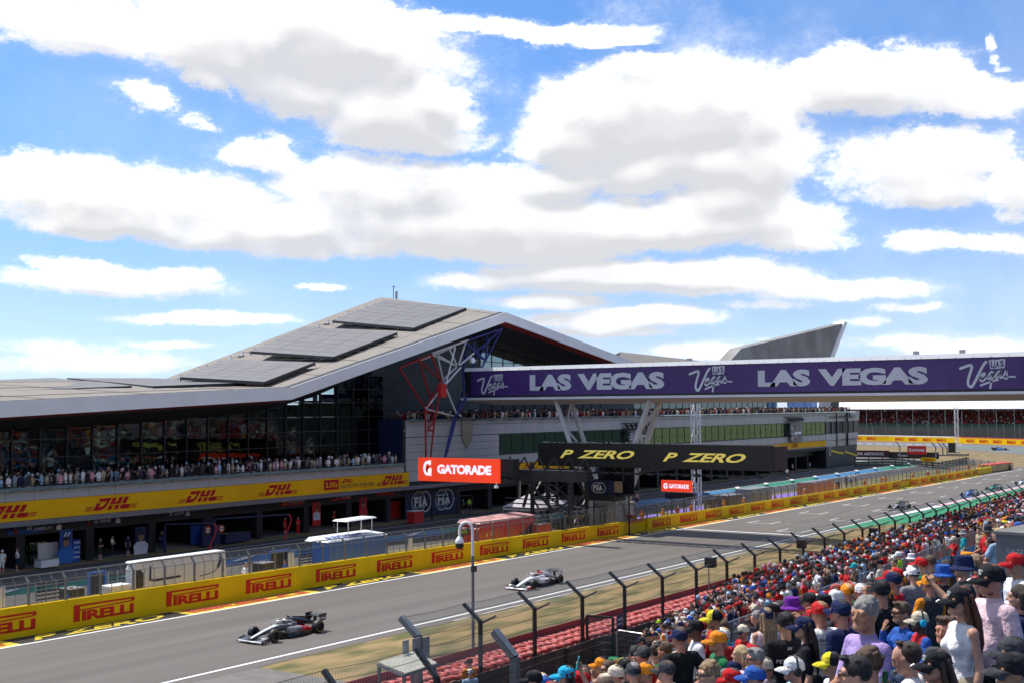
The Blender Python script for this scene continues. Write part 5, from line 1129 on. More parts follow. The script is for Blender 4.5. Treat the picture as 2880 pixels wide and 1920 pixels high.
# far grandstand: raked terrace, canopy, posts, green front wall; spectators far off read as one mass
fs0, fs1 = Q(2330, 1228), Q(2990, 1238); fs0 = fs0 + (fs0 - fs1).normalized() * 30
fd = (fs1 - fs0).normalized(); fn = Vector((-fd.y, fd.x, 0)); FL = (fs1 - fs0).length
if fn.dot(CF) < 0: fn = -fn
fst = empty('far_grandstand', (fs0 + fs1) / 2); tag(fst, 'distant grandstand with white canopy beyond the far bend', 'grandstand')
P_ = lambda s, d, z: fs0 + fd * s + fn * d + Vector((0, 0, z - ZL + ZL)) - Vector((0, 0, ZL)) + Vector((0, 0, ZL - ZL))
def FP(s, d, z): p = fs0 + fd * s + fn * d; return Vector((p.x, p.y, z))
q = MB(); q.hexa([FP(0, 12, ZL), FP(FL, 12, ZL), FP(FL, 30, ZL), FP(0, 30, ZL)], [FP(0, 12, 3.2), FP(FL, 12, 3.2), FP(FL, 30, 9.4), FP(0, 30, 9.4)]); wpart(fst, q, 'terrace', mat('dark terrace', (.045, .042, .042), .8))
q = MB(); q.hexa([FP(0, 30.1, ZL), FP(FL, 30.1, ZL), FP(FL, 30.6, ZL), FP(0, 30.6, ZL)], [FP(0, 30.1, 13.2), FP(FL, 30.1, 13.2), FP(FL, 30.6, 13.2), FP(0, 30.6, 13.2)]); wpart(fst, q, 'rear_wall', BLACK)
q = MB(); q.hexa([FP(0, 11.6, 2.0), FP(FL, 11.6, 2.0), FP(FL, 11.9, 2.0), FP(0, 11.9, 2.0)], [FP(0, 11.6, 4.0), FP(FL, 11.6, 4.0), FP(FL, 11.9, 4.0), FP(0, 11.9, 4.0)]); wpart(fst, q, 'front_wall', mat('dark green board', (.025, .075, .055), .6))
q = MB(); q.hexa([FP(0, 11.7, ZL), FP(FL, 11.7, ZL), FP(FL, 12.0, ZL), FP(0, 12.0, ZL)], [FP(0, 11.7, 2.0), FP(FL, 11.7, 2.0), FP(FL, 12.0, 2.0), FP(0, 12.0, 2.0)]); wpart(fst, q, 'front_screen', mat('grey mesh screen', (.12, .115, .105), .9, var=.3, scale=.15, detail=6))
s = 0
while s < FL - 7:
    q = MB(); q.hexa([FP(s + .06, 8.5, 9.75), FP(s + 6.9, 8.5, 9.75), FP(s + 6.9, 28, 12.7), FP(s + .06, 28, 12.7)], [FP(s + .06, 8.5, 9.95), FP(s + 6.9, 8.5, 9.95), FP(s + 6.9, 28, 12.9), FP(s + .06, 28, 12.9)]); wpart(fst, q, 'canopy_panel', WHITE)
    q = MB(); q.tube([FP(s, 10.5, ZL), FP(s, 10.5, 9.9)], .13, 6); wpart(fst, q, 'canopy_post', STEEL); s += 6.96
rnd = random.Random(11)
def crowd_mass(name, label, pts, cols, scale=1.0, detail=0):
    """many small standing figures far away: one object"""
    mb = MB()
    for (p, hd) in pts:
        k = rnd.randrange(len(cols) - 2); sk = len(cols) - 2 + (rnd.random() < .45); h = scale * rnd.uniform(.92, 1.06); w = .24 * h; b = Vector(p)
        c, s_ = cos(hd), sin(hd); R_ = lambda x, y, z: (b.x + (x * c - y * s_) * h, b.y + (x * s_ + y * c) * h, b.z + z * h)
        ring = lambda r, ry, z: [R_(r * cos(t), ry * sin(t), z) for t in (0, 1.05, 2.09, 3.14, 4.19, 5.24)]
        leg = 0 if rnd.random() < .5 else len(cols) - 1
        mb.loft([ring(.15, .11, 0.0), ring(.17, .12, .85)], m=leg, cap=False)
        mb.loft([ring(.18, .12, .85), ring(.24, .14, 1.28), ring(.22, .12, 1.42), ring(.07, .07, 1.50)], m=k, cap=False)
        top = sk if sk == len(cols) - 1 else rnd.randrange(len(cols) - 1)
        mb.loft([ring(.06, .06, 1.48), ring(.10, .10, 1.58)], m=len(cols) - 2, cap=False); mb.loft([ring(.10, .11, 1.60), ring(.11, .12, 1.68), ring(.06, .07, 1.77)], m=top, cap=True)
        for sx in (-1, 1):
            if detail and rnd.random() < .5: e = [R_(sx * .22, 0, 1.38), R_(sx * .30, -.12, 1.15), R_(sx * .16, -.34, 1.20 + rnd.random() * .35)]
            else: e = [R_(sx * .22, 0, 1.38), R_(sx * .29, .02, 1.1), R_(sx * .22, -.2, .95)]
            mb.tube(e, [.055 * h, .05 * h, .04 * h], 4, m=(k if rnd.random() < .3 else len(cols) - 2), caps=False)
    o = mb.build(name, cols); o['kind'] = 'stuff'; o['label'] = label; o['category'] = 'crowd'; return o
SKIN = mat('skin', (.36, .205, .135), .5, var=.12, scale=9, col2=(.42, .25, .17)); HAIRD = mat('dark hair', (.022, .014, .010), .6, var=.4, scale=30)
CW = [mat('cloth %s' % n, c, .85, var=.14, scale=5, bump=.9, bdist=.06, bscale=8, spec=.15) for n, c in (('red', (.46, .018, .020)), ('white', (.72, .71, .70)), ('black', (.016, .016, .019)), ('navy', (.014, .022, .07)), ('orange', (.72, .24, .018)), ('blue', (.03, .10, .38)), ('pale blue', (.30, .45, .60)), ('grey', (.22, .225, .235)), ('khaki', (.40, .33, .22)), ('pink', (.62, .28, .36)), ('teal', (.02, .34, .38)), ('dark red', (.24, .012, .02)), ('lime', (.45, .72, .03)), ('charcoal', (.05, .052, .058)), ('green', (.02, .16, .06)), ('lilac', (.44, .34, .60)), ('cream', (.62, .56, .44)), ('brown', (.13, .075, .045)))]
CN = dict(zip(('red', 'white', 'black', 'navy', 'orange', 'blue', 'pale blue', 'grey', 'khaki', 'pink', 'teal', 'dark red', 'lime', 'charcoal', 'green', 'lilac', 'cream', 'brown'), CW))
cl_ = lambda *n: [CN[x] for x in n] + [SKIN, HAIRD]
pts = []
for r_ in range(17):
    s = 2
    while s < FL - 2:
        if rnd.random() < .90: pts.append((FP(s + rnd.uniform(-.2, .2), 12.6 + r_ * 1.0, 2.9 + r_ * .345), rnd.uniform(0, 6)))
        s += .95
crowd_mass('far_stand_crowd', 'distant mass of red and dark dressed spectators under the white canopy', pts, cl_('red', 'dark red', 'black', 'dark red', 'navy', 'white', 'red', 'charcoal'), 1.0)
# catch fence posts and light masts before the far stand
ff = empty('far_catch_fence', FP(FL / 2, 2, ZL)); tag(ff, 'distant tall catch fence with bent post tops before the far grandstand', 'fence')
s = 0
while s < FL:
    q = MB(); q.bar(FP(s, 3, ZL), FP(s, 3, 3.0), .14); q.bar(FP(s, 3, 3.0), FP(s + .2, 1.9, 3.9), .14); wpart(ff, q, 'fence_post', STEEL); s += 6.1
q = MB(); q.hexa([FP(0, 3.05, ZL), FP(FL, 3.05, ZL), FP(FL, 3.08, ZL), FP(0, 3.08, ZL)], [FP(0, 3.05, 3), FP(FL, 3.05, 3), FP(FL, 3.08, 3), FP(0, 3.08, 3)]); wpart(ff, q, 'fence_mesh', meshmat('far mesh', (.10, .10, .095), 1.6, 1.6, .30, 'XZ'))
lattice_tower(*(lambda p: (p.x, p.y, ZL, 11.0, .42))(Q(2692, 1272)), 'white lattice tower by the far pit exit in front of the distant grandstand')
# boards near the pit exit
def zboard(name, label, cat, u0, u1, vt, vb, Y, face, text, tm, posts=True, th=.15):
    return board(name, label, cat, u0, u1, vt, vb, Y, face, text, tm, .1, .1, None, True, posts)
MARO = mat('maroon board', (.050, .012, .024), .5)
board('airline_board', 'dark maroon airline board beside the end of the pit building', 'board', 2392, 2500, 1266, 1284, 268, MARO, [('QATAR AIRWAYS', -.06, .22, .92, .52, dict(bold=.005))], WHITE, 1, 1, post=False)
board('series_board', 'long black board with small white racing series lettering', 'board', 2501, 2640, 1271, 1287, 268.5, BLACK, [('Formula 1', .18, .3, .19, .36, dict(bold=.01))], WHITE, 1, 1, post=False)
board('drink_board', 'red sports drink board on posts beyond the pit exit', 'board', 2552, 2604, 1253, 1276, 255, mat('red board', (.60, .02, .02), .5), [('G', .08, .32, .13, .4, dict(bold=.05)), ('GATORADE', .24, .34, .68, .32, dict(bold=.04))], WHITE, 1, 1)
r, a, b = board('brand_board', 'small yellow tyre brand board above the pit exit rail', 'board', 2591, 2632, 1286, 1296.5, 236, WY, [('PIRELLI', .2, .25, .6, .5, dict(bold=.04))], WR, 1, 1)
pk = empty('speaker_tower', Q(2676, 1280)); tag(pk, 'black loudspeaker stack on scaffold beside the far lattice tower', 'loudspeakers')
a, b = onY(2667, 1272, pk.location.y), onY(2685, 1244, pk.location.y)
for i in range(4): z0 = a.z + (b.z - a.z) * i / 4; q = MB(); q.bx(a.x, b.x, pk.location.y, pk.location.y + 1, z0 + .03, a.z + (b.z - a.z) * (i + 1) / 4); wpart(pk, q, 'loudspeaker', BLACK)
q = MB(); q.bx(a.x - 2.6, a.x - .2, pk.location.y - 1, pk.location.y + 2, ZL, a.z - .4); q.bx(a.x - .1, b.x + 3, pk.location.y - .8, pk.location.y + 2, ZL, a.z - .2); wpart(pk, q, 'plinth_block', mat('weathered block', (.25, .215, .16), .8, var=.2, scale=.4))
for i, (u, v0, v1) in enumerate(((2531, 1272, 1248), (2632, 1274, 1252), (2652, 1268, 1254), (2664, 1268, 1255))):
    Y = 262; a, b = onY(u, v0 + 6, Y), onY(u, v1 + 4, Y); r = empty('bent_post', (a.x, Y, a.z)); tag(r, 'lone grey bent top fence post behind the airline board, %s' % ('far left one', 'second from left', 'third from left', 'rightmost one')[i], 'fence post', 'bent posts by the pit exit'); q = MB(); q.bar((0, 0, -.5), (0, 0, b.z - a.z), .22); q.bar((0, 0, b.z - a.z), (-.9, 0, b.z - a.z + 1.0), .22); q.build('post', STEEL, r)
# end of the pit wall: tyres in red and white wrap
ew_ = empty('barrier_end', (WX, cuts[-1], gz(236))); tag(ew_, 'faded yellow tyre barrier with red top at the far end of the pit wall', 'barrier')
a, b = onX(2791, 1331, WX), None; pa = Vector((WX, cuts[-1] + .3, gz(230))); pb_ = onZ(2849, 1318, gz(250)); d = pb_ - pa; n = Vector((-abs(d.y), d.x, 0)).normalized() * 2.2
q = MB(); q.hexa([pa, pb_, pb_ + n, pa + n], [p + Vector((0, 0, 1.25)) for p in (pa, pb_, pb_ + n, pa + n)]); wpart(ew_, q, 'tyre_wrap', mat('faded wrap', (.48, .34, .15), .7, var=.15, scale=.6))
q = MB()
for i in range(16):
    for j in range(3): c = pa.lerp(pb_, (i + .5) / 16) + n * (.2 + j * .3); q.tube([c + Vector((.35 * cos(t), .35 * sin(t), 1.3)) for t in np.linspace(0, 2 * pi, 9)[:-1]], .13, 4, closed=True)
o = wpart(ew_, q, 'tyre_top', RED); o['kind'] = 'stuff'
corrug('armco_barrier', 'white topped barrier curving from the far lattice tower to the end of the pit wall', [G2(2718, 1290), G2(2780, 1297), G2(2850, 1306)], 1.3, mat('pale grey rail', (.22, .21, .20), .6, .2))
# trees behind the far stand
def tree(x, y, z, h, w, seed, label):
    r = empty('broadleaf_tree', (x, y, z)); tag(r, label, 'tree', 'trees beyond the far grandstand'); rr = random.Random(seed)
    q = MB(); q.tube([(0, 0, -.3), (.1, 0, h * .3), (0, .1, h * .6)], [.5, .36, .2], 7)
    for k in range(5): t = k * 1.25; q.tube([(0, 0, h * (.28 + .06 * k)), (w * .5 * cos(t), w * .5 * sin(t), h * (.5 + .06 * k))], [.18, .06], 5)
    q.build('trunk', mat('bark', (.09, .07, .05), .9), r); q = MB()
    for k in range(420):
        t = rr.uniform(0, 2 * pi); u_ = rr.random() ** .5; zz = rr.uniform(.25, 1.0); rad = w * (1 - ((zz - .55) / .52) ** 2) ** .5 * u_ if abs(zz - .55) < .5 else w * .2
        c = Vector((cos(t) * rad, sin(t) * rad, zz * h)); s_ = rr.uniform(.5, 1.2)
        a_ = Vector((rr.uniform(-1, 1), rr.uniform(-1, 1), rr.uniform(-.6, .6))).normalized() * s_; b_ = a_.cross(Vector((rr.uniform(-1, 1), rr.uniform(-1, 1), rr.uniform(-1, 1)))).normalized() * s_
        q.add([c - a_, c - b_ * .6, c + a_, c + b_ * .6], [(0, 1, 2, 3)])
    q.build('crown', mat('foliage', (.045, .075, .022), .7, col2=(.085, .12, .035), scale=.6), r)
for i, lb in enumerate(('leftmost distant tree over the far grandstand canopy', 'second distant tree from the left over the far canopy', 'third distant tree from the left over the far canopy', 'rightmost distant tree over the far grandstand canopy')):
    p = FP(62 + i * 21, 62 + (i % 2) * 10, ZL); tree(p.x, p.y, ZL, 16 + (i * 37 % 4), 8.5 + i % 3, i, lb)
# ================================================================== RACING CARS
TYR = mat('racing tyre rubber', (.022, .022, .023), .55, var=.15, scale=6); RIMM = mat('dark rim', (.012, .012, .013), .3, .4); CARB = mat('bare carbon', (.014, .014, .016), .35, var=.2, scale=20); TBAND = mat('tyre yellow band', (.50, .34, .03), .5)
def paint(n, c): return mat(n, c, .28, var=.03, coat=.5)
def rrect(cx, cz, w, h, y, n=14, e=2.8):
    out = []
    for k in range(n):
        t = 2 * pi * k / n; c, s = cos(t), sin(t); out.append((cx + w * abs(c) ** (2 / e) * (1 if c > 0 else -1), y, cz + h * abs(s) ** (2 / e) * (1 if s > 0 else -1)))
    return out
def wheel(par, x, y, w, m_band, sgn):
    r = .36; q = MB(); prof = [(-w / 2, .20), (-w / 2, .30), (-w / 2 + .03, r - .02), (-w / 2 + .07, r), (w / 2 - .07, r), (w / 2 - .03, r - .02), (w / 2, .30), (w / 2, .20)]
    n = 28; rings = [[(px, pr * cos(t), pr * sin(t)) for t in np.linspace(0, 2 * pi, n + 1)[:-1]] for px, pr in prof]
    q.loft(rings, cap=False); o = q.build('wheel', TYR, par, smooth=True, loc=(x, y, r))
    q = MB(); q.loft([[(px, pr * cos(t), pr * sin(t)) for t in np.linspace(0, 2 * pi, 25)[:-1]] for px, pr in ((-w / 2 + .03, .205), (-w / 2 + .02, .06), (-w / 2 + .05, .02))] if sgn < 0 else [[(px, pr * cos(t), pr * sin(t)) for t in np.linspace(0, 2 * pi, 25)[:-1]] for px, pr in ((w / 2 - .03, .205), (w / 2 - .02, .06), (w / 2 - .05, .02))])
    for k in range(7):
        t = 2 * pi * k / 7; xx = sgn * (w / 2 - .012); q.bar((xx, .06 * cos(t), .06 * sin(t)), (xx, .19 * cos(t), .19 * sin(t)), .03, .02)
    q.build('rim', RIMM, o)
    q = MB()
    for a0 in (20, 200): q.tube([(sgn * (w / 2 + .002), .272 * cos(radians(t)), .272 * sin(radians(t))) for t in np.linspace(a0, a0 + 120, 13)], .012, 4)
    q.build('tyre_band', m_band, o)
def racing_car(loc, label, c, texts=(), rz=0.0, k=.87):
    root = empty('racing_car', loc, rz); root.scale = (k, k, k); root.rotation_euler.x = -.0085
    tag(root, label, 'racing car', 'racing cars on the grid straight')
    P = {n: paint(*c[n]) for n in c}
    B, NS, CV, SP, AC, FW_, RW_ = (P[n] for n in ('body', 'nose', 'cover', 'pod', 'accent', 'fwing', 'rwing'))
    # monocoque and nose, the upper face of the nose in its own colour
    S = [(-2.74, .25, .10, .04), (-2.55, .30, .14, .065), (-2.2, .375, .155, .085), (-1.75, .465, .18, .12), (-1.25, .545, .22, .155), (-.85, .59, .28, .18), (-.45, .575, .34, .205), (0, .56, .38, .24), (.5, .56, .36, .26)]
    q = MB(); q.loft([rrect(0, z, w, h, y) for y, z, w, h in S], mf=lambda i, j: 1 if (2 <= j <= 4 and i < 6) else 0); q.build('body', [B, NS], root, smooth=True)
    q = MB(); q.loft([rrect(0, z, w, h, y, 12) for y, z, w, h in ((-.86, .745, .12, .03), (-.6, .76, .20, .03), (-.2, .79, .22, .03), (.08, .83, .17, .04))]); q.build('cockpit', BLACK, root, smooth=True)
    # airbox and engine cover with fin
    S = [(.02, .90, .13, .10), (.12, .91, .15, .14), (.4, .86, .19, .17), (.9, .76, .21, .18), (1.4, .64, .17, .16), (1.9, .52, .11, .11), (2.35, .44, .06, .07)]
    q = MB(); q.loft([rrect(0, z, w, h, y, 14, 2.3) for y, z, w, h in S], mf=lambda i, j: 1 if i >= 2 else 0); q.build('engine_cover', [P.get('air', B), CV], root, smooth=True)
    q = MB(); q.add([(-.10, .015, .84), (.10, .015, .84), (.08, .015, .97), (-.08, .015, .97)], [(0, 1, 2, 3)]); q.build('air_intake', BLACK, root)
    q = MB(); q.hexa([(-.012, .3, 1.0), (.012, .3, 1.0), (.012, 1.9, .55), (-.012, 1.9, .55)], [(-.008, .45, 1.06), (.008, .45, 1.06), (.008, 2.0, .86), (-.008, 2.0, .86)]); q.build('cover_fin', CV, root)
    q = MB(); q.bar((-.14, .1, 1.10), (.14, .1, 1.10), .05, .04); q.bx(-.03, .03, .06, .14, .98, 1.1); q.build('roll_hoop_camera', CARB, root)
    for s in (-1, 1):
        S = [(-.38, .40, .30, .03), (-.36, .40, .50, .17), (0, .42, .55, .19), (.5, .40, .55, .18), (1.0, .34, .47, .145), (1.5, .26, .34, .10), (1.75, .22, .25, .06)]
        q = MB(); rings = []
        for y, z, xo, h in S:
            w = max(.05, (xo + .18 - .25) / 2); rings.append(rrect(s * (.25 + w), z, w, h, y, 14, 2.6))
        q.loft(rings, mf=lambda i, j: 1 if i >= 3 else 0); q.build('sidepod', [SP, AC], root, smooth=True)
        q = MB(); q.bar((s * .36, -.42, .74), (s * .62, -.46, .80), .02); q.hexa([(s * .60, -.50, .76), (s * .78, -.48, .77), (s * .78, -.38, .77), (s * .60, -.40, .76)], [(s * .60, -.50, .83), (s * .77, -.48, .83), (s * .77, -.38, .83), (s * .60, -.40, .83)]); q.build('mirror', NS, root)
        wheel(root, s * .80, -1.75, .31, TBAND, s); wheel(root, s * .76, 1.75, .39, TBAND, s)
        q = MB()
        for z0, z1 in ((.52, .46), (.36, .26)):
            for dy in (-.28, .28): q.bar((s * .18, -1.6 + dy, z0), (s * .66, -1.75, z1), .035, .02); q.bar((s * .14, 1.55 + dy, z0 * .85), (s * .58, 1.75, z1), .035, .02)
        q.bar((s * .2, -1.5, .3), (s * .66, -1.78, .48), .03); q.build('suspension_arm', CARB, root)
        q = MB(); q.hexa([(s * .93, -2.92, .06), (s * .95, -2.92, .06), (s * .97, -2.25, .06), (s * .95, -2.25, .06)], [(s * .93, -2.80, .22), (s * .95, -2.80, .22), (s * .97, -2.28, .34), (s * .95, -2.28, .34)]); q.build('wing_endplate', P.get('fend', FW_), root)
        q = MB(); q.hexa([(s * .53, 2.12, .55), (s * .55, 2.12, .55), (s * .55, 2.62, .62), (s * .53, 2.62, .62)], [(s * .53, 2.05, .98), (s * .55, 2.05, .98), (s * .55, 2.68, 1.0), (s * .53, 2.68, 1.0)]); q.build('rear_endplate', RW_, root)
        q = MB(); q.hexa([(s * .60, -.62, .10), (s * .80, -.62, .10), (s * .80, .3, .10), (s * .60, .3, .10)], [(s * .64, -.6, .30), (s * .68, -.6, .30), (s * .80, .3, .14), (s * .60, .3, .14)]); q.build('barge_board', CARB, root)
    q = MB(); q.add([(-.5, -1.05, .07), (.5, -1.05, .07), (.80, -.45, .07), (.80, 1.1, .07), (.52, 1.5, .07), (.45, 2.3, .07), (-.45, 2.3, .07), (-.52, 1.5, .07), (-.80, 1.1, .07), (-.80, -.45, .07)] , [tuple(range(10))[::-1]]); q.v += [(a, b, .11) for a, b, _ in q.v]; q.f += [tuple(range(10, 20))] + [(i, (i + 1) % 10, 10 + (i + 1) % 10, 10 + i) for i in range(10)]; q.m += [0] * 11; q.build('floor', CARB, root)
    q = MB()
    for y0, z0, d in ((-2.95, .09, .07), (-2.87, .10, .18), (-2.68, .14, .16), (-2.50, .21, .14)):
        n = 8; rr = [[(-.94 + 1.88 * t, y0 + .10 * abs(t - .5) * 2, z0 + .05 * (1 - abs(t - .5) * 2)) for t in np.linspace(0, 1, n)], [(-.94 + 1.88 * t, y0 + d + .08 * abs(t - .5) * 2, z0 + .06 + .07 * abs(t - .5)) for t in np.linspace(0, 1, n)]]
        for i in range(n - 1): q.hexa([rr[0][i], rr[0][i + 1], rr[1][i + 1], rr[1][i]], [tuple(np.add(p, (0, 0, .018))) for p in (rr[0][i], rr[0][i + 1], rr[1][i + 1], rr[1][i])], m=0 if y0 < -2.9 else 1)
    q.build('front_wing', [NS, FW_], root)
    q = MB(); q.bx(-.53, .53, 2.12, 2.42, .80, .83); q.hexa([(-.53, 2.38, .86), (.53, 2.38, .86), (.53, 2.62, .97), (-.53, 2.62, .97)], [(-.53, 2.38, .88), (.53, 2.38, .88), (.53, 2.62, .99), (-.53, 2.62, .99)], m=1); q.bx(-.4, .4, 2.2, 2.4, .50, .53); q.build('rear_wing', [CARB, CARB], root)
    q = MB(); q.bx(-.05, .05, 2.2, 2.4, .4, .82); q.bx(-.06, .06, 2.35, 2.62, .30, .42); q.build('rear_pylon', CARB, root)
    q = MB(); q.tube(spline([(.40, .12, .80), (.40, -.15, .93), (.30, -.50, .965), (.12, -.70, .955), (0, -.745, .95), (-.12, -.70, .955), (-.30, -.50, .965), (-.40, -.15, .93), (-.40, .12, .80)], 4), .032, 7); q.tube([(0, -.745, .95), (0, -.90, .74)], .022, 6); q.build('halo', P['halo'], root, smooth=True)
    q = MB(); q.loft([rrect(0, .855 + z, r, r, 0, 14, 2) if False else [(r * cos(t), -.18 + r * 1.1 * sin(t), .86 + z) for t in np.linspace(0, 2 * pi, 15)[:-1]] for z, r in ((-.13, .09), (-.08, .125), (0, .14), (.07, .12), (.12, .07), (.135, .01))], mf=lambda i, j: 1 if i in (1, 2) and 8 <= j <= 12 else 0); q.build('driver_helmet', [P['helmet'], BLACK], root, smooth=True)
    q = MB(); q.tube([(.02, -1.2, .70), (.05, -1.28, .90)], .008, 4); q.build('aerial', CARB, root)
    for t, O, ex, ey, w, h, m in texts:
        q = MB(); lettering(q, t, O, ex, ey, w, h, lift=.012, bold=.02); q.build('lettering', m, root)
    return root
gp = lambda x, y: (x, y, gz(y))
SIDE = (0, 1, 0)
c1 = onZ(806, 1789, .1)
racing_car(gp(c1.x - .1, c1.y + .1), 'silver, black and red racing car nearest the camera on the track', dict(body=('graphite car paint', (.085, .083, .083)), nose=('bright silver paint', (.62, .61, .61)), cover=('black car paint', (.016, .016, .018)), pod=('silver car paint', (.30, .285, .28)), accent=('signal red paint', (.62, .02, .015)), fwing=('black car paint', (.016, .016, .018)), rwing=('black car paint', (.016, .016, .018)), halo=('bright silver paint', (.62, .61, .61)), helmet=('white helmet', (.7, .7, .7))),
    [('Revolut', (.56, 2.16, .68), SIDE, EZB, .42, .14, WHITE), ('Revolut', (.735, .1, .36), (0.05, 1, 0), EZB, .5, .12, CARB), ('bitget', (.985, -2.75, .12), SIDE, EZB, .3, .09, WHITE)], k=.88)
c2 = onZ(1512, 1647, -.1)
racing_car(gp(c2.x, c2.y), 'white racing car with red and black trim, second nearest on the track', dict(body=('white car paint', (.72, .71, .71)), air=('signal red paint', (.62, .02, .015)), nose=('white car paint', (.72, .71, .71)), cover=('white car paint', (.72, .71, .71)), pod=('white car paint', (.72, .71, .71)), accent=('black car paint', (.016, .016, .018)), fwing=('black car paint', (.016, .016, .018)), fend=('deep red paint', (.45, .012, .018)), rwing=('white car paint', (.72, .71, .71)), halo=('white car paint', (.72, .71, .71)), helmet=('red helmet', (.6, .03, .03))),
    [('HAAS', (.735, -.1, .33), (.06, 1, 0), EZB, .75, .2, BLACK), ('O', (.56, 2.3, .72), SIDE, EZB, .16, .16, RED)], k=.88)
mk = lambda b, n, cv, a, w: dict(body=b, nose=n, cover=cv, pod=b, accent=a, fwing=w, rwing=w, halo=cv, helmet=('yellow helmet', (.7, .55, .05)))
K = ('black car paint', (.016, .016, .018))
for u, v, lb, sch in ((2530, 1431, 'dark grey racing car alone behind the two nearest cars', mk(('gunmetal paint', (.10, .10, .105)), ('pale gunmetal', (.30, .29, .29)), K, K, K)),
                      (2728, 1395, 'blue racing car leading the far pair on the grid', mk(('blue car paint', (.03, .12, .48)), ('light blue car paint', (.10, .30, .70)), ('dark blue car paint', (.01, .02, .12)), ('dark blue car paint', (.01, .02, .12)), ('dark blue car paint', (.01, .02, .12)))),
                      (2796, 1378, 'green racing car just behind the blue one', mk(('green car paint', (.004, .12, .085)), ('bright green paint', (.02, .30, .20)), ('green car paint', (.004, .12, .085)), K, K)),
                      (2876, 1362, 'white nosed racing car cut by the right edge of the frame', mk(('white car paint', (.72, .71, .71)), ('white car paint', (.72, .71, .71)), ('dark blue car paint', (.01, .02, .12)), K, K))):
    p = onZ(u, v, gz(160)); 
    for _ in range(5): p = onZ(u, v, gz(p.y))
    racing_car(gp(p.x, p.y), lb, sch)
p = Q(2812, 1265); racing_car((p.x, p.y, ZL), 'light blue racing car far away on the bend', mk(('light blue car paint', (.10, .30, .70)), ('light blue car paint', (.10, .30, .70)), ('dark blue car paint', (.01, .02, .12)), ('blue car paint', (.03, .12, .48)), ('dark blue car paint', (.01, .02, .12))), rz=radians(118))
# ================================================================== SPECTATOR SIDE: TYRES, CATCH FENCE, LAMP, SHELTER, STAND
FXF = -27.65
CHN = meshmat('chain link net', (.16, .16, .155), 9.0, -1, .105, 'YZ', .4); DPOST = mat('dark fence post', (.030, .034, .038), .45, .3, var=.15, scale=3); GPOST = mat('grey fence post', (.15, .17, .185), .45, .4, var=.1, scale=3)
KNET = meshmat('doubled knee net', (.15, .15, .15), 9.0, -1, .20, 'YZ', .3); TRED = mat('red tyre paint', (.52, .055, .045), .5, var=.22, scale=1.1, col2=(.62, .24, .20)); MAROON = mat('maroon conveyor belt', (.20, .022, .038), .55, var=.12, scale=.4)
tb = empty('tyre_barrier', (-28.6, 45, gz(45))); tag(tb, 'long barrier of red painted tyre stacks behind a maroon belt along the grass', 'tyre barrier')
q = MB()
for k in range(4):
    z = .10 + k * .30; q.tube([(.215 * cos(t), .215 * sin(t), z) for t in np.linspace(0, 2 * pi, 15)[:-1]], .092, 7, closed=True)
o = q.build('tyre_stack', TRED, tb, smooth='all'); st_me = o.data; bpy.data.objects.remove(o)
rr = random.Random(3); rest = MB(); n = 0
for j in range(170):
    for i in range(3):
        y = 27.5 + j * .66 + (.33 if i % 2 else 0); x = -29.10 + i * .62
        if n < 290:
            o = put('tyre_stack', st_me, tb, (x - tb.location.x + rr.uniform(-.05, .05), y - tb.location.y + rr.uniform(-.05, .05), gz(y) - tb.location.z)); o.rotation_euler = (rr.uniform(-.06, .06), rr.uniform(-.06, .06), rr.uniform(0, 6)); n += 1
        else:
            rest.tube([(x - tb.location.x + .21 * cos(t), y - tb.location.y + .21 * sin(t), gz(y) - tb.location.z + .95) for t in np.linspace(0, 2 * pi, 9)[:-1]], .092, 5, closed=True)
o = rest.build('tyre_rows', TRED, tb); o['kind'] = 'stuff'
q = MB()
for a, b in zip(rng(26, 135, 4)[:-1], rng(26, 135, 4)[1:]):
    q.hexa([(-29.62, a + .01, gz(a) - .1), (-29.50, a + .01, gz(a) - .1), (-29.50, b - .01, gz(b) - .1), (-29.62, b - .01, gz(b) - .1)], [(-29.72, a + .01, gz(a) + 1.28), (-29.42, a + .01, gz(a) + 1.36), (-29.42, b - .01, gz(b) + 1.36), (-29.72, b - .01, gz(b) + 1.28)])
wpart(tb, q, 'conveyor_belt', MAROON)
BRN = mat('brown rail', (.075, .055, .045), .7, var=.25, scale=1.5, detail=8)
cb = empty('crash_barrier', (-27.25, 45, gz(45))); tag(cb, 'low brown planked crash barrier between tyres and the spectator path', 'barrier')
q = MB(); q.bx(-.03, .03, 0, 3.8, 0, .30); o = q.build('plank', BRN, cb); pk_me = o.data; bpy.data.objects.remove(o)
q = MB(); q.bx(-.06, .06, -.06, .06, -.2, 1.0); o = q.build('post', BRN, cb); ps_me = o.data; bpy.data.objects.remove(o)
y = 25.0
while y < 132:
    for k in range(3): put('plank', pk_me, cb, (-27.30 - cb.location.x + .012 * k, y + .03 - cb.location.y, gz(y) + .04 + k * .33 - cb.location.z))
    put('post', ps_me, cb, (-27.20 - cb.location.x, y - cb.location.y, gz(y) - cb.location.z)); y += 3.87
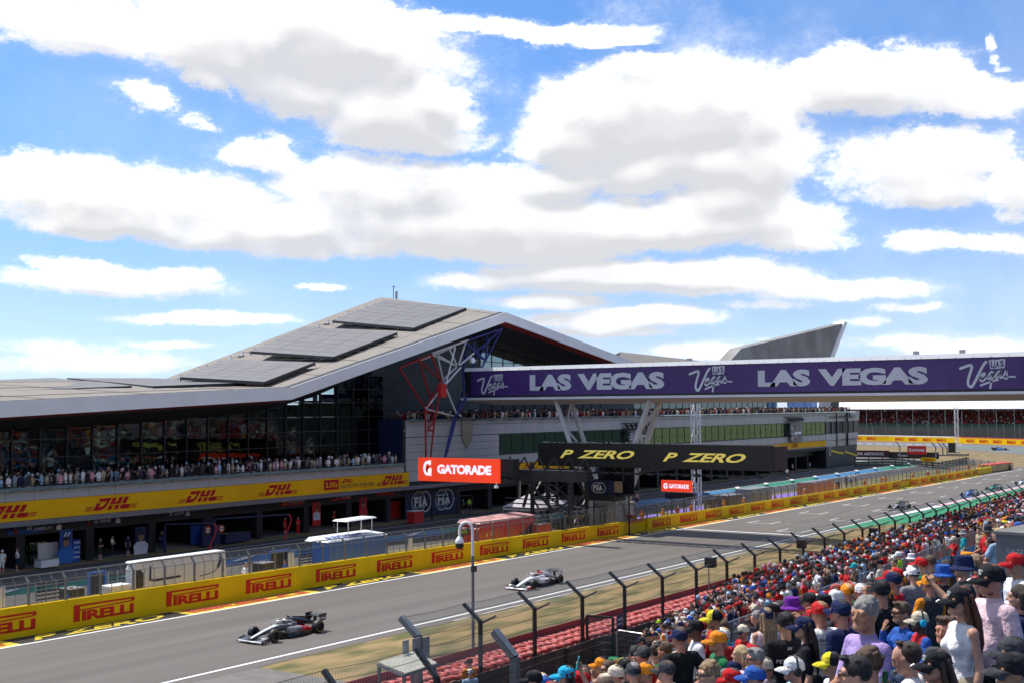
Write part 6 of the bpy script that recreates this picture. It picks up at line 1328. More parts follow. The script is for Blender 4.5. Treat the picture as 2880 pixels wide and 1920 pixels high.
# catch fence
def catch_fence(label, P0, dirv, n0, pitch, count, h, arm, big=(), pm=DPOST, w=.13, outr=True):
    r = empty('catch_fence', P0); tag(r, label, 'catch fence', 'catch fences before the stand'); d = Vector(dirv).normalized(); P0 = Vector(P0)
    nrm = Vector((-d.y, d.x, 0));   # towards the track
    for i in range(count):
        p = d * (i * pitch); z0 = gz(P0.y + p.y) - gz(P0.y); ww = w * (1.75 if i in big else 1); m = GPOST if i in big else pm
        b = Vector((p.x, p.y, z0 - .3)); k = Vector((p.x, p.y, z0 + h)); t = k + nrm * arm[0] + Vector((0, 0, arm[1]))
        q = MB(); q.bar(b, k, ww, ww, up=(0, 1, 0)); q.bar(k - Vector((0, 0, .02)), t, ww, ww * .9)
        q.build('fence_post', m, r)
        if outr and i not in big: q = MB(); q.bar(k - Vector((0, 0, .1)), k - nrm * .75 + Vector((0, 0, .28)), .045, .07); q.build('outrigger', GPOST, r)
        if i < count - 1:
            p2 = d * ((i + 1) * pitch); z2 = gz(P0.y + p2.y) - gz(P0.y); k2 = Vector((p2.x, p2.y, z2 + h)); t2 = k2 + nrm * arm[0] + Vector((0, 0, arm[1])); b2 = Vector((p2.x, p2.y, z2))
            q = MB(); q.add([b + Vector((0, 0, .3)), b2, k2, k, t2, t], [(0, 1, 2, 3), (3, 2, 4, 5)]); bq = MB(); bq.add([k - nrm * .02 + Vector((0, 0, .02)), k2 - nrm * .02 + Vector((0, 0, .02)), k2 - nrm * .72 + Vector((0, 0, .26)), k - nrm * .72 + Vector((0, 0, .26))], [(0, 1, 2, 3)]) if outr else None
            q.build('chain_link', CHN, r)
            if outr: bq.build('knee_net', KNET, r)
            q = MB()
            for z in np.linspace(.45, h, 7):
                a, c = Vector((p.x, p.y, z0 + z)), Vector((p2.x, p2.y, z2 + z)); mid = (a + c) / 2 - Vector((0, 0, .05 + .03 * random.random())); q.tube([a, mid, c], .013, 3, caps=False)
            for f in (.33, .66, 1.0):
                a, c = k.lerp(t, f), k2.lerp(t2, f); q.tube([a, (a + c) / 2 - Vector((0, 0, .06)), c], .010, 3, caps=False)
            q.build('wire', DPOST, r)
    return r
catch_fence('long chain link catch fence with dark bent top posts along the tyre barrier', (FXF, 34.8, gz(34.8)), (0, 1, 0), 0, 3.87, 28, 2.88, (.80, .60), big=(0,))
p_ = onZ(1448, 1842, 3.15); catch_fence('nearest run of catch fence with a big grey post at the bottom of the frame', (p_.x, p_.y, 0), (-.06, -1, 0), 0, 3.9, 5, 3.1, (-.85, .75), big=(0,), outr=False, w=.15)
# loudspeakers on the fence line
for i, (u, v) in enumerate(((1998, 1580), (2254, 1528), (2456, 1494), (2614, 1463), (2743, 1438), (2846, 1417))):
    p = onX(u, v, FXF + .15); r = empty('loudspeaker', p); tag(r, 'black box loudspeaker on the catch fence, %s' % ('nearest the camera' if i == 0 else 'above the bridge shadow' if i == 1 else 'third along the fence' if i == 2 else 'beside the start of the green run off' if i == 3 else 'second from the right edge' if i == 4 else 'nearest the right edge'), 'loudspeaker', 'loudspeakers along the catch fence')
    q = MB(); q.hexa([(-.25, -.20, -.26), (.25, -.26, -.26), (.25, .26, -.26), (-.25, .2, -.26)], [(-.25, -.20, .26), (.25, -.26, .26), (.25, .26, .26), (-.25, .2, .26)]); q.build('cabinet', BLACK, r)
    q = MB(); q.bar((-.3, 0, .22), (-.75, .1, .3), .06); q.bar((-.1, 0, -.26), (-.1, 0, -1.5), .05); q.build('bracket', STEEL, r)
# camera lamp post
lpz = onZ(1331, 1858, .18); lp_ = empty('camera_pole', (lpz.x, lpz.y, gz(lpz.y))); tag(lp_, 'tall grey pole with white swan neck and dome camera beside the tyre barrier', 'camera pole')
top = onY(1322, 1500, lpz.y); H_ = top.z + .55
q = MB(); q.tube([(0, 0, 0), (0, 0, 3.2), (0, 0, H_ - 1.6)], [.075, .07, .062], 10); q.build('pole', mat('pole grey', (.16, .17, .18), .45, .4, var=.1), lp_, smooth=True)
q = MB(); P = [(0, 0, H_ - 1.62), (0, 0, H_ - .5)] + [(-.24 + .24 * cos(t), -.16 + .16 * cos(t), H_ - .5 + .36 * sin(t)) for t in np.linspace(.2, pi, 8)] + [(-.48, -.32, H_ - .75)]
q.tube(P, .062, 9); q.build('swan_neck', WHITE, lp_, smooth=True)
q = MB(); c = (-.48, -.32, H_ - .75); n = 14
q.loft([[(c[0] + r * cos(t), c[1] + r * sin(t), c[2] + z) for t in np.linspace(0, 2 * pi, n + 1)[:-1]] for z, r in ((.02, .05), (-.05, .11), (-.16, .18), (-.25, .205), (-.30, .20))]); q.build('camera_hood', WHITE, lp_, smooth=True)
q = MB(); q.loft([[(c[0] + r * cos(t), c[1] + r * sin(t), c[2] + z) for t in np.linspace(0, 2 * pi, n + 1)[:-1]] for z, r in ((-.30, .19), (-.44, .19), (-.53, .14), (-.57, .04))]); q.build('camera_dome', BLACK, lp_, smooth=True)
q = MB(); q.bx(-.05, .16, -.08, .08, H_ - 2.3, H_ - 2.05); q.build('junction_box', DPOST, lp_)
# marshal shelter with corrugated roof
sc0 = onZ(1142, 1862, 2.45); sh_ = empty('marshal_shelter', (sc0.x, sc0.y, gz(sc0.y))); tag(sh_, 'small marshal shelter with pale corrugated roof at the catch fence', 'shelter')
A = [onZ(u, v, z) - sh_.location for u, v, z in ((1062, 1862, 2.35), (1160, 1832, 2.6), (1228, 1863, 2.6), (1136, 1893, 2.35))]
q = MB(); n = 22
for k in range(n):
    s0, s1 = k / n, (k + 1) / n; up0 = Vector((0, 0, .05 if k % 2 else 0)); up1 = Vector((0, 0, 0 if k % 2 else .05))
    q.add([A[0].lerp(A[3], s0) + up0, A[0].lerp(A[3], s1) + up1, A[1].lerp(A[2], s1) + up1, A[1].lerp(A[2], s0) + up0], [(0, 1, 2, 3)])
q.build('roof_sheet', mat('corrugated sheet', (.40, .40, .33), .7, var=.15, scale=2, detail=8), sh_)
q = MB()
for p in A: q.bar((p.x * .94, p.y * .94, -.2), (p.x * .94, p.y * .94, p.z - .02), .09)
for i in range(4): q.bar(A[i] - Vector((0, 0, .07)), A[(i + 1) % 4] - Vector((0, 0, .07)), .06, .1)
q.build('frame', GPOST, sh_)
for i, (u, v, w, h) in enumerate(((1170, 1816, .38, .5), (1197, 1813, .34, .5), (1197, 1842, .34, .42), (1140, 1818, .28, .4))):
    p = onX(u, v, FXF + .1); r = empty('notice_board', p); tag(r, 'small grey notice board tied to the catch fence, %s' % ('second from left', 'upper right one', 'lower right one', 'leftmost one')[i], 'notice', 'notices on the catch fence'); q = MB(); q.bx(0, .03, -w / 2 * 1.2, w / 2 * 1.2, -h / 2 * 1.2, h / 2 * 1.2); q.build('plate', mat('grey plate', (.30, .31, .33), .5), r); q = MB(); q.bx(-.03, -.005, -w * .4, w * .4, -.02, .02); q.build('strap', DPOST, r)
# gate with dark green frame
g0 = onZ(1652, 1858, gz(47)); g1 = onZ(1725, 1866, gz(47)); gt = empty('wire_gate', (g0.x, g0.y, gz(g0.y))); tag(gt, 'dark green framed wire gate behind the steward in a pale blue bib', 'gate'); dv = Vector((g1.x - g0.x, g1.y - g0.y, 0)); gh = 2.0
GG = mat('dark green frame', (.012, .035, .028), .5); q = MB()
for p in (Vector((0, 0, 0)), dv): q.bar(p - Vector((0, 0, .1)), p + Vector((0, 0, gh)), .10)
for z in (.06, gh): q.bar(Vector((0, 0, z)), dv + Vector((0, 0, z)), .08)
q.build('gate_frame', GG, gt); q = MB()
for z in np.linspace(.3, gh - .2, 6): q.bar(Vector((0, 0, z)), dv + Vector((0, 0, z)), .018)
for t in np.linspace(.04, .96, 15): q.bar(dv * t, dv * t + Vector((0, 0, gh)), .008)
q.build('gate_wire', STEEL, gt)
cf = empty('wire_fence', onZ(1735, 1850, gz(45))); tag(cf, 'pale tubular wire fence right of the green gate', 'fence'); c0 = cf.location.copy(); c1 = onZ(1905, 1875, gz(40)); dv = Vector((c1.x - c0.x, c1.y - c0.y, 0)); q = MB()
q.tube([(0, 0, 0), (0, 0, 1.15), dv.normalized() * .1 + Vector((0, 0, 1.25)), dv + Vector((0, 0, 1.25))], .035, 7); q.tube([dv + Vector((0, 0, 0)), dv + Vector((0, 0, 1.25))], .03, 6); q.build('frame', mat('pale tube', (.45, .46, .46), .4, .4), cf); q = MB()
for z in np.linspace(.2, 1.1, 5): q.bar(Vector((0, 0, z)), dv + Vector((0, 0, z)), .012)
for t in np.linspace(.03, .97, 30): q.bar(dv * t, dv * t + Vector((0, 0, 1.22)), .007)
q.build('wire', STEEL, cf)
r = empty('warning_sign', onX(1742, 1748, FXF + .2)); tag(r, 'small dark blue warning sign on the fence beside the gate', 'sign'); q = MB(); q.bx(0, .03, -.28, .28, -.33, .33); q.build('plate', DNAV, r); q = MB(); lettering(q, 'DANGER', (.032, -.24, .08), EX, EY, .48, .13, bold=.01); lettering(q, 'KEEP OUT', (.032, -.24, -.12), EX, EY, .48, .10); q.build('lettering', WHITE, r)
# ------------------------------------------------------------------ grandstand
def zst(x): return max(.62, 9.06 + .365 * x)
def xmin(Y): return max(-25.0, -9.2 - (Y - 12) * .42) if Y < 52 else -25.0 - min(1.7, (Y - 52) * .2)
RP = .8
rows = [-26.6 + RP * i for i in range(42)]
gs_ = empty('grandstand', (-12, 40, 4)); tag(gs_, 'stepped open grandstand with blue seats under the crowd', 'grandstand')
CONC = mat('stand concrete', (.17, .165, .155), .85, var=.12, scale=1.2, detail=8)
seat_mb = MB()
for x in rows:
    if abs(x + 17.6) < .5: pass
    y0 = -14.0 if x > -9 else max(-14.0, 12 + (-9.2 - x) / .42 - 1.0); q = MB(); z = zst(x)
    q.bx(x - RP / 2, x + RP / 2 - .004, y0, 150, z - .45, z); wpart(gs_, q, 'step', CONC)
    if x < 1.5 and not (-18.9 < x < -16.7):
        y = max(y0 + .3, 4)
        while y < 112:
            if x > -6 and y > 70: break
            seat_mb.hexa([(x + .05, y - .2, z + .36), (x + .36, y - .2, z + .40), (x + .36, y + .2, z + .40), (x + .05, y + .2, z + .36)], [(x + .05, y - .2, z + .42), (x + .32, y - .2, z + .44), (x + .32, y + .2, z + .44), (x + .05, y + .2, z + .42)])
            seat_mb.hexa([(x + .33, y - .2, z + .40), (x + .37, y - .2, z + .40), (x + .37, y + .2, z + .40), (x + .33, y + .2, z + .40)], [(x + .39, y - .2, z + .74), (x + .42, y - .2, z + .74), (x + .42, y + .2, z + .74), (x + .39, y + .2, z + .74)]); y += .52
o = wpart(gs_, seat_mb, 'seat', mat('blue plastic seat', (.02, .13, .33), .45, var=.08, scale=4)); o['kind'] = 'stuff'
# roof and rear of the stand behind the survey point, mirrored in the glass hall
q = MB(); q.bx(13, 13.4, -40, 300, 0, 21); wpart(gs_, q, 'rear_wall', mat('dark rear cladding', (.035, .045, .045), .7))
for k in range(45): q = MB(); y = -40 + k * 7.5; q.hexa([(9.2, y + .1, 18.6), (13.4, y + .1, 20.0), (13.4, y + 7.4, 20.0), (9.2, y + 7.4, 18.6)], [(9.0, y + .1, 19.9), (13.4, y + .1, 20.3), (13.4, y + 7.4, 20.3), (9.0, y + 7.4, 19.9)]); wpart(gs_, q, 'canopy_panel', WHITE)
q = MB(); q.bx(12.2, 12.98, -40, 300, 14.6, 15.3); wpart(gs_, q, 'fascia_strip', WHITE)
# railings of the cross aisle
RAILM = mat('galvanised rail', (.26, .27, .28), .4, .5, var=.1, scale=4)
def railing(name, label, X, y0, y1, z, grp, n=None):
    r = empty(name, (X, y0, z)); tag(r, label, 'railing', grp); q = MB(); L = y1 - y0
    q.tube([(0, 0, -.05), (0, 0, 1.08), (0, .06, 1.12), (0, L - .06, 1.12), (0, L, 1.08), (0, L, -.05)], .028, 6); q.tube([(0, 0, .12), (0, L, .12)], .02, 5); q.build('frame', RAILM, r); q = MB()
    for t in np.arange(.13, L, .13): q.tube([(0, t, .12), (0, t, 1.1)], .010, 4, caps=False)
    q.build('bar', RAILM, r); return r
XA = -17.55
y = 33.0; k = 0
pos = ('at the left end of the cross aisle', 'second from the left end of the cross aisle', 'just left of the man in white printed tee', 'before the man in white printed tee', 'before the man in blue cap photographing', 'before the man in pink tee', 'before the bearded man in white polo', 'just right of the bearded man in white polo', 'second to the right of the bearded man in white polo', 'third to the right of the bearded man in white polo', 'fourth to the right of the bearded man in white polo', 'fifth to the right of the bearded man in white polo', 'fourth from the right end of the cross aisle', 'third from the right end of the cross aisle', 'second from the right end of the cross aisle', 'at the right end of the cross aisle')
for k, t in enumerate(pos): railing('crowd_railing', 'galvanised railing section ' + t, XA, 33 + k * 3.0, 35.9 + k * 3.0, zst(XA) + .05, 'railings of the cross aisle')
# grey stair kiosk at the right edge
c = CP + sight(2800, 1500) * 24; kz = zst(c.x); kk = empty('stair_kiosk', (c.x, c.y, kz)); tag(kk, 'grey stair kiosk with small printed notices at the right edge of the stand', 'kiosk'); hh = c.z - kz; hx = Vector((.86, -.5, 0))
q = MB(); d1 = Vector((2.3, -.35, 0)); d2 = Vector((.4, 3, 0)); B_ = [Vector((0, 0, -.6)), d1 + Vector((0, 0, -.6)), d1 + d2 + Vector((0, 0, -.6)), d2 + Vector((0, 0, -.6))]
q.hexa(B_, [p + Vector((0, 0, hh + .6)) for p in B_]); q.build('kiosk_wall', mat('kiosk grey', (.135, .14, .14), .6, var=.06, scale=1), kk)
q = MB(); q.hexa([p + Vector((-.04, -.04, hh + .602)) for p in B_], [p + Vector((-.04, -.04, hh + .66)) for p in B_]); q.build('kiosk_roof', CONC, kk)
q = MB(); ex = d1.normalized()
for i in range(3): lettering(q, ('GATE', 'BLOCK C', 'EXIT')[i], Vector((0, 0, 0)) + ex * .2 + Vector((0, 0, hh - .35 - i * .14)), ex, EY, .34, .08, lift=.02)
for i in range(10): q.bar(ex * (1.5 + (i % 2) * .05) + Vector((0, -.02, hh - .35 - i * .09)) - Vector((0, .02, 0)), ex * (1.75 + (i % 2) * .05) + Vector((0, -.02, hh - .33 - i * .09)) - Vector((0, .02, 0)), .02)
q.build('print', mat('pale print', (.42, .45, .45), .6), kk)
# ================================================================== PEOPLE
NRM = lambda a: a / (np.linalg.norm(a) + 1e-9)
class Field:
    """signed distance field on a grid, one smooth-blended layer per material"""
    def __init__(s, lo, hi, h):
        s.lo = np.array(lo, np.float32); s.h = h; s.n = (np.ceil((np.array(hi) - s.lo) / h)).astype(int) + 1
        s.L = {}; s.ax = [s.lo[i] + np.arange(s.n[i], dtype=np.float32) * h for i in range(3)]
    def layer(s, m):
        if m not in s.L: s.L[m] = np.full(s.n, .2, np.float32)
        return s.L[m]
    def box(s, lo, hi):
        i0 = np.maximum(0, ((np.array(lo) - s.lo) / s.h).astype(int)); i1 = np.minimum(s.n, ((np.array(hi) - s.lo) / s.h).astype(int) + 2); i1 = np.maximum(i1, i0)
        return tuple(slice(a, b) for a, b in zip(i0, i1))
    def merge(s, m, sl, d, k, sub=False):
        F = s.layer(m); f = F[sl]
        if f.size == 0: return
        if sub: h = np.clip(.5 - .5 * (f + d) / k, 0, 1); F[sl] = f * (1 - h) - d * h + k * h * (1 - h)
        else: h = np.clip(.5 + .5 * (f - d) / k, 0, 1); F[sl] = f * (1 - h) + d * h - k * h * (1 - h)
    def grid(s, sl): return np.meshgrid(s.ax[0][sl[0]], s.ax[1][sl[1]], s.ax[2][sl[2]], indexing='ij', sparse=True)
    def cap(s, m, a, b, ra, rb=None, k=.025, sq=(1, 1, 1), sub=False):
        rb = ra if rb is None else rb; a = np.array(a, float); b = np.array(b, float); q = np.array(sq, float); R = max(ra, rb) / q.min() + .05
        sl = s.box(np.minimum(a, b) - R, np.maximum(a, b) + R); X, Y, Z = s.grid(sl); d = (b - a) * q; dd = d @ d + 1e-9
        x, y, z = (X - a[0]) * q[0], (Y - a[1]) * q[1], (Z - a[2]) * q[2]; t = np.clip((x * d[0] + y * d[1] + z * d[2]) / dd, 0, 1)
        s.merge(m, sl, (np.sqrt((x - t * d[0]) ** 2 + (y - t * d[1]) ** 2 + (z - t * d[2]) ** 2) - (ra + (rb - ra) * t)) / q.max(), k, sub)
    def ell(s, m, c, r, k=.02, yaw=0.0, sub=False, noise=0.0):
        c = np.array(c, float); r = np.array(r, float); R = r.max() + .05; sl = s.box(c - R, c + R); X, Y, Z = s.grid(sl); x, y, z = X - c[0], Y - c[1], Z - c[2]
        if yaw: x, y = x * cos(yaw) + y * sin(yaw), -x * sin(yaw) + y * cos(yaw)
        p = np.sqrt((x / r[0]) ** 2 + (y / r[1]) ** 2 + (z / r[2]) ** 2); g = np.sqrt((x / r[0] ** 2) ** 2 + (y / r[1] ** 2) ** 2 + (z / r[2] ** 2) ** 2) + 1e-6
        s.merge(m, sl, p * (p - 1) / g, k, sub)
    def mesh(s):
        ms = sorted(s.L); st = np.stack([s.L[m] for m in ms]); lab = np.argmin(st, 0); f = st.min(0); ins = f < 0; n = s.n
        c = np.zeros(n - 1, np.int8); off = [(i, j, k) for i in (0, 1) for j in (0, 1) for k in (0, 1)]; vw = lambda A, o: A[o[0]:n[0] - 1 + o[0], o[1]:n[1] - 1 + o[1], o[2]:n[2] - 1 + o[2]]
        for o in off: c += vw(ins, o)
        act = (c > 0) & (c < 8); I = np.argwhere(act); idx = np.full(n - 1, -1, np.int32); idx[act] = np.arange(len(I))
        P = np.zeros((len(I), 3), np.float32); C_ = np.zeros(len(I), np.float32)
        for o in off:
            for ax in range(3):
                if o[ax]: continue
                o2 = list(o); o2[ax] = 1; f0 = f[I[:, 0] + o[0], I[:, 1] + o[1], I[:, 2] + o[2]]; f1 = f[I[:, 0] + o2[0], I[:, 1] + o2[1], I[:, 2] + o2[2]]
                m = (f0 < 0) != (f1 < 0); t = np.where(m, f0 / np.where(m, f0 - f1, 1), 0); q = np.array(o, np.float32) + np.zeros((len(I), 3), np.float32); q[:, ax] += t; P += q * m[:, None]; C_ += m
        V = (P / C_[:, None] + I) * s.h + s.lo; VL = np.array(ms, np.int32)[lab[tuple(np.clip(np.rint(P / C_[:, None] + I).astype(int), 0, n - 1).T)]]
        Fs = []
        for ax in range(3):
            a, b = [x for x in range(3) if x != ax]; sA = [slice(1, n[i] - 1) for i in range(3)]; sA[ax] = slice(0, n[ax] - 1); sB = list(sA); sB[ax] = slice(1, n[ax]); i0 = ins[tuple(sA)]; i1 = ins[tuple(sB)]
            E = np.argwhere(i0 != i1) + np.array([0 if i == ax else 1 for i in range(3)]); up = ins[tuple(E.T)]
            def cell(da, db): q = E.copy(); q[:, a] -= da; q[:, b] -= db; return idx[tuple(q.T)]
            Qd = np.stack([cell(1, 1), cell(0, 1), cell(0, 0), cell(1, 0)], 1); fl = up if ax != 1 else ~up; Qd[~fl] = Qd[~fl][:, ::-1]; Fs.append(Qd)
        F = np.concatenate(Fs); return V, F, np.sort(VL[F], 1)[:, 2]
def np_mesh(name, V, F, M, nm):
    me = bpy.data.meshes.new(name); me.vertices.add(len(V)); me.vertices.foreach_set('co', np.ascontiguousarray(V, np.float32).ravel()); me.loops.add(F.size); me.loops.foreach_set('vertex_index', F.astype(np.int32).ravel())
    me.polygons.add(len(F)); me.polygons.foreach_set('loop_start', np.arange(0, F.size, 4, dtype=np.int32)); me.polygons.foreach_set('material_index', M.astype(np.int32)); me.polygons.foreach_set('use_smooth', np.ones(len(F), bool))
    for _ in range(nm): me.materials.append(None)
    me.update(calc_edges=True); return me
def hand_mesh(curl, thumb_in=.0, h=.0042):
    F = Field((-.07, -.05, -.03), (.09, .12, .21), h); c = .012
    F.cap(0, (0, 0, -.03), (0, 0, .02), .026, .027, k=c, sq=(1, 1.25, 1))
    for x in (-.026, -.009, .009, .026): F.cap(0, (x * .7, 0, .02), (x, 0, .085), .015, .0125, k=c)
    for i, x in enumerate((-.031, -.0105, .0105, .031)):
        L = (.052, .068, .074, .066)[i]; p = np.array((x, 0, .088)); a = curl * .55
        for j, (ll, r0, r1) in enumerate(((.5, .0098, .009), (.3, .009, .0085), (.24, .0085, .007))):
            q = p + L * ll * np.array((x * .6, sin(a), cos(a))); F.cap(0, p, q, r0, r1, k=.004); p = q; a += curl * .75
    t = thumb_in; F.cap(0, (.022, .004, .025), (.047 - .02 * t, .014 + .02 * t, .058), .015, .0115, k=.008); F.cap(0, (.047 - .02 * t, .014 + .02 * t, .058), (.056 - .04 * t, .026 + .04 * t, .094), .0108, .0085, k=.004)
    return F.mesh()
HANDS = {'open': hand_mesh(.28), 'grip': hand_mesh(1.0, .7), 'flat': hand_mesh(.08)}
def body(pose, female=False, h=.016, yaw=0.0, tilt=0.0, shorts=False, sleeve=.55, bulk=1.0, sleeveless=False, collar=False, vneck=False):
    """one continuous figure facing -Y, feet at the origin, 1.75 m; materials 0 skin 1 top 2 trousers 3 shoes 4 lips and brows"""
    w = (.150 if female else .178) * (.5 + .5 * bulk); F = Field((-.62, -.62, -.02), (.62, .42, 2.18), h)
    # legs
    for s in (-1, 1):
        hip, kn, an = (s * .092, .0, .93), (s * .105, -.015, .50), (s * .115, .02, .085)
        F.cap(2, hip, kn, .092 if not female else .098, .066, k=.03)
        if shorts: F.cap(0, kn, an, .054, .036, k=.02); F.cap(0, (s * .108, .02, .38), (s * .11, .025, .28), .054, .044, k=.03)
        else: F.cap(2, kn, an, .068, .052, k=.03)
        F.cap(3, (s * .118, .045, .048), (s * .128, -.13, .036), .046, .040, k=.02)
    F.cap(2, (-.075, .0, .95), (.075, .0, .95), .118 if not female else .125, k=.04, sq=(1, 1.1, 1))
    # torso
    wb = .115 * bulk if not female else .088 * bulk
    F.cap(1, (-.05 * bulk, .0, 1.0), (.05 * bulk, .0, 1.0), .105 * bulk, k=.05, sq=(1, 1.05, 1)); F.cap(1, (-.035, -.005, 1.17), (.035, -.005, 1.17), wb + .012, k=.06, sq=(1, 1.12, 1))
    F.cap(1, (-.075, .012, 1.33), (.075, .012, 1.33), .122 if not female else .108, k=.06, sq=(1, 1.08, 1)); F.cap(1, (-w + .035, .02, 1.425), (w - .035, .02, 1.425), .060 if not female else .050, k=.06)
    if bulk > 1.08: F.ell(1, (0, -.06 * bulk, 1.10), (.13 * bulk, .11 * bulk, .13), k=.07)
    if female:
        for s in (-1, 1): F.ell(1, (s * .068, -.085, 1.285), (.062, .058, .06), k=.045)
    F.cap(1, (0, .03, 1.415), (0, .035, 1.445), .080 if not female else .066, .058, k=.03)
    if collar: F.cap(1, (0, .034, 1.445), (0, .026, 1.478), .070, .068, k=.012); F.cap(1, (-.038, -.040, 1.44), (.038, -.040, 1.44), .018, k=.015)
    # neck and head (yaw about the neck)
    cy_, sy_ = cos(yaw), sin(yaw); ct, st_ = cos(tilt), sin(tilt)
    def hd(x, y, z): y, z = y * ct - (z - 1.56) * st_, 1.56 + y * st_ + (z - 1.56) * ct; return (x * cy_ - y * sy_, x * sy_ + y * cy_ + .005, z)
    F.cap(0, (0, .028, 1.42), hd(0, .015, 1.58), .060 if not female else .050, .056 if not female else .047, k=.02)
    E = lambda m, c, r, k=.015, sub=False: F.ell(m, hd(*c), r, k, yaw, sub); K = lambda m, a, b, ra, rb=None, k=.01, sub=False: F.cap(m, hd(*a), hd(*b), ra, rb, k, sub=sub)
    E(0, (0, .0, 1.665), (.076, .096, .106)); E(0, (0, -.030, 1.605), (.064, .068, .075), .03); K(0, (0, -.075, 1.565), (0, -.072, 1.568), .030 if not female else .024, k=.03)
    for s in (-1, 1):
        K(0, (s * .048, -.045, 1.585), (s * .030, -.082, 1.567), .020, k=.022); E(0, (s * .043, -.066, 1.628), (.024, .024, .020), .02); E(0, (s * .078, .012, 1.640), (.012, .022, .033), .008); E(0, (s * .034, -.103, 1.662), (.019, .012, .011), .010, True)
        if h < .011: E(0, (s * .033, -.088, 1.661), (.013, .013, .012), .003); E(5, (s * .033, -.0965, 1.661), (.008, .006, .0065), .002); K(4, (s * .016, -.1015, 1.683), (s * .05, -.088, 1.683), .006, .004, k=.003)
    K(0, (-.05, -.080, 1.684), (.05, -.080, 1.684), .015, k=.02); K(0, (0, -.093, 1.672), (0, -.119, 1.630), .010, .0145, k=.012); E(0, (-.013, -.106, 1.628), (.010, .010, .008), .008); E(0, (.013, -.106, 1.628), (.010, .010, .008), .008)
    if h < .011: K(4, (-.020, -.094, 1.594), (.020, -.094, 1.594), .0062, k=.004); K(4, (-.014, -.095, 1.587), (.014, -.095, 1.587), .0068, k=.004)
    else: K(0, (-.018, -.094, 1.591), (.018, -.094, 1.591), .009, k=.01)
    # arms
    hands = []
    for s in (-1, 1):
        sh = np.array((s * (w + .012), .02, 1.415)); el, wr, hdir, palm, kind = ARM[pose][0 if s < 0 else 1]; el = np.array(el) * (s, 1, 1); wr = np.array(wr) * (s, 1, 1); hdir = NRM(np.array(hdir) * (s, 1, 1)); palm = NRM(np.array(palm) * (s, 1, 1))
        el = el + (np.array((s * (w + .012) - s * .19, 0, 0))); r = (.050 if not female else .040) * (.6 + .4 * bulk)
        F.cap(0, sh, el, r, r * .82, k=.02); F.cap(0, el, wr, r * .86, .027 if not female else .023, k=.02); F.cap(0, el, el + (wr - el) * .35, r * .84, r * .88, k=.02)
        if sleeveless: F.cap(0, (s * (w - .02), .02, 1.42), sh, r * 1.05, k=.03)
        else:
            a = min(1, sleeve / .55) if sleeve <= .55 else 1; F.cap(6, sh, sh + (el - sh) * (.62 if sleeve <= .55 else 1), r + .014, r + .021, k=.03)
            if sleeve > .55: F.cap(6, el, el + (wr - el) * (.9 if sleeve > .9 else .4), r + .012, .040, k=.02)
        z = hdir; y = NRM(palm - z * (palm @ z)); x = np.cross(y, z); hands.append((kind, wr - z * .004, np.stack([x * 1.0, y, z], 1), s))
    V, Q, M = F.mesh()
    for kind, wr, R, s in hands:
        v, q, m = HANDS[kind]; v = v.copy(); k = .92 if not female else .84
        if np.linalg.det(R) * 1 < 0: v[:, 0] *= -1; q = q[:, ::-1]
        v = (v * k) @ R.T + wr; Q = np.concatenate([Q, q + len(V)]); V = np.concatenate([V, v]); M = np.concatenate([M, np.zeros(len(q), np.int32)])
    return np_mesh('person', V, Q, M, 7)
# arms as (elbow, wrist, hand direction, palm direction, hand) for the right (x<0, mirrored) and left side
DN = ((.235, .05, 1.13), (.245, -.03, .88), (.05, -.15, -1), (-1, .1, 0), 'open')
ARM = {'relaxed': (DN, DN),
       'rail': (((.25, -.02, 1.16), (.20, -.30, 1.08), (-.1, -1, -.15), (0, 0, -1), 'grip'),) * 2,
       'phone': (((.22, -.16, 1.22), (.10, -.36, 1.45), (-.15, -.3, 1), (-1, -.1, 0), 'grip'),) * 2,
       'onephone': (((.27, -.12, 1.36), (.20, -.36, 1.60), (-.1, -.3, 1), (-1, 0, 0), 'grip'), DN),
       'shade': (((.30, -.10, 1.42), (.115, -.17, 1.66), (-1, -.05, .15), (0, .3, -1), 'flat'), DN),
       'crossed': (((.235, -.10, 1.13), (-.02, -.19, 1.16), (-1, .1, .12), (0, 1, 0), 'open'), ((.235, -.10, 1.15), (0, -.17, 1.10), (-1, .15, -.1), (0, 1, 0), 'open')),
       'hips': (((.37, .10, 1.15), (.20, -.03, 1.02), (-.5, -.5, -.5), (-1, .3, 0), 'open'),) * 2,
       'mouth': (((.24, -.14, 1.18), (.06, -.20, 1.46), (-.35, .15, 1), (0, 1, .1), 'open'), DN),
       'overhead': (((.30, -.12, 1.50), (.22, -.26, 1.82), (-.1, -.15, 1), (-1, -.1, 0), 'grip'), DN),
       'front': (((.22, -.04, 1.14), (.10, -.24, 1.12), (-.6, -.6, 0), (0, .3, 1), 'open'),) * 2}
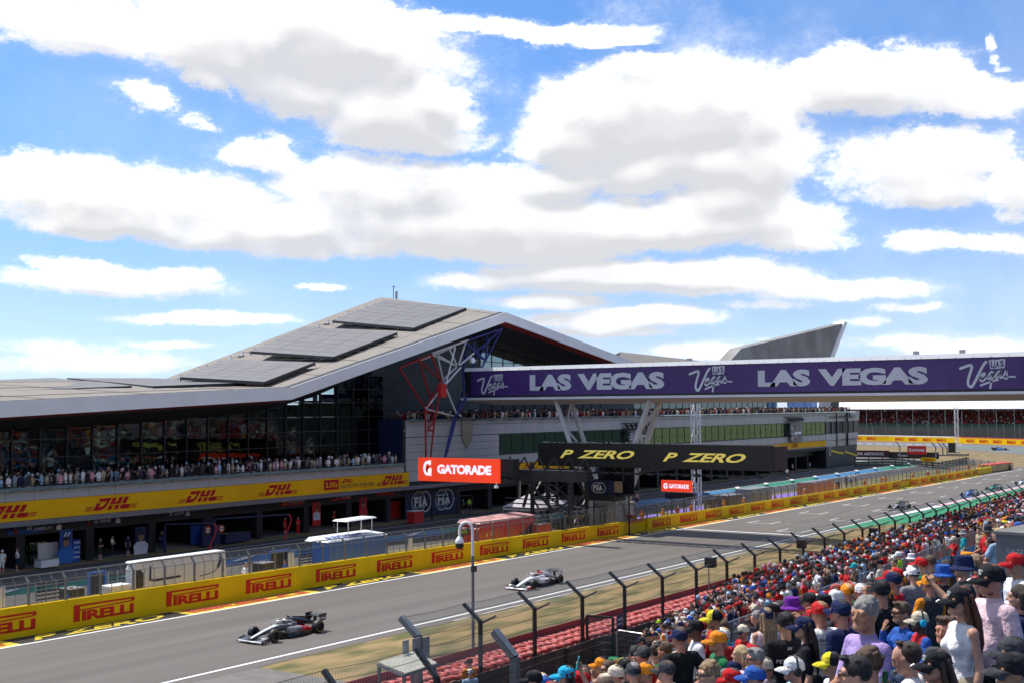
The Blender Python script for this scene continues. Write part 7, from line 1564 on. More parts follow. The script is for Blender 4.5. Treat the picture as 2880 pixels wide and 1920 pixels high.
# ------------------------------------------------------------------ hair, hats and glasses as children
def hair_mesh(kind, seed=0, h=.012):
    F = Field((-.24, -.22, 1.0), (.24, .34, 1.86), h); r = random.Random(seed)
    F.ell(0, (0, .012, 1.690), (.086, .102, .100), k=.01)
    F.ell(0, (0, -.118, 1.622), (.079, .074, .092), k=.012, sub=True); F.ell(0, (0, .02, 1.50), (.12, .085, .075), k=.01, sub=True)      # open face
    if kind == 'long':
        for x in np.linspace(-.07, .07, 9):
            j = r.uniform(-.012, .012); p0, p1, p2, p3 = (x, .055, 1.70), (x * 1.12 + j, .105 + r.uniform(-.01, .02), 1.50), (x * 1.0 - j, .125 + r.uniform(-.01, .02), 1.32), (x * .62 + r.uniform(-.02, .02), .128 + r.uniform(0, .02), 1.14 + r.uniform(-.06, .06))
            F.cap(0, p0, p1, .026, .025, k=.010); F.cap(0, p1, p2, .025, .021, k=.008); F.cap(0, p2, p3, .021, .006, k=.008)
        for s in (-1, 1): F.cap(0, (s * .078, .0, 1.69), (s * .085, .03, 1.50), .022, .026, k=.02); F.cap(0, (s * .085, .03, 1.50), (s * .09, .07, 1.32), .026, .012, k=.02)
    elif kind == 'bob':
        for a in np.linspace(.2, pi - .2, 9): c, s = cos(a), sin(a); F.cap(0, (.075 * c, .02 + .075 * s, 1.69), (.092 * c, .015 + .09 * s, 1.555 + r.uniform(-.015, .015)), .032, .024, k=.02)
    elif kind == 'curly':
        for i in range(60):
            a, e = r.uniform(0, 2 * pi), r.uniform(.05, 1.45); p = (.082 * cos(a) * cos(e), .015 + .098 * sin(a) * cos(e), 1.685 + .10 * sin(e))
            if p[1] < -.075 and p[2] < 1.72: continue
            F.cap(0, p, (p[0] + r.uniform(-.012, .012), p[1] + r.uniform(-.012, .012), p[2] + r.uniform(-.01, .012)), .019, k=.008)
    elif kind == 'short':
        for i in range(26):
            a = r.uniform(0, 2 * pi); p = (.06 * cos(a), -.01 + .07 * sin(a), 1.775 - .02 * r.random()); F.cap(0, p, (p[0] + r.uniform(-.02, .02), p[1] - .025, p[2] + .006), .012, .009, k=.012)
    elif kind == 'tail':
        F.cap(0, (0, .10, 1.70), (0, .15, 1.66), .032, .034, k=.02); F.cap(0, (0, .15, 1.66), (.01, .145, 1.38), .034, .010, k=.02)
    return F.mesh()
def hairobj(kind): V, Q, M = hair_mesh(kind); return np_mesh('hair', V, Q, M, 1)
HAIRM = {k: hairobj(k) for k in ('cropped', 'short', 'curly', 'long', 'bob', 'tail')}
HC = {n: mat('hair %s' % n, c, .55, var=.0, col2=tuple(min(1, x * 2.0) for x in c), scale=38, stretch=(3, 3, .25), detail=5, bump=.5, bscale=70) for n, c in (('black', (.010, .008, .008)), ('dark brown', (.026, .015, .010)), ('auburn', (.085, .030, .014)), ('brown', (.060, .034, .020)), ('blonde', (.36, .25, .13)), ('grey', (.17, .16, .15)), ('fair', (.20, .125, .065)))}
SK = {n: mat('skin %s' % n, c, .48, var=.0, col2=tuple(x * 1.22 for x in c), scale=7, detail=5, bump=.12, bscale=60) for n, c in (('fair', (.46, .24, .155)), ('tan', (.36, .175, .098)), ('ruddy', (.44, .195, .122)), ('brown', (.13, .060, .035)), ('dark', (.060, .030, .020)))}
LIPS = mat('lips and brows', (.16, .060, .045), .5); EYEB = mat('eye dark', (.02, .015, .012), .2); JEAN = mat('denim', (.055, .085, .15), .85, var=.15, scale=12); DTR = mat('dark trousers', (.02, .021, .025), .85); SHO = mat('shoe', (.30, .30, .30), .6); KHA = mat('sand shorts', (.30, .25, .17), .85)
GLSM = mat('sunglass lens', (.008, .008, .010), .12, spec=.9)
def capmesh(kind):
    q = MB(); n = 24
    dome = [(1.655, 1.0), (1.69, .995), (1.725, .93), (1.752, .78), (1.772, .55), (1.782, .25), (1.784, .02)]
    rx, ry = .095, .113
    if kind == 'cap':
        q.loft([[(rx * r * cos(t), .004 + ry * r * sin(t), z + (.012 if sin(t) < -.5 else 0) * (1 if r > .9 else .3)) for t in np.linspace(0, 2 * pi, n + 1)[:-1]] for z, r in dome], mf=lambda i, k: 1 if 14 <= k <= 21 else 0)
        m = 13; top = []; bot = []
        for j, (ex, dz) in enumerate(((0, 0), (.045, .002), (.085, -.010), (.108, -.024))):
            for k in range(m):
                a = radians(-90 - 64 + 128 * k / (m - 1)); sidec = abs(k - 6) / 6; e = ex * (1 - .55 * sidec ** 2); x = rx * 1.0 * cos(a) * (1 - .04 * j); y = .004 + ry * sin(a) - e
                z = 1.672 + dz - .020 * sidec ** 2 * (j + 1) / 2; top.append((x, y, z + .006)); bot.append((x, y, z))
        b = len(q.v); q.v += top + bot; T = len(top)
        for j in range(3):
            for k in range(m - 1):
                a = b + j * m + k; q.f += [(a, a + 1, a + m + 1, a + m), (a + T, a + T + m, a + T + m + 1, a + T + 1)]; q.m += [2, 2]
        for k in range(m - 1): a = b + 3 * m + k; q.f.append((a, a + 1, a + 1 + T, a + T)); q.m.append(2)
        q.tube([(0, .004, 1.782), (0, .004, 1.791)], [.010, .006], 8, m=0)
        for k in range(6): a = k * pi / 3 + .26; q.tube([(rx * 1.006 * r * cos(a), .004 + ry * 1.006 * r * sin(a), z + .001) for z, r in dome[1:]], .0016, 3, m=3, caps=False)
        q.add([(.032 * cos(t), .004 + ry * 1.004, 1.672 + .026 * sin(t)) for t in np.linspace(0, pi, 9)], [tuple(range(9))[::-1]], 3)
    elif kind == 'bucket':
        prof = [(1.625, 1.62), (1.638, 1.60), (1.672, 1.06), (1.70, 1.03), (1.745, .97), (1.782, .86), (1.792, .70), (1.794, .02)]
        q.loft([[(rx * r * cos(t), .004 + ry * (1 + (r - 1) * .85) * sin(t), z) for t in np.linspace(0, 2 * pi, n + 1)[:-1]] for z, r in prof], mf=lambda i, k: 2 if i < 2 else 0, cap=False)
        q.loft([[(rx * r * cos(t), .004 + ry * (1 + (r - 1) * .85) * sin(t), z) for t in np.linspace(0, 2 * pi, n + 1)[:-1]] for z, r in ((1.668, 1.0), (1.622, 1.60), (1.627, 1.62))], m=2, cap=False)
    o = q.build(kind, [WHITE] * 4, smooth=True); me = o.data; bpy.data.objects.remove(o); return me
CAPM = {k: capmesh(k) for k in ('cap', 'bucket')}
def simple(fn, nm, mats): q = MB(); fn(q); o = q.build(nm, mats, smooth=True); me = o.data; bpy.data.objects.remove(o); return me
def _gl(q):
    for s in (-1, 1):
        q.loft([[(s * .034 + .027 * a * cos(t), y, 1.660 + .020 * a * sin(t)) for t in np.linspace(0, 2 * pi, 13)[:-1]] for y, a in ((-.122, .9), (-.118, 1.02), (-.112, 1.0))]); q.bar((s * .060, -.114, 1.665), (s * .082, .02, 1.662), .006, .008)
    q.bar((-.012, -.120, 1.664), (.012, -.120, 1.664), .006)
GLAS = simple(_gl, 'sunglasses', GLSM)
def _hp(q):
    q.tube([(.092 * cos(t), .012, 1.665 + .135 * sin(t)) for t in np.linspace(.05, pi - .05, 15)], .012, 7, m=0)
    for s in (-1, 1): q.loft([[(s * x, .012 + .042 * a * cos(t), 1.640 + .050 * a * sin(t)) for t in np.linspace(0, 2 * pi, 17)[:-1]] for x, a in ((.078, .9), (.084, 1.0), (.108, 1.0), (.118, .75))], m=1)
EARD = simple(_hp, 'ear_defenders', [BLACK, BLACK])
def _be(q):
    q.loft([[(.070 * a * cos(t), -.034 - .066 * b * max(0, -sin(t)) + .045 * max(0, sin(t)), z) for t in np.linspace(0, 2 * pi, 17)[:-1]] for z, a, b in ((1.535, .35, .55), (1.545, .72, .95), (1.575, .95, 1.0), (1.602, .98, .90))], cap=False)
BEARD = simple(_be, 'beard', BLACK)
def _ph(q): q.bx(-.037, .037, -.005, .005, -.075, .075, 0); q.bx(-.033, .033, .005, .0056, -.07, .07, 1); q.bx(-.03, -.008, -.008, -.005, .035, .065, 1)
PHONE = simple(_ph, 'phone', [BLACK, ADZ])
# ------------------------------------------------------------------ a person as a thing: body with hair, hat, glasses as parts
TAKEN = {}
def person(x, y, z, rz, me, top, legs, skin='fair', hair=None, hairc='dark brown', hat=None, hatc=('white',), glasses=False, beard=None, scale=1.0, label=None, group='spectators in the grandstand', yaw=0.0, ears=None, shoes=None, arms=None):
    o = put('person', me, None, (x, y, z)); o.rotation_euler = (0, 0, rz); o.scale = (scale,) * 3
    for i, m in enumerate((SK[skin], top, legs, shoes or SHO, LIPS, EYEB, arms or top)):
        o.material_slots[i].link = 'OBJECT'; o.material_slots[i].material = m
    def child(nm, mesh, mats):
        c = put(nm, mesh, o); c.rotation_euler = (0, 0, yaw); c.location = (0, .005, 0)
        for i, m in enumerate(mats):
            if i < len(c.material_slots): c.material_slots[i].link = 'OBJECT'; c.material_slots[i].material = m
        return c
    if hair: child('hair', HAIRM[hair], [HC[hairc]])
    if hat:
        cs = [CLO(c) for c in hatc]; child(hat if hat == 'cap' else 'bucket_hat', CAPM[hat], [cs[0], cs[min(1, len(cs) - 1)], cs[min(2, len(cs) - 1)] if len(cs) > 2 else cs[min(1, len(cs) - 1)], CLO('charcoal') if hatc[0] != 'charcoal' else CLO('black')])
    if glasses: child('sunglasses', GLAS, [GLSM])
    if beard: child('beard', BEARD, [HC[beard]])
    if ears: child('ear_defenders', EARD, [BLACK, ears])
    if label: o['label'] = label
    o['category'] = 'person'; o['group'] = group
    return o
def CLO(n): return CN[n] if n in CN else MATS[n]
for n, c in (('purple', (.16, .025, .28)), ('sky', (.02, .38, .60)), ('yellow', (.72, .60, .03)), ('light pink', (.70, .50, .54)), ('lavender', (.36, .26, .52)), ('sand', (.55, .48, .36)), ('hot pink', (.65, .10, .22))): CN[n] = mat('cloth %s' % n, c, .85, var=.12, scale=5, bump=.9, bdist=.06, bscale=8, spec=.15)
from mathutils.bvhtree import BVHTree
def decal(o, texts, m, back=True, shapes=()):
    """print on a shirt: lettering laid onto the curved cloth"""
    me = o.data; bv = BVHTree.FromPolygons([v.co for v in me.vertices], [tuple(p.vertices) for p in me.polygons]); q = MB(); s = 1 if back else -1
    for t, cx, cz, w, h, kw in texts:
        k = MB(); lettering(k, t, (0, 0, 0), (1, 0, 0), (0, 1, 0), w, h, lift=0, **kw); ww = max(p[0] for p in k.v)
        vs = []
        for p in k.v:
            x = (p[0] - ww / 2 + cx) * (-s); z = p[1] + cz; hit = bv.ray_cast(Vector((x, .8 * s, z)), Vector((0, -s, 0))); vs.append((x, (hit[0].y if hit[0] else .1 * s) + .004 * s, z))
        q.add(vs, k.f)
    return q.build('shirt_print', m, o)
POSES = ['relaxed', 'rail', 'phone', 'onephone', 'shade', 'crossed', 'hips', 'front']
YW = {'relaxed': 0, 'rail': .35, 'phone': .1, 'onephone': -.3, 'shade': .3, 'crossed': .25, 'hips': -.25, 'front': .45}
PROTO = {}
for p in POSES:
    PROTO[p, 0] = body(p, False, .0175, YW[p], shorts=p in ('relaxed', 'crossed', 'rail'), bulk=1.12 if p in ('crossed', 'hips') else 1.0)
    PROTO[p, 1] = body(p, True, .0175, YW[p], shorts=p in ('relaxed', 'phone', 'hips'), sleeveless=p in ('relaxed', 'shade'))
# ------------------------------------------------------------------ the people nearest the camera, one by one
FACE_L = atan2(-.56, -.83) + pi / 2      # looking to the left of the view, across the track
def rz_dir(deg): return FACE_L + radians(deg)
HERO = []
def hero(u, v, Z, label, pose='relaxed', female=False, turn=0.0, top='black', legs=None, fine=True, print_=None, phone=None, head=1.655, **k):
    """u, v: sight line to the middle of the head; Z: distance in front of the survey point"""
    p = CP + sight(u, v) * Z; zf = zst(p.x); sc = (p.z - zf) / head
    sc = min(1.0, max(.9, sc)) * (.97 if female else 1.0)
    if k.pop('child', False): sc = .74
    zf = p.z - head * sc; yaw = k.pop('yaw', 0.0); bk = {a: k.pop(a) for a in ('bulk', 'sleeve', 'sleeveless', 'collar', 'tilt') if a in k}
    me = body(pose, female, .0095 if fine else .0135, yaw, **bk)
    o = person(p.x, p.y, zf, rz_dir(turn), me, CLO(top), legs or (JEAN if female else DTR), scale=sc, label=label, yaw=yaw, **k); HERO.append((u, v, Z, p.x, p.y))
    if print_: decal(o, print_[0], CLO(print_[1]), True)
    if phone:
        s = -1; el, wr, hd_, pa, kd = ARM[pose][0]; w_ = Vector(((wr[0] + (.0)) * s, wr[1], wr[2])) + Vector((hd_[0] * s, hd_[1], hd_[2])).normalized() * .085 + Vector((.035, -.02, 0))
        M_ = Matrix.Translation(o.location) @ Matrix.Rotation(o.rotation_euler.z, 4, 'Z') @ Matrix.Scale(sc, 4); c = put('phone', PHONE, None, M_ @ w_); c.rotation_euler = (radians(-12), radians(90 if phone[1] else 0), o.rotation_euler.z); c.material_slots[0].link = 'OBJECT'; c.material_slots[0].material = CLO(phone[0]); tag(c, phone[2], 'phone', 'phones held up by spectators')
    return o
def cap_print(o, txt=True, col=None):
    c = [x for x in o.children if x.name.startswith('cap')][0]; q = MB()
    def onto(P, w):
        pts = [(.0972 * cos(a) * r, .004 + .1155 * sin(a) * r, z) for a, z, r in P]; q.tube(pts, w, 4, caps=True)
    for i in range(4): ca = radians(-90 - 13.5 + 9 * i); onto([(ca + radians(6.2) * cos(t), 1.735 + .0085 * sin(t), .90 + .0 * sin(t)) for t in np.linspace(0, 2 * pi, 13)], .0016)
    for j, z in enumerate((1.716, 1.706)): onto([(radians(a), z, .955) for a in range(-102, -77, 3)], .0022 if j == 0 else .0012)
    for i in range(3): onto([(radians(8 + i * 5 - 190), 1.675 + .004, 1.0), (radians(12 + i * 5 - 190), 1.675 + .012 + i * .008, .99)], .0026)
    q.build('cap_badge', WHITE, o)
    q = MB(); q.add([(-.078, -.150, 1.667), (-.055, -.190, 1.655), (-.012, -.205, 1.6535), (-.020, -.165, 1.6715)], [(0, 1, 2, 3), (3, 2, 1, 0)]); q.build('brim_flash', WHITE, o)
o = hero(2700, 1690, 9.5, 'woman in black cap with long auburn hair and white sleeveless top, tallest at the right', 'relaxed', True, 8, 'white', KHA, hair='long', hairc='auburn', hat='cap', hatc=('black',), glasses=True, sleeveless=True); cap_print(o)
o = hero(2788, 1630, 9.9, 'bearded man in pale pink polo shirt, black cap and sunglasses behind the auburn haired woman', 'relaxed', False, 12, 'light pink', hair='cropped', hairc='auburn', hat='cap', hatc=('black',), glasses=True, beard='auburn', collar=True, bulk=1.1, skin='ruddy'); cap_print(o)
hero(2432, 1728, 9.2, 'grey curly haired man in a lavender shirt with blue lanyard', 'front', False, 18, 'lavender', hair='curly', hairc='grey', collar=True, bulk=1.05, yaw=.25, skin='tan', sleeve=.9)
o = hero(2634, 1872, 8.2, 'smiling woman in black cap and sunglasses holding up a dark green phone at the bottom', 'phone', True, 6, 'black', hair='long', hairc='dark brown', hat='cap', hatc=('black',), glasses=True, phone=('green', False, 'dark green phone held up at the bottom edge by the woman in a black cap')); cap_print(o)
hero(2660, 1772, 9.9, 'brown haired man with sunglasses pushed up on his head, left of the auburn haired woman', 'relaxed', False, 28, 'charcoal', hair='short', hairc='brown', yaw=.3, skin='ruddy')
hero(2536, 1722, 12.2, 'woman with brown hair touching her mouth, in a blue jacket', 'mouth', True, 10, 'blue', hair='short', hairc='brown', glasses=True, sleeve=1.0, skin='tan')
hero(2586, 1745, 11.6, 'child in beige cap with pale blue ear defenders and red and blue jacket', 'rail', False, 0, 'red', JEAN, arms=CLO('blue'), hat='cap', hatc=('sand',), ears=CLO('sky'), sleeve=1.0, skin='dark', child=True)
hero(2613, 1640, 15.2, 'man in orange cap and charcoal shirt with orange shoulder seen from behind', 'front', False, -62, 'charcoal', arms=CLO('orange'), hair='cropped', hairc='dark brown', hat='cap', hatc=('orange',), skin='ruddy')
hero(2569, 1612, 18, 'man in white cap and grey tee seen from behind, beside the orange cap', 'front', False, -70, 'grey', hair='cropped', hairc='black', hat='cap', hatc=('white',), fine=False)
hero(2477, 1662, 13, 'man in black cap and black tee seen from behind, above the lavender shirt', 'relaxed', False, -75, 'black', hair='cropped', hairc='black', hat='cap', hatc=('black',), skin='ruddy')
hero(2590, 1586, 20, 'man in bright red cap with green shirt, left of the shaven head', 'relaxed', False, -35, 'green', hair='cropped', hairc='brown', hat='cap', hatc=('red',), fine=False)
hero(2614, 1580, 21, 'shaven headed man in black tee below the kiosk', 'relaxed', False, -40, 'black', hair='cropped', hairc='brown', fine=False, bulk=1.15)
hero(2652, 1612, 17, 'man in blue bucket hat and sunglasses', 'relaxed', False, 10, 'black', hat='bucket', hatc=('blue',), glasses=True, fine=False, skin='ruddy')
hero(2709, 1592, 14.5, 'person in wide navy bucket hat filming with a grey phone', 'phone', False, -10, 'charcoal', hat='bucket', hatc=('navy',), phone=('charcoal', True, 'dark grey phone held sideways under the navy bucket hat'))
hero(2856, 1585, 13, 'man in red cap with yellow shield and sunglasses at the right edge', 'relaxed', False, 5, 'white', hair='cropped', hairc='brown', hat='cap', hatc=('red',), glasses=True, skin='tan')
hero(2866, 1678, 10.6, 'dark haired person in dark floral blue shirt at the right edge', 'relaxed', True, -30, 'navy', hair='bob', hairc='dark brown')
hero(2846, 1838, 8.0, 'person in charcoal cap with white curved seam at the bottom right', 'relaxed', False, 0, 'white', hair='cropped', hairc='black', hat='cap', hatc=('charcoal',), skin='tan')
hero(2846, 1888, 7.3, 'person in black cap with orange brim edge in the bottom right corner', 'relaxed', False, 0, 'black', hair='cropped', hairc='black', hat='cap', hatc=('black', 'black', 'charcoal'), skin='tan')
hero(2440, 1868, 8.2, 'tousle haired brown head at the bottom below the lavender shirt', 'relaxed', False, -20, 'charcoal', hair='curly', hairc='brown')
hero(2405, 1896, 7.6, 'black haired head at the bottom edge left of the tousled brown hair', 'relaxed', False, -15, 'white', hair='short', hairc='black', glasses=True)
hero(2556, 1846, 9.4, 'person bending in a plain white shirt beside the green phone', 'front', False, -30, 'white', hair='short', hairc='dark brown', fine=False, bulk=1.15, tilt=.5)
o = hero(2208, 1752, 13.6, 'man in black team shirt with white sponsor print on the back and black cap', 'relaxed', False, -78, 'black', hair='cropped', hairc='black', hat='cap', hatc=('black',), skin='tan', print_=([('PETRONAS', 0, 1.235, .30, .045, dict(bold=.03)), ('CROWDSTRIKE', 0, 1.16, .26, .030, dict(bold=.02)), ('MERCEDES', .04, 1.315, .12, .014, {}), ('///', 0, 1.385, .06, .03, dict(bold=.03))], 'white'))
o = hero(2306, 1722, 13.4, 'man in red cap and white tee with black and red print on the back', 'relaxed', False, -60, 'white', hair='cropped', hairc='fair', hat='cap', hatc=('red',), skin='ruddy', bulk=1.1, print_=([('Silverstone', .0, 1.36, .24, .04, dict(bold=.015)), ('GRAND PRIX 2026', .0, 1.325, .24, .018, {})], 'charcoal'))
hero(2226, 1704, 17.5, 'person in purple bucket hat and sunglasses in dark top', 'relaxed', False, 5, 'black', hat='bucket', hatc=('purple',), glasses=True, hair='cropped', hairc='black')
hero(2008, 1740, 16.6, 'bearded man in yellow and black cap and red jacket', 'relaxed', False, 5, 'red', hair='cropped', hairc='black', hat='cap', hatc=('black', 'yellow', 'yellow'), glasses=True, beard='black', skin='tan', sleeve=1.0)
hero(2018, 1802, 14.6, 'man in orange cap and wraparound sunglasses with dark green tee', 'relaxed', False, 8, 'green', hat='cap', hatc=('orange',), glasses=True, skin='ruddy', hair='cropped', hairc='grey')
hero(1956, 1768, 16.6, 'dark skinned man in black cap and white tee', 'relaxed', False, 0, 'white', hair='cropped', hairc='black', hat='cap', hatc=('black',), skin='brown', bulk=1.08)
hero(1911, 1792, 15.0, 'broad man in black tee and navy cap leaning at the left of the crowd', 'hips', False, -60, 'black', hair='short', hairc='brown', hat='cap', hatc=('navy',), skin='ruddy', bulk=1.18)
hero(2156, 1734, 15.6, 'woman with very long light brown hair and navy leather cap seen from behind', 'relaxed', True, -80, 'light pink', hair='long', hairc='fair', hat='cap', hatc=('navy',), sleeveless=True)
hero(2262, 1764, 12.8, 'woman in dark navy cap with long dark hair, right of the black team shirt', 'relaxed', True, -15, 'black', hair='long', hairc='dark brown', hat='cap', hatc=('navy',))
hero(2232, 1880, 11.6, 'grey bearded man in white cap with black headphones and pale green shirt', 'relaxed', False, 5, 'pale blue', hat='cap', hatc=('white',), ears=BLACK, beard='grey', hair='cropped', hairc='grey', glasses=True, skin='ruddy')
hero(2338, 1866, 11.4, 'person in yellow and black cap at the bottom', 'relaxed', True, 5, 'white', hair='tail', hairc='black', hat='cap', hatc=('black', 'yellow', 'yellow'), skin='tan')
hero(2122, 1905, 11.2, 'person in royal blue cap at the bottom edge', 'relaxed', False, -10, 'navy', hair='cropped', hairc='brown', hat='cap', hatc=('blue',))
hero(2056, 1912, 11.6, 'person in red cap with yellow badge at the bottom edge', 'relaxed', False, 0, 'red', hair='cropped', hairc='brown', hat='cap', hatc=('red',))
hero(1992, 1896, 10.8, 'woman with wavy golden brown hair at the bottom edge', 'relaxed', True, 15, 'white', hair='curly', hairc='fair', glasses=True)
hero(2066, 1884, 14, 'person in navy cap with grey brim near the bottom', 'relaxed', False, 5, 'charcoal', hair='cropped', hairc='brown', hat='cap', hatc=('navy', 'navy', 'grey'), fine=False)
hero(2124, 1852, 12.8, 'grey haired man in glasses below the black team shirt', 'relaxed', False, 10, 'light pink', hair='short', hairc='grey', skin='ruddy', glasses=True)
hero(2082, 1840, 14, 'woman with blonde bob', 'relaxed', True, -10, 'light pink', hair='bob', hairc='blonde', fine=False)
hero(2090, 1774, 20, 'man in red tee and white fronted cap with lanyard', 'front', False, 20, 'red', hair='cropped', hairc='brown', hat='cap', hatc=('cream', 'cream', 'charcoal'), fine=False, skin='ruddy')
hero(2117, 1836, 15, 'person in red cap with pink brim beside the grey haired man', 'relaxed', False, 0, 'black', hair='cropped', hairc='brown', hat='cap', hatc=('red', 'red', 'hot pink'), fine=False)
hero(2147, 1876, 13, 'person in pale grey cap at the bottom', 'relaxed', False, -10, 'cream', hair='cropped', hairc='brown', hat='cap', hatc=('cream',), fine=False)
hero(2364, 1720, 12.6, 'man in navy cap and black jacket behind the lavender shirt', 'relaxed', False, -50, 'navy', hair='cropped', hairc='black', hat='cap', hatc=('navy',), sleeve=1.0, skin='ruddy')
hero(1592, 1900, 14.4, 'woman in sky blue cap with long dark hair at the left end of the crowd', 'relaxed', True, 0, 'red', hair='long', hairc='dark brown', hat='cap', hatc=('sky',))
hero(1755, 1876, 16, 'person in black and yellow cap in the left part of the bottom row', 'relaxed', False, -60, 'charcoal', hair='cropped', hairc='black', hat='cap', hatc=('black', 'yellow', 'yellow'), fine=False)
hero(1782, 1890, 14.6, 'person in dusty purple cap in the bottom row', 'relaxed', False, -70, 'light pink', hair='cropped', hairc='grey', hat='cap', hatc=('charcoal',), fine=False)
hero(1816, 1890, 14.6, 'person in orange and black cap in the bottom row', 'relaxed', False, 0, 'charcoal', hair='cropped', hairc='brown', hat='cap', hatc=('orange', 'orange', 'orange'), fine=False, glasses=True, skin='ruddy')
hero(1874, 1886, 13.8, 'person in charcoal cap below the broad man', 'relaxed', False, -30, 'white', hair='cropped', hairc='brown', hat='cap', hatc=('charcoal',), fine=False)
hero(1732, 1898, 15, 'person in off white cap in the bottom row', 'relaxed', False, -10, 'black', hair='cropped', hairc='brown', hat='cap', hatc=('cream',), fine=False)
hero(1643, 1898, 17, 'bald brown headed man in the bottom row filming', 'phone', False, -10, 'black', skin='brown', fine=False, phone=('black', False, 'black phone held up by the bald man in the bottom row'))
hero(1634, 1914, 14.6, 'person in red cap at the bottom edge right of the sky blue cap', 'relaxed', False, 0, 'red', hair='cropped', hairc='brown', hat='cap', hatc=('red',), fine=False)
hero(1700, 1935, 13, 'person reaching up with a pale teal phone at the left of the bottom row', 'overhead', True, 0, 'pale blue', hair='long', hairc='brown', fine=False, phone=('teal', False, 'pale teal phone held high above the bottom row'))
hero(1500, 1912, 15.4, 'person in black cap at the far left of the bottom row', 'relaxed', False, 0, 'charcoal', hair='cropped', hairc='black', hat='cap', hatc=('black',), fine=False)
# ------------------------------------------------------------------ standing people further down who catch the eye
def mid(u, v, Z, label, pose, fem, top, legs, turn=0, z=None, group='spectators in the grandstand', **k):
    p = CP + sight(u, v) * Z; zf = (zst(p.x) if z is None else z); sc = min(1.12, max(.85, (p.z - zf) / 1.655)); o = person(p.x, p.y, p.z - 1.655 * sc, rz_dir(turn), PROTO[pose, fem], CLO(top), legs, scale=sc, label=label, yaw=YW[pose], group=group, **k); HERO.append((u, v, Z, p.x, p.y)); return o
mid(2256, 1622, 52, 'man in pink tee and blue shorts standing by the cross aisle railing', 'front', 0, 'pink', JEAN, -10, hair='cropped', hairc='brown', hat='cap', hatc=('black',))
mid(2297, 1602, 53, 'bearded man in white polo with hand on hip by the railing', 'hips', 0, 'white', DTR, -20, hair='short', hairc='black', beard='black')
mid(2200, 1642, 51, 'person in orange and black team shirt leaning on the railing', 'rail', 0, 'orange', DTR, -20, hat='cap', hatc=('black',))
mid(2142, 1646, 51, 'broad man in navy polo and bucket hat at the railing', 'hips', 0, 'navy', JEAN, -40, hat='bucket', hatc=('navy',))
mid(2117, 1655, 50, 'man in blue cap photographing from the railing', 'phone', 0, 'navy', DTR, 0, hat='cap', hatc=('blue',))
mid(2062, 1672, 50, 'man in navy polo and dark bucket hat leaning on the railing', 'rail', 0, 'navy', DTR, -10, hat='bucket', hatc=('charcoal',))
mid(2020, 1690, 50, 'man in white printed tee behind the railing', 'relaxed', 0, 'white', DTR, -50, hair='cropped', hairc='brown')
mid(2709, 1497, 46, 'man in turquoise shirt and grey sun hat standing tall in the right of the stand', 'relaxed', 0, 'teal', KHA, -20, hat='bucket', hatc=('grey',))
mid(2682, 1515, 45, 'woman in red vest and pale yellow cap filming with both arms up', 'phone', 1, 'red', DTR, 10, hair='tail', hairc='blonde', hat='cap', hatc=('cream',))
mid(2754, 1490, 46, 'young man in beige tee beside the turquoise shirt', 'relaxed', 0, 'khaki', DTR, 10, hair='short', hairc='brown')
mid(2782, 1486, 45, 'man in blue tee and blue cap beside the grey kiosk', 'front', 0, 'blue', DTR, 0, hat='cap', hatc=('blue',))
mid(2526, 1560, 41, 'man in bright lime high visibility jacket and white cap', 'front', 0, 'lime', DTR, -30, hat='cap', hatc=('white',))
mid(2516, 1580, 38, 'person in orange and lime vest below the lime jacket', 'relaxed', 0, 'orange', DTR, 0, hair='cropped', hairc='brown')
mid(2450, 1590, 38, 'woman in white vest top in the middle of the stand', 'relaxed', 1, 'white', DTR, -20, hair='tail', hairc='black', skin='brown')
mid(2473, 1583, 38, 'person in cream tee with orange print', 'front', 0, 'cream', KHA, -30, hat='cap', hatc=('black',), hair='cropped')
mid(2382, 1600, 42, 'man in red racing shirt, bald, seen from the side', 'rail', 0, 'red', DTR, 0, skin='ruddy')
mid(2402, 1592, 41, 'woman in halter top and turquoise cap', 'front', 1, 'brown', DTR, 0, hair='tail', hairc='blonde', hat='cap', hatc=('teal',))
mid(2562, 1567, 36, 'person in wide white bucket hat in the right of the stand', 'relaxed', 1, 'white', DTR, 0, hat='bucket', hatc=('white',))
mid(1902, 1722, 57, 'person in khaki sun hat and white tee by the fence', 'phone', 0, 'white', KHA, 0, z=0.1, group='spectators on the path by the fence', hat='bucket', hatc=('khaki',))
mid(1928, 1718, 57, 'man in white hat and grey tee by the fence', 'front', 0, 'grey', DTR, 10, z=0.1, group='spectators on the path by the fence', hat='bucket', hatc=('white',))
mid(1853, 1748, 55, 'person in lime cap and white shirt behind a low railing', 'front', 0, 'white', DTR, 0, z=.2, group='spectators on the path by the fence', hat='cap', hatc=('lime',))
mid(1836, 1762, 55, 'dark haired person in black beside the lime cap', 'relaxed', 0, 'black', DTR, 0, z=.2, group='spectators on the path by the fence', hair='short', hairc='black')
mid(1945, 1702, 58, 'person in black leaning by the fence at the left end of the stand', 'rail', 0, 'black', DTR, 0, z=.1, group='spectators on the path by the fence', hair='cropped', hairc='brown')
o = mid(1678, 1763, 58.0, 'steward in pale blue bib and black shorts standing at the green gate', 'relaxed', 0, 'sky', DTR, -75, z=gz(47) + .02, group='stewards', hair='cropped', hairc='black', hat='cap', hatc=('black',))
decal(o, [('EVENT', 0, 1.33, .20, .05, dict(bold=.02)), ('STEWARD', 0, 1.20, .24, .05, dict(bold=.02))], CLO('navy'))
mid(1322, 1890, 40.5, 'marshal in white headset cap and pale blue bib at the marshal post', 'relaxed', 0, 'pale blue', DTR, -70, z=gz(32) - .2, group='stewards', hat='cap', hatc=('white',), ears=BLACK)
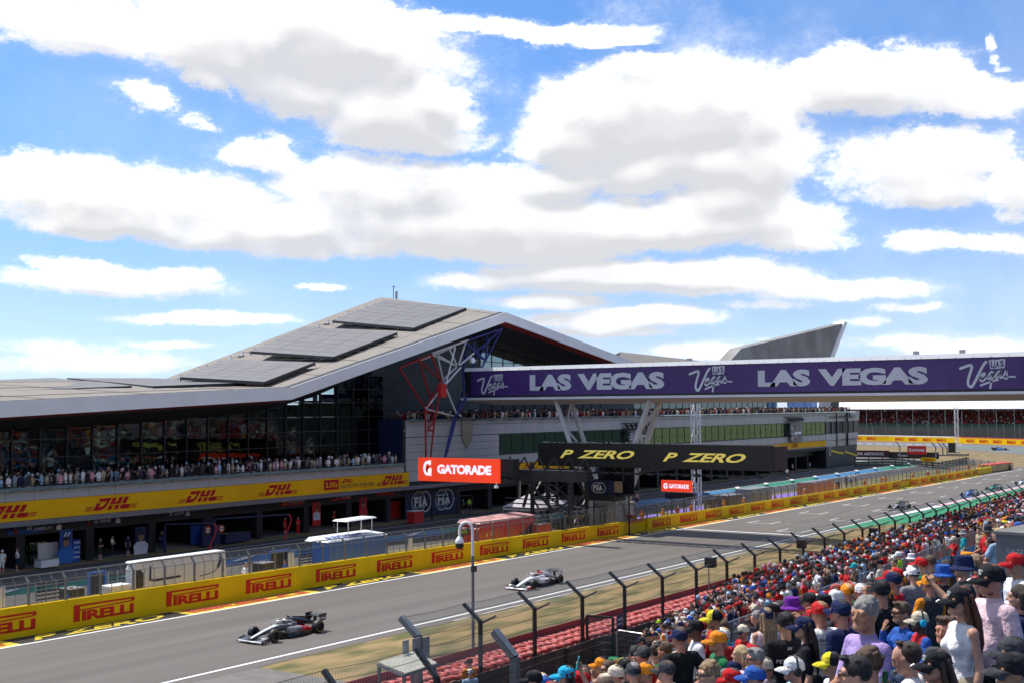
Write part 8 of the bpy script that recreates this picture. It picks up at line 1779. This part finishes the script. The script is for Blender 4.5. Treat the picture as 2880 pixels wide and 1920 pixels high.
mid(1320, 1862, 43.5, 'marshal in orange overalls and dark cap behind the catch fence', 'front', 0, 'orange', CLO('orange'), -60, z=gz(35), group='stewards', hat='cap', hatc=('black',))
for i, (u, v) in enumerate(((1868, 1740), (1905, 1716))):
    p = CP + sight(u, v) * 52; railing('crowd_railing', 'galvanised railing by the catch fence, %s' % ('before the lime cap' if i == 0 else 'before the khaki hat'), p.x, p.y - 1.4, p.y + 1.4, surf(p.x, p.y), 'railings by the fence')
# ------------------------------------------------------------------ the rest of the stand, row by row
rc = random.Random(21); spots = []; unseen = []
for ri, x in enumerate(rows):
    if x > -1.6 or -18.4 < x < -16.8: continue
    y = -14.0 + rc.uniform(0, .4)
    while y < 150:
        yy = y + rc.uniform(-.09, .09); xx = x + rc.uniform(-.10, .10); y += .56 if yy < 70 else .54
        if xx < xmin(yy) or rc.random() < .06: continue
        d = Vector((xx, yy, zst(xx) + 1.6)) - CP; Z = d.dot(CF)
        if Z < 16:
            if Z < 2 and rc.random() < .7: unseen.append((xx, yy))
            continue
        u = 1440 + FOC * d.dot(CR) / Z; v = 960 - FOC * d.dot(CU) / Z
        if not (1400 < u < 2960 and v < 2080):
            if rc.random() < .5: unseen.append((xx, yy))
            continue
        if xx > -16.8 and Z > 21 and u < 2770: continue      # the cross aisle and the empty seats below it stay free
        if Z < 25 and u > 2745 and 1440 < v < 1640: continue
        bad = False
        for hu, hv, hZ, hx, hy in HERO:
            if (hx - xx) ** 2 + (hy - yy) ** 2 < .22: bad = True; break
            if Z < hZ and abs(u - hu) < 560 / hZ + 330 / Z and -500 / Z < hv - v + 60 / Z * 0 < 2600 / Z and hv - v < 1500 / Z: bad = True; break
        if bad: continue
        spots.append((Z, xx, yy, u, v))
spots.sort(); BUDGET = 172
shirts = [('red', 24), ('black', 15), ('white', 15), ('navy', 11), ('orange', 9), ('blue', 7), ('pale blue', 4), ('grey', 5), ('charcoal', 5), ('pink', 3), ('dark red', 4), ('teal', 2), ('green', 3), ('cream', 3), ('khaki', 2), ('lime', 1), ('lilac', 1)]
hats = [('red', 20), ('black', 18), ('white', 17), ('navy', 10), ('orange', 11), ('blue', 6), ('yellow', 3), ('charcoal', 6), ('pink', 2), ('lime', 2), ('cream', 5), ('teal', 3), ('green', 2), (None, 30)]
def pick(L): return rc.choices([a for a, _ in L], [b for _, b in L])[0]
used = set(); ACT = {'relaxed': 'standing', 'rail': 'leaning forward', 'phone': 'filming with both hands', 'onephone': 'holding one arm up', 'shade': 'shading the eyes', 'crossed': 'with arms crossed', 'hips': 'with hands on hips', 'front': 'with hands clasped'}
heroes_lab = [(h[0], h[1]) for h in HERO]
CANON = ['beside the catch fence end of the row', 'close to the cross aisle railing', 'high up near the camera side', 'in the thick of the crowd']
ind = []
for (Z, x, y, u, v) in spots[:BUDGET]:
    pz = rc.choices(POSES, (30, 10, 14, 8, 5, 12, 8, 13))[0]; fem = int(rc.random() < .34); top = pick(shirts); hat = pick(hats); hk = 'bucket' if hat and rc.random() < .14 else 'cap'; sk_ = rc.choices(('fair', 'tan', 'ruddy', 'brown', 'dark'), (38, 22, 26, 9, 5))[0]
    hc = rc.choices(('black', 'dark brown', 'brown', 'blonde', 'grey', 'fair', 'auburn'), (20, 28, 22, 8, 10, 8, 4))[0]; hr = rc.choice(('long', 'long', 'tail', 'bob')) if fem else rc.choice(('cropped', 'short', 'cropped', 'curly'))
    if hat and not fem: hr = 'cropped'
    gl = rc.random() < .4
    ind.append(dict(x=x, y=y, u=u, v=v, pz=pz, fem=fem, top=top, hat=hat, hk=hk, sk=sk_, hc=hc, hr=hr, gl=gl, Z=Z))
for i, d in enumerate(ind):
    if d['hat']: hd_ = '%s %s' % (d['hat'], 'bucket hat' if d['hk'] == 'bucket' else 'cap')
    else: hd_ = {'long': 'long %s hair', 'tail': '%s ponytail', 'bob': '%s bob', 'cropped': 'cropped %s hair', 'short': 'short %s hair', 'curly': 'curly %s hair'}[d['hr']] % d['hc']
    d['desc'] = '%s in %s top' % ('woman' if d['fem'] else 'man', d['top']); d['hd'] = hd_
def nearest(d, k):
    L = sorted((e for e in ind if e is not d), key=lambda e: (e['u'] - d['u']) ** 2 + (e['v'] - d['v']) ** 2); return L[k]
for d in ind:
    n = nearest(d, 0); side = 'left of' if d['u'] < n['u'] else 'right of'
    for lb in ('%s and %s %s' % (d['desc'], d['hd'], ACT[d['pz']]), '%s and %s %s, %s a %s top' % (d['desc'], d['hd'], ACT[d['pz']], side, n['top']), '%s and %s, %s a %s with %s' % (d['desc'], d['hd'], side, 'woman' if n['fem'] else 'man', n['hd']), '%s and %s, near a %s and a %s' % (d['desc'], d['hd'], n['hd'], nearest(d, 1)['hd'])):
        lb = ' '.join(lb.split()[:16])
        if lb not in used: break
    used.add(lb); legs = rc.choice((DTR, DTR, JEAN, JEAN, KHA)); sc = (.94 if d['fem'] else 1.0) * rc.uniform(.95, 1.04)
    hc2 = (d['hat'],) if rc.random() < .75 else (d['hat'], d['hat'], rc.choice(('black', 'white', 'charcoal')))
    person(d['x'], d['y'], zst(d['x']), rz_dir(rc.gauss(-22, 24)), PROTO[d['pz'], d['fem']], CLO(d['top']), legs, d['sk'], d['hr'], d['hc'], d['hk'] if d['hat'] else None, hc2, d['gl'], None, sc, lb, yaw=YW[d['pz']], arms=CLO(rc.choice(('black', 'white', 'navy', 'charcoal', 'orange', 'red'))) if rc.random() < .3 else None)
CR_COLS = cl_('red', 'black', 'white', 'navy', 'orange', 'red', 'white', 'blue', 'charcoal', 'pale blue', 'red', 'grey', 'pink', 'black')
rest_ = [((x, y, zst(x)), rz_dir(rc.gauss(-22, 24))) for (Z, x, y, u, v) in spots[BUDGET:]] + [((x, y, zst(x)), rz_dir(rc.gauss(-22, 24))) for x, y in unseen]
o = crowd_mass('stand_crowd', 'dense far part of the grandstand crowd in mixed red, white, black and orange', rest_, CR_COLS, 1.0, 1)
# a standing crowd out of frame is mirrored in the hall glass; spectators on the balcony and terrace of the pit building
BAL = cl_('white', 'black', 'pale blue', 'navy', 'white', 'khaki', 'black', 'pink', 'grey', 'white', 'charcoal', 'navy')
pts = []
for j in range(3):
    y = 30.0
    while y < 91:
        if rnd.random() < (.95, .8, .6)[j]: pts.append(((-74.75 - j * .62 + rnd.uniform(-.12, .12), y, 5.30), pi / 2 + pi + rnd.gauss(.55, .35) + pi / 2 * 0 + pi * 0 - pi / 2 + pi / 2))
        y += rnd.uniform(.40, .62)
crowd_mass('balcony_crowd', 'guests in white, black and pale blue crowding the balcony below the glass hall', [(p, a - pi / 2 - pi / 2 + pi / 2 + pi / 2) for p, a in pts], BAL, 1.0, 1)
pts = []
for j in range(4):
    y = 92.5
    while y < END - 1:
        if rnd.random() < (.97, .85, .7, .5)[j]: pts.append(((-74.85 - j * .62 + rnd.uniform(-.12, .12), y, 9.30), pi / 2 + pi + rnd.gauss(.4, .4)))
        y += rnd.uniform(.42, .6)
crowd_mass('terrace_crowd', 'dark dressed guests packed along the roof terrace of the grey block', pts, cl_('black', 'black', 'white', 'navy', 'brown', 'charcoal', 'khaki', 'dark red'), 1.0, 1)
# ------------------------------------------------------------------ people along the pit wall and in front of the garages
def crew(u, v, plane, label, top, legs, pose='relaxed', turn=180, fem=0, grp='pit crew and officials', z=None, **k):
    p = onX(u, v, plane); zf = surf(p.x, p.y) if z is None else z
    person(p.x, p.y, zf, rz_dir(turn), PROTO[pose, fem], CLO(top), legs, scale=min(1.06, max(.9, (p.z - zf) / 1.655)), label=label, group=grp, yaw=YW[pose], **k)
WT = CLO('white'); RT = CLO('red'); NV = CLO('navy'); OT = CLO('orange')
crew(200, 1640, -55.7, 'bald man in blue and white team shirt behind the wall', 'blue', DTR); crew(692, 1580, -55.5, 'grey haired man in white and blue team shirt with folded arms behind the wall', 'white', NV, 'crossed', 60, hair='short', hairc='grey')
crew(801, 1578, -55.6, 'dark haired man in white and blue shirt crouching by the wall', 'blue', DTR, 'rail', 30, hair='cropped', hairc='dark brown'); crew(6, 1568, -75.2, 'mechanic in white overalls at the left edge of the garages', 'white', WT, 'relaxed', 90, hat='cap', hatc=('white',)); crew(48, 1556, -75.4, 'mechanic in white and blue team shirt before the tyre rack', 'white', NV, 'crossed', 200, hair='cropped', hairc='brown')
crew(282, 1524, -75.6, 'mechanic in black shorts standing in the dark garage doorway', 'black', DTR, 'crossed', 160, hair='cropped', hairc='brown'); crew(316, 1514, -76.5, 'man in white shirt and dark trousers inside the dark garage', 'white', DTR, 'front', 180, hair='cropped', hairc='black'); crew(360, 1520, -75.8, 'mechanic in navy with white print near the timing stand', 'navy', NV, 'relaxed', 150, hat='cap', hatc=('black',)); crew(455, 1517, -75.9, 'mechanic in navy bending beside the blue trolley', 'navy', NV, 'front', 120, hair='cropped', hairc='black')
crew(802, 1472, -76.4, 'mechanic in red overalls at the left of the red garage', 'red', RT, 'relaxed', 160, hair='cropped', hairc='black'); crew(838, 1463, -75.4, 'man in red and white overalls walking out of the red garage', 'red', RT, 'front', 140, hair='cropped', hairc='brown'); crew(862, 1460, -76.8, 'man in white shirt inside the red garage', 'white', DTR, 'hips', 180, hair='cropped', hairc='brown'); crew(940, 1450, -77, 'man in red team shirt deep in the red garage', 'red', DTR, 'relaxed', 170, hat='cap', hatc=('red',))
crew(1302, 1408, -75.2, 'man in dark clothes beside the blue emblem wall', 'charcoal', DTR, 'crossed', 150, hair='cropped', hairc='black'); crew(1320, 1404, -75.6, 'official in lime bib near the blue emblem wall', 'lime', DTR, 'relaxed', 120, hair='cropped', hairc='black'); crew(1644, 1408, -70, 'official in white shirt standing in the pit lane under the stair', 'white', DTR, 'relaxed', 60, hair='cropped', hairc='black'); crew(1791, 1398, -66, 'official in black shorts beside the red pit lane signal', 'pink', DTR, 'relaxed', 80, hair='cropped', hairc='black')
crew(2214, 1312, -68.5, 'official in white shirt at the right end of the gantry', 'white', DTR, 'relaxed', 200, hair='cropped', hairc='black'); crew(2229, 1304, -73, 'person in white shirt near the red cabinet by the far garages', 'white', DTR, 'relaxed', 180, hair='cropped', hairc='black'); crew(2278, 1300, -73, 'person in pale shirt at the far garages', 'pale blue', DTR, 'relaxed', 150, hair='cropped', hairc='black'); crew(2405, 1313, -60, 'man in white shirt and black trousers on the far verge', 'white', DTR, 'relaxed', 150, hair='cropped', hairc='black'); crew(2392, 1318, -60, 'man in white shirt next to the man in black on the far verge', 'white', JEAN, 'crossed', 120, hair='cropped', hairc='brown'); crew(2380, 1326, -59, 'man in black standing on the far verge', 'black', DTR, 'relaxed', 120, hair='cropped', hairc='black'); crew(2325, 1328, -57, 'marshal in white and black by the purple paint', 'charcoal', DTR, 'relaxed', 100, hat='cap', hatc=('red',)); crew(2357, 1326, -57.4, 'marshal in dark top right of the purple paint', 'charcoal', DTR, 'relaxed', 100, hat='cap', hatc=('black',))
lbs = ['below the bridge legs', 'second below the bridge legs', 'waving beside the wall gate', 'right of the wall gate', 'with a white bib', 'sitting low by the lattice tower', 'left of the dark hut', 'right of the dark hut', 'left of the white roofed hut', 'right of the white roofed hut', 'left of the orange cabin', 'right of the orange cabin', 'alone before the second wall gate', 'in the pair by the second gate', 'other of the pair by the second gate', 'beyond the second gate', 'near the far rail', 'far beyond the second gate', 'fourth from the far end of the wall', 'third from the far end of the wall', 'second from the far end of the wall', 'last at the far end of the wall']
for i, (u, v) in enumerate(((1770, 1440), (1784, 1446), (1806, 1440), (1864, 1432), (1905, 1424), (1944, 1428), (2036, 1406), (2092, 1404), (2104, 1398), (2180, 1392), (2262, 1375), (2352, 1362), (2432, 1345), (2480, 1336), (2492, 1340), (2566, 1330), (2610, 1324), (2638, 1322), (2668, 1318), (2690, 1314), (2724, 1306), (2752, 1300))):
    crew(u, v, -55.2 - (i % 3) * .5, 'orange clad marshal behind the pit wall fence, ' + lbs[i], 'orange' if i % 4 else 'red', OT, ('relaxed', 'rail', 'front', 'crossed')[i % 4], 60 + (i * 53) % 80, grp='orange marshals along the pit wall', hat='cap', hatc=(('orange', 'white', 'red')[i % 3],))
# flag and last bits
r = empty('hanging_flag', (lambda p: (p.x, p.y, p.z))(CP + sight(2520, 1640) * 37)); tag(r, 'white flag hanging on the railing below the lime jacket', 'flag'); q = MB(); n = 8
for i in range(n):
    a, b = -.0 + i * .12, (i + 1) * .12; f = lambda t: .04 * sin(t * 9); q.add([(f(a), a, -.9), (f(b), b, -.9), (f(b), b, 0), (f(a), a, 0)], [(0, 1, 2, 3)])
q.build('cloth', WHITE, r); q = MB(); q.tube([(0, -.1, .02), (0, n * .12 + .1, .02)], .02, 6); q.build('pole', STEEL, r)
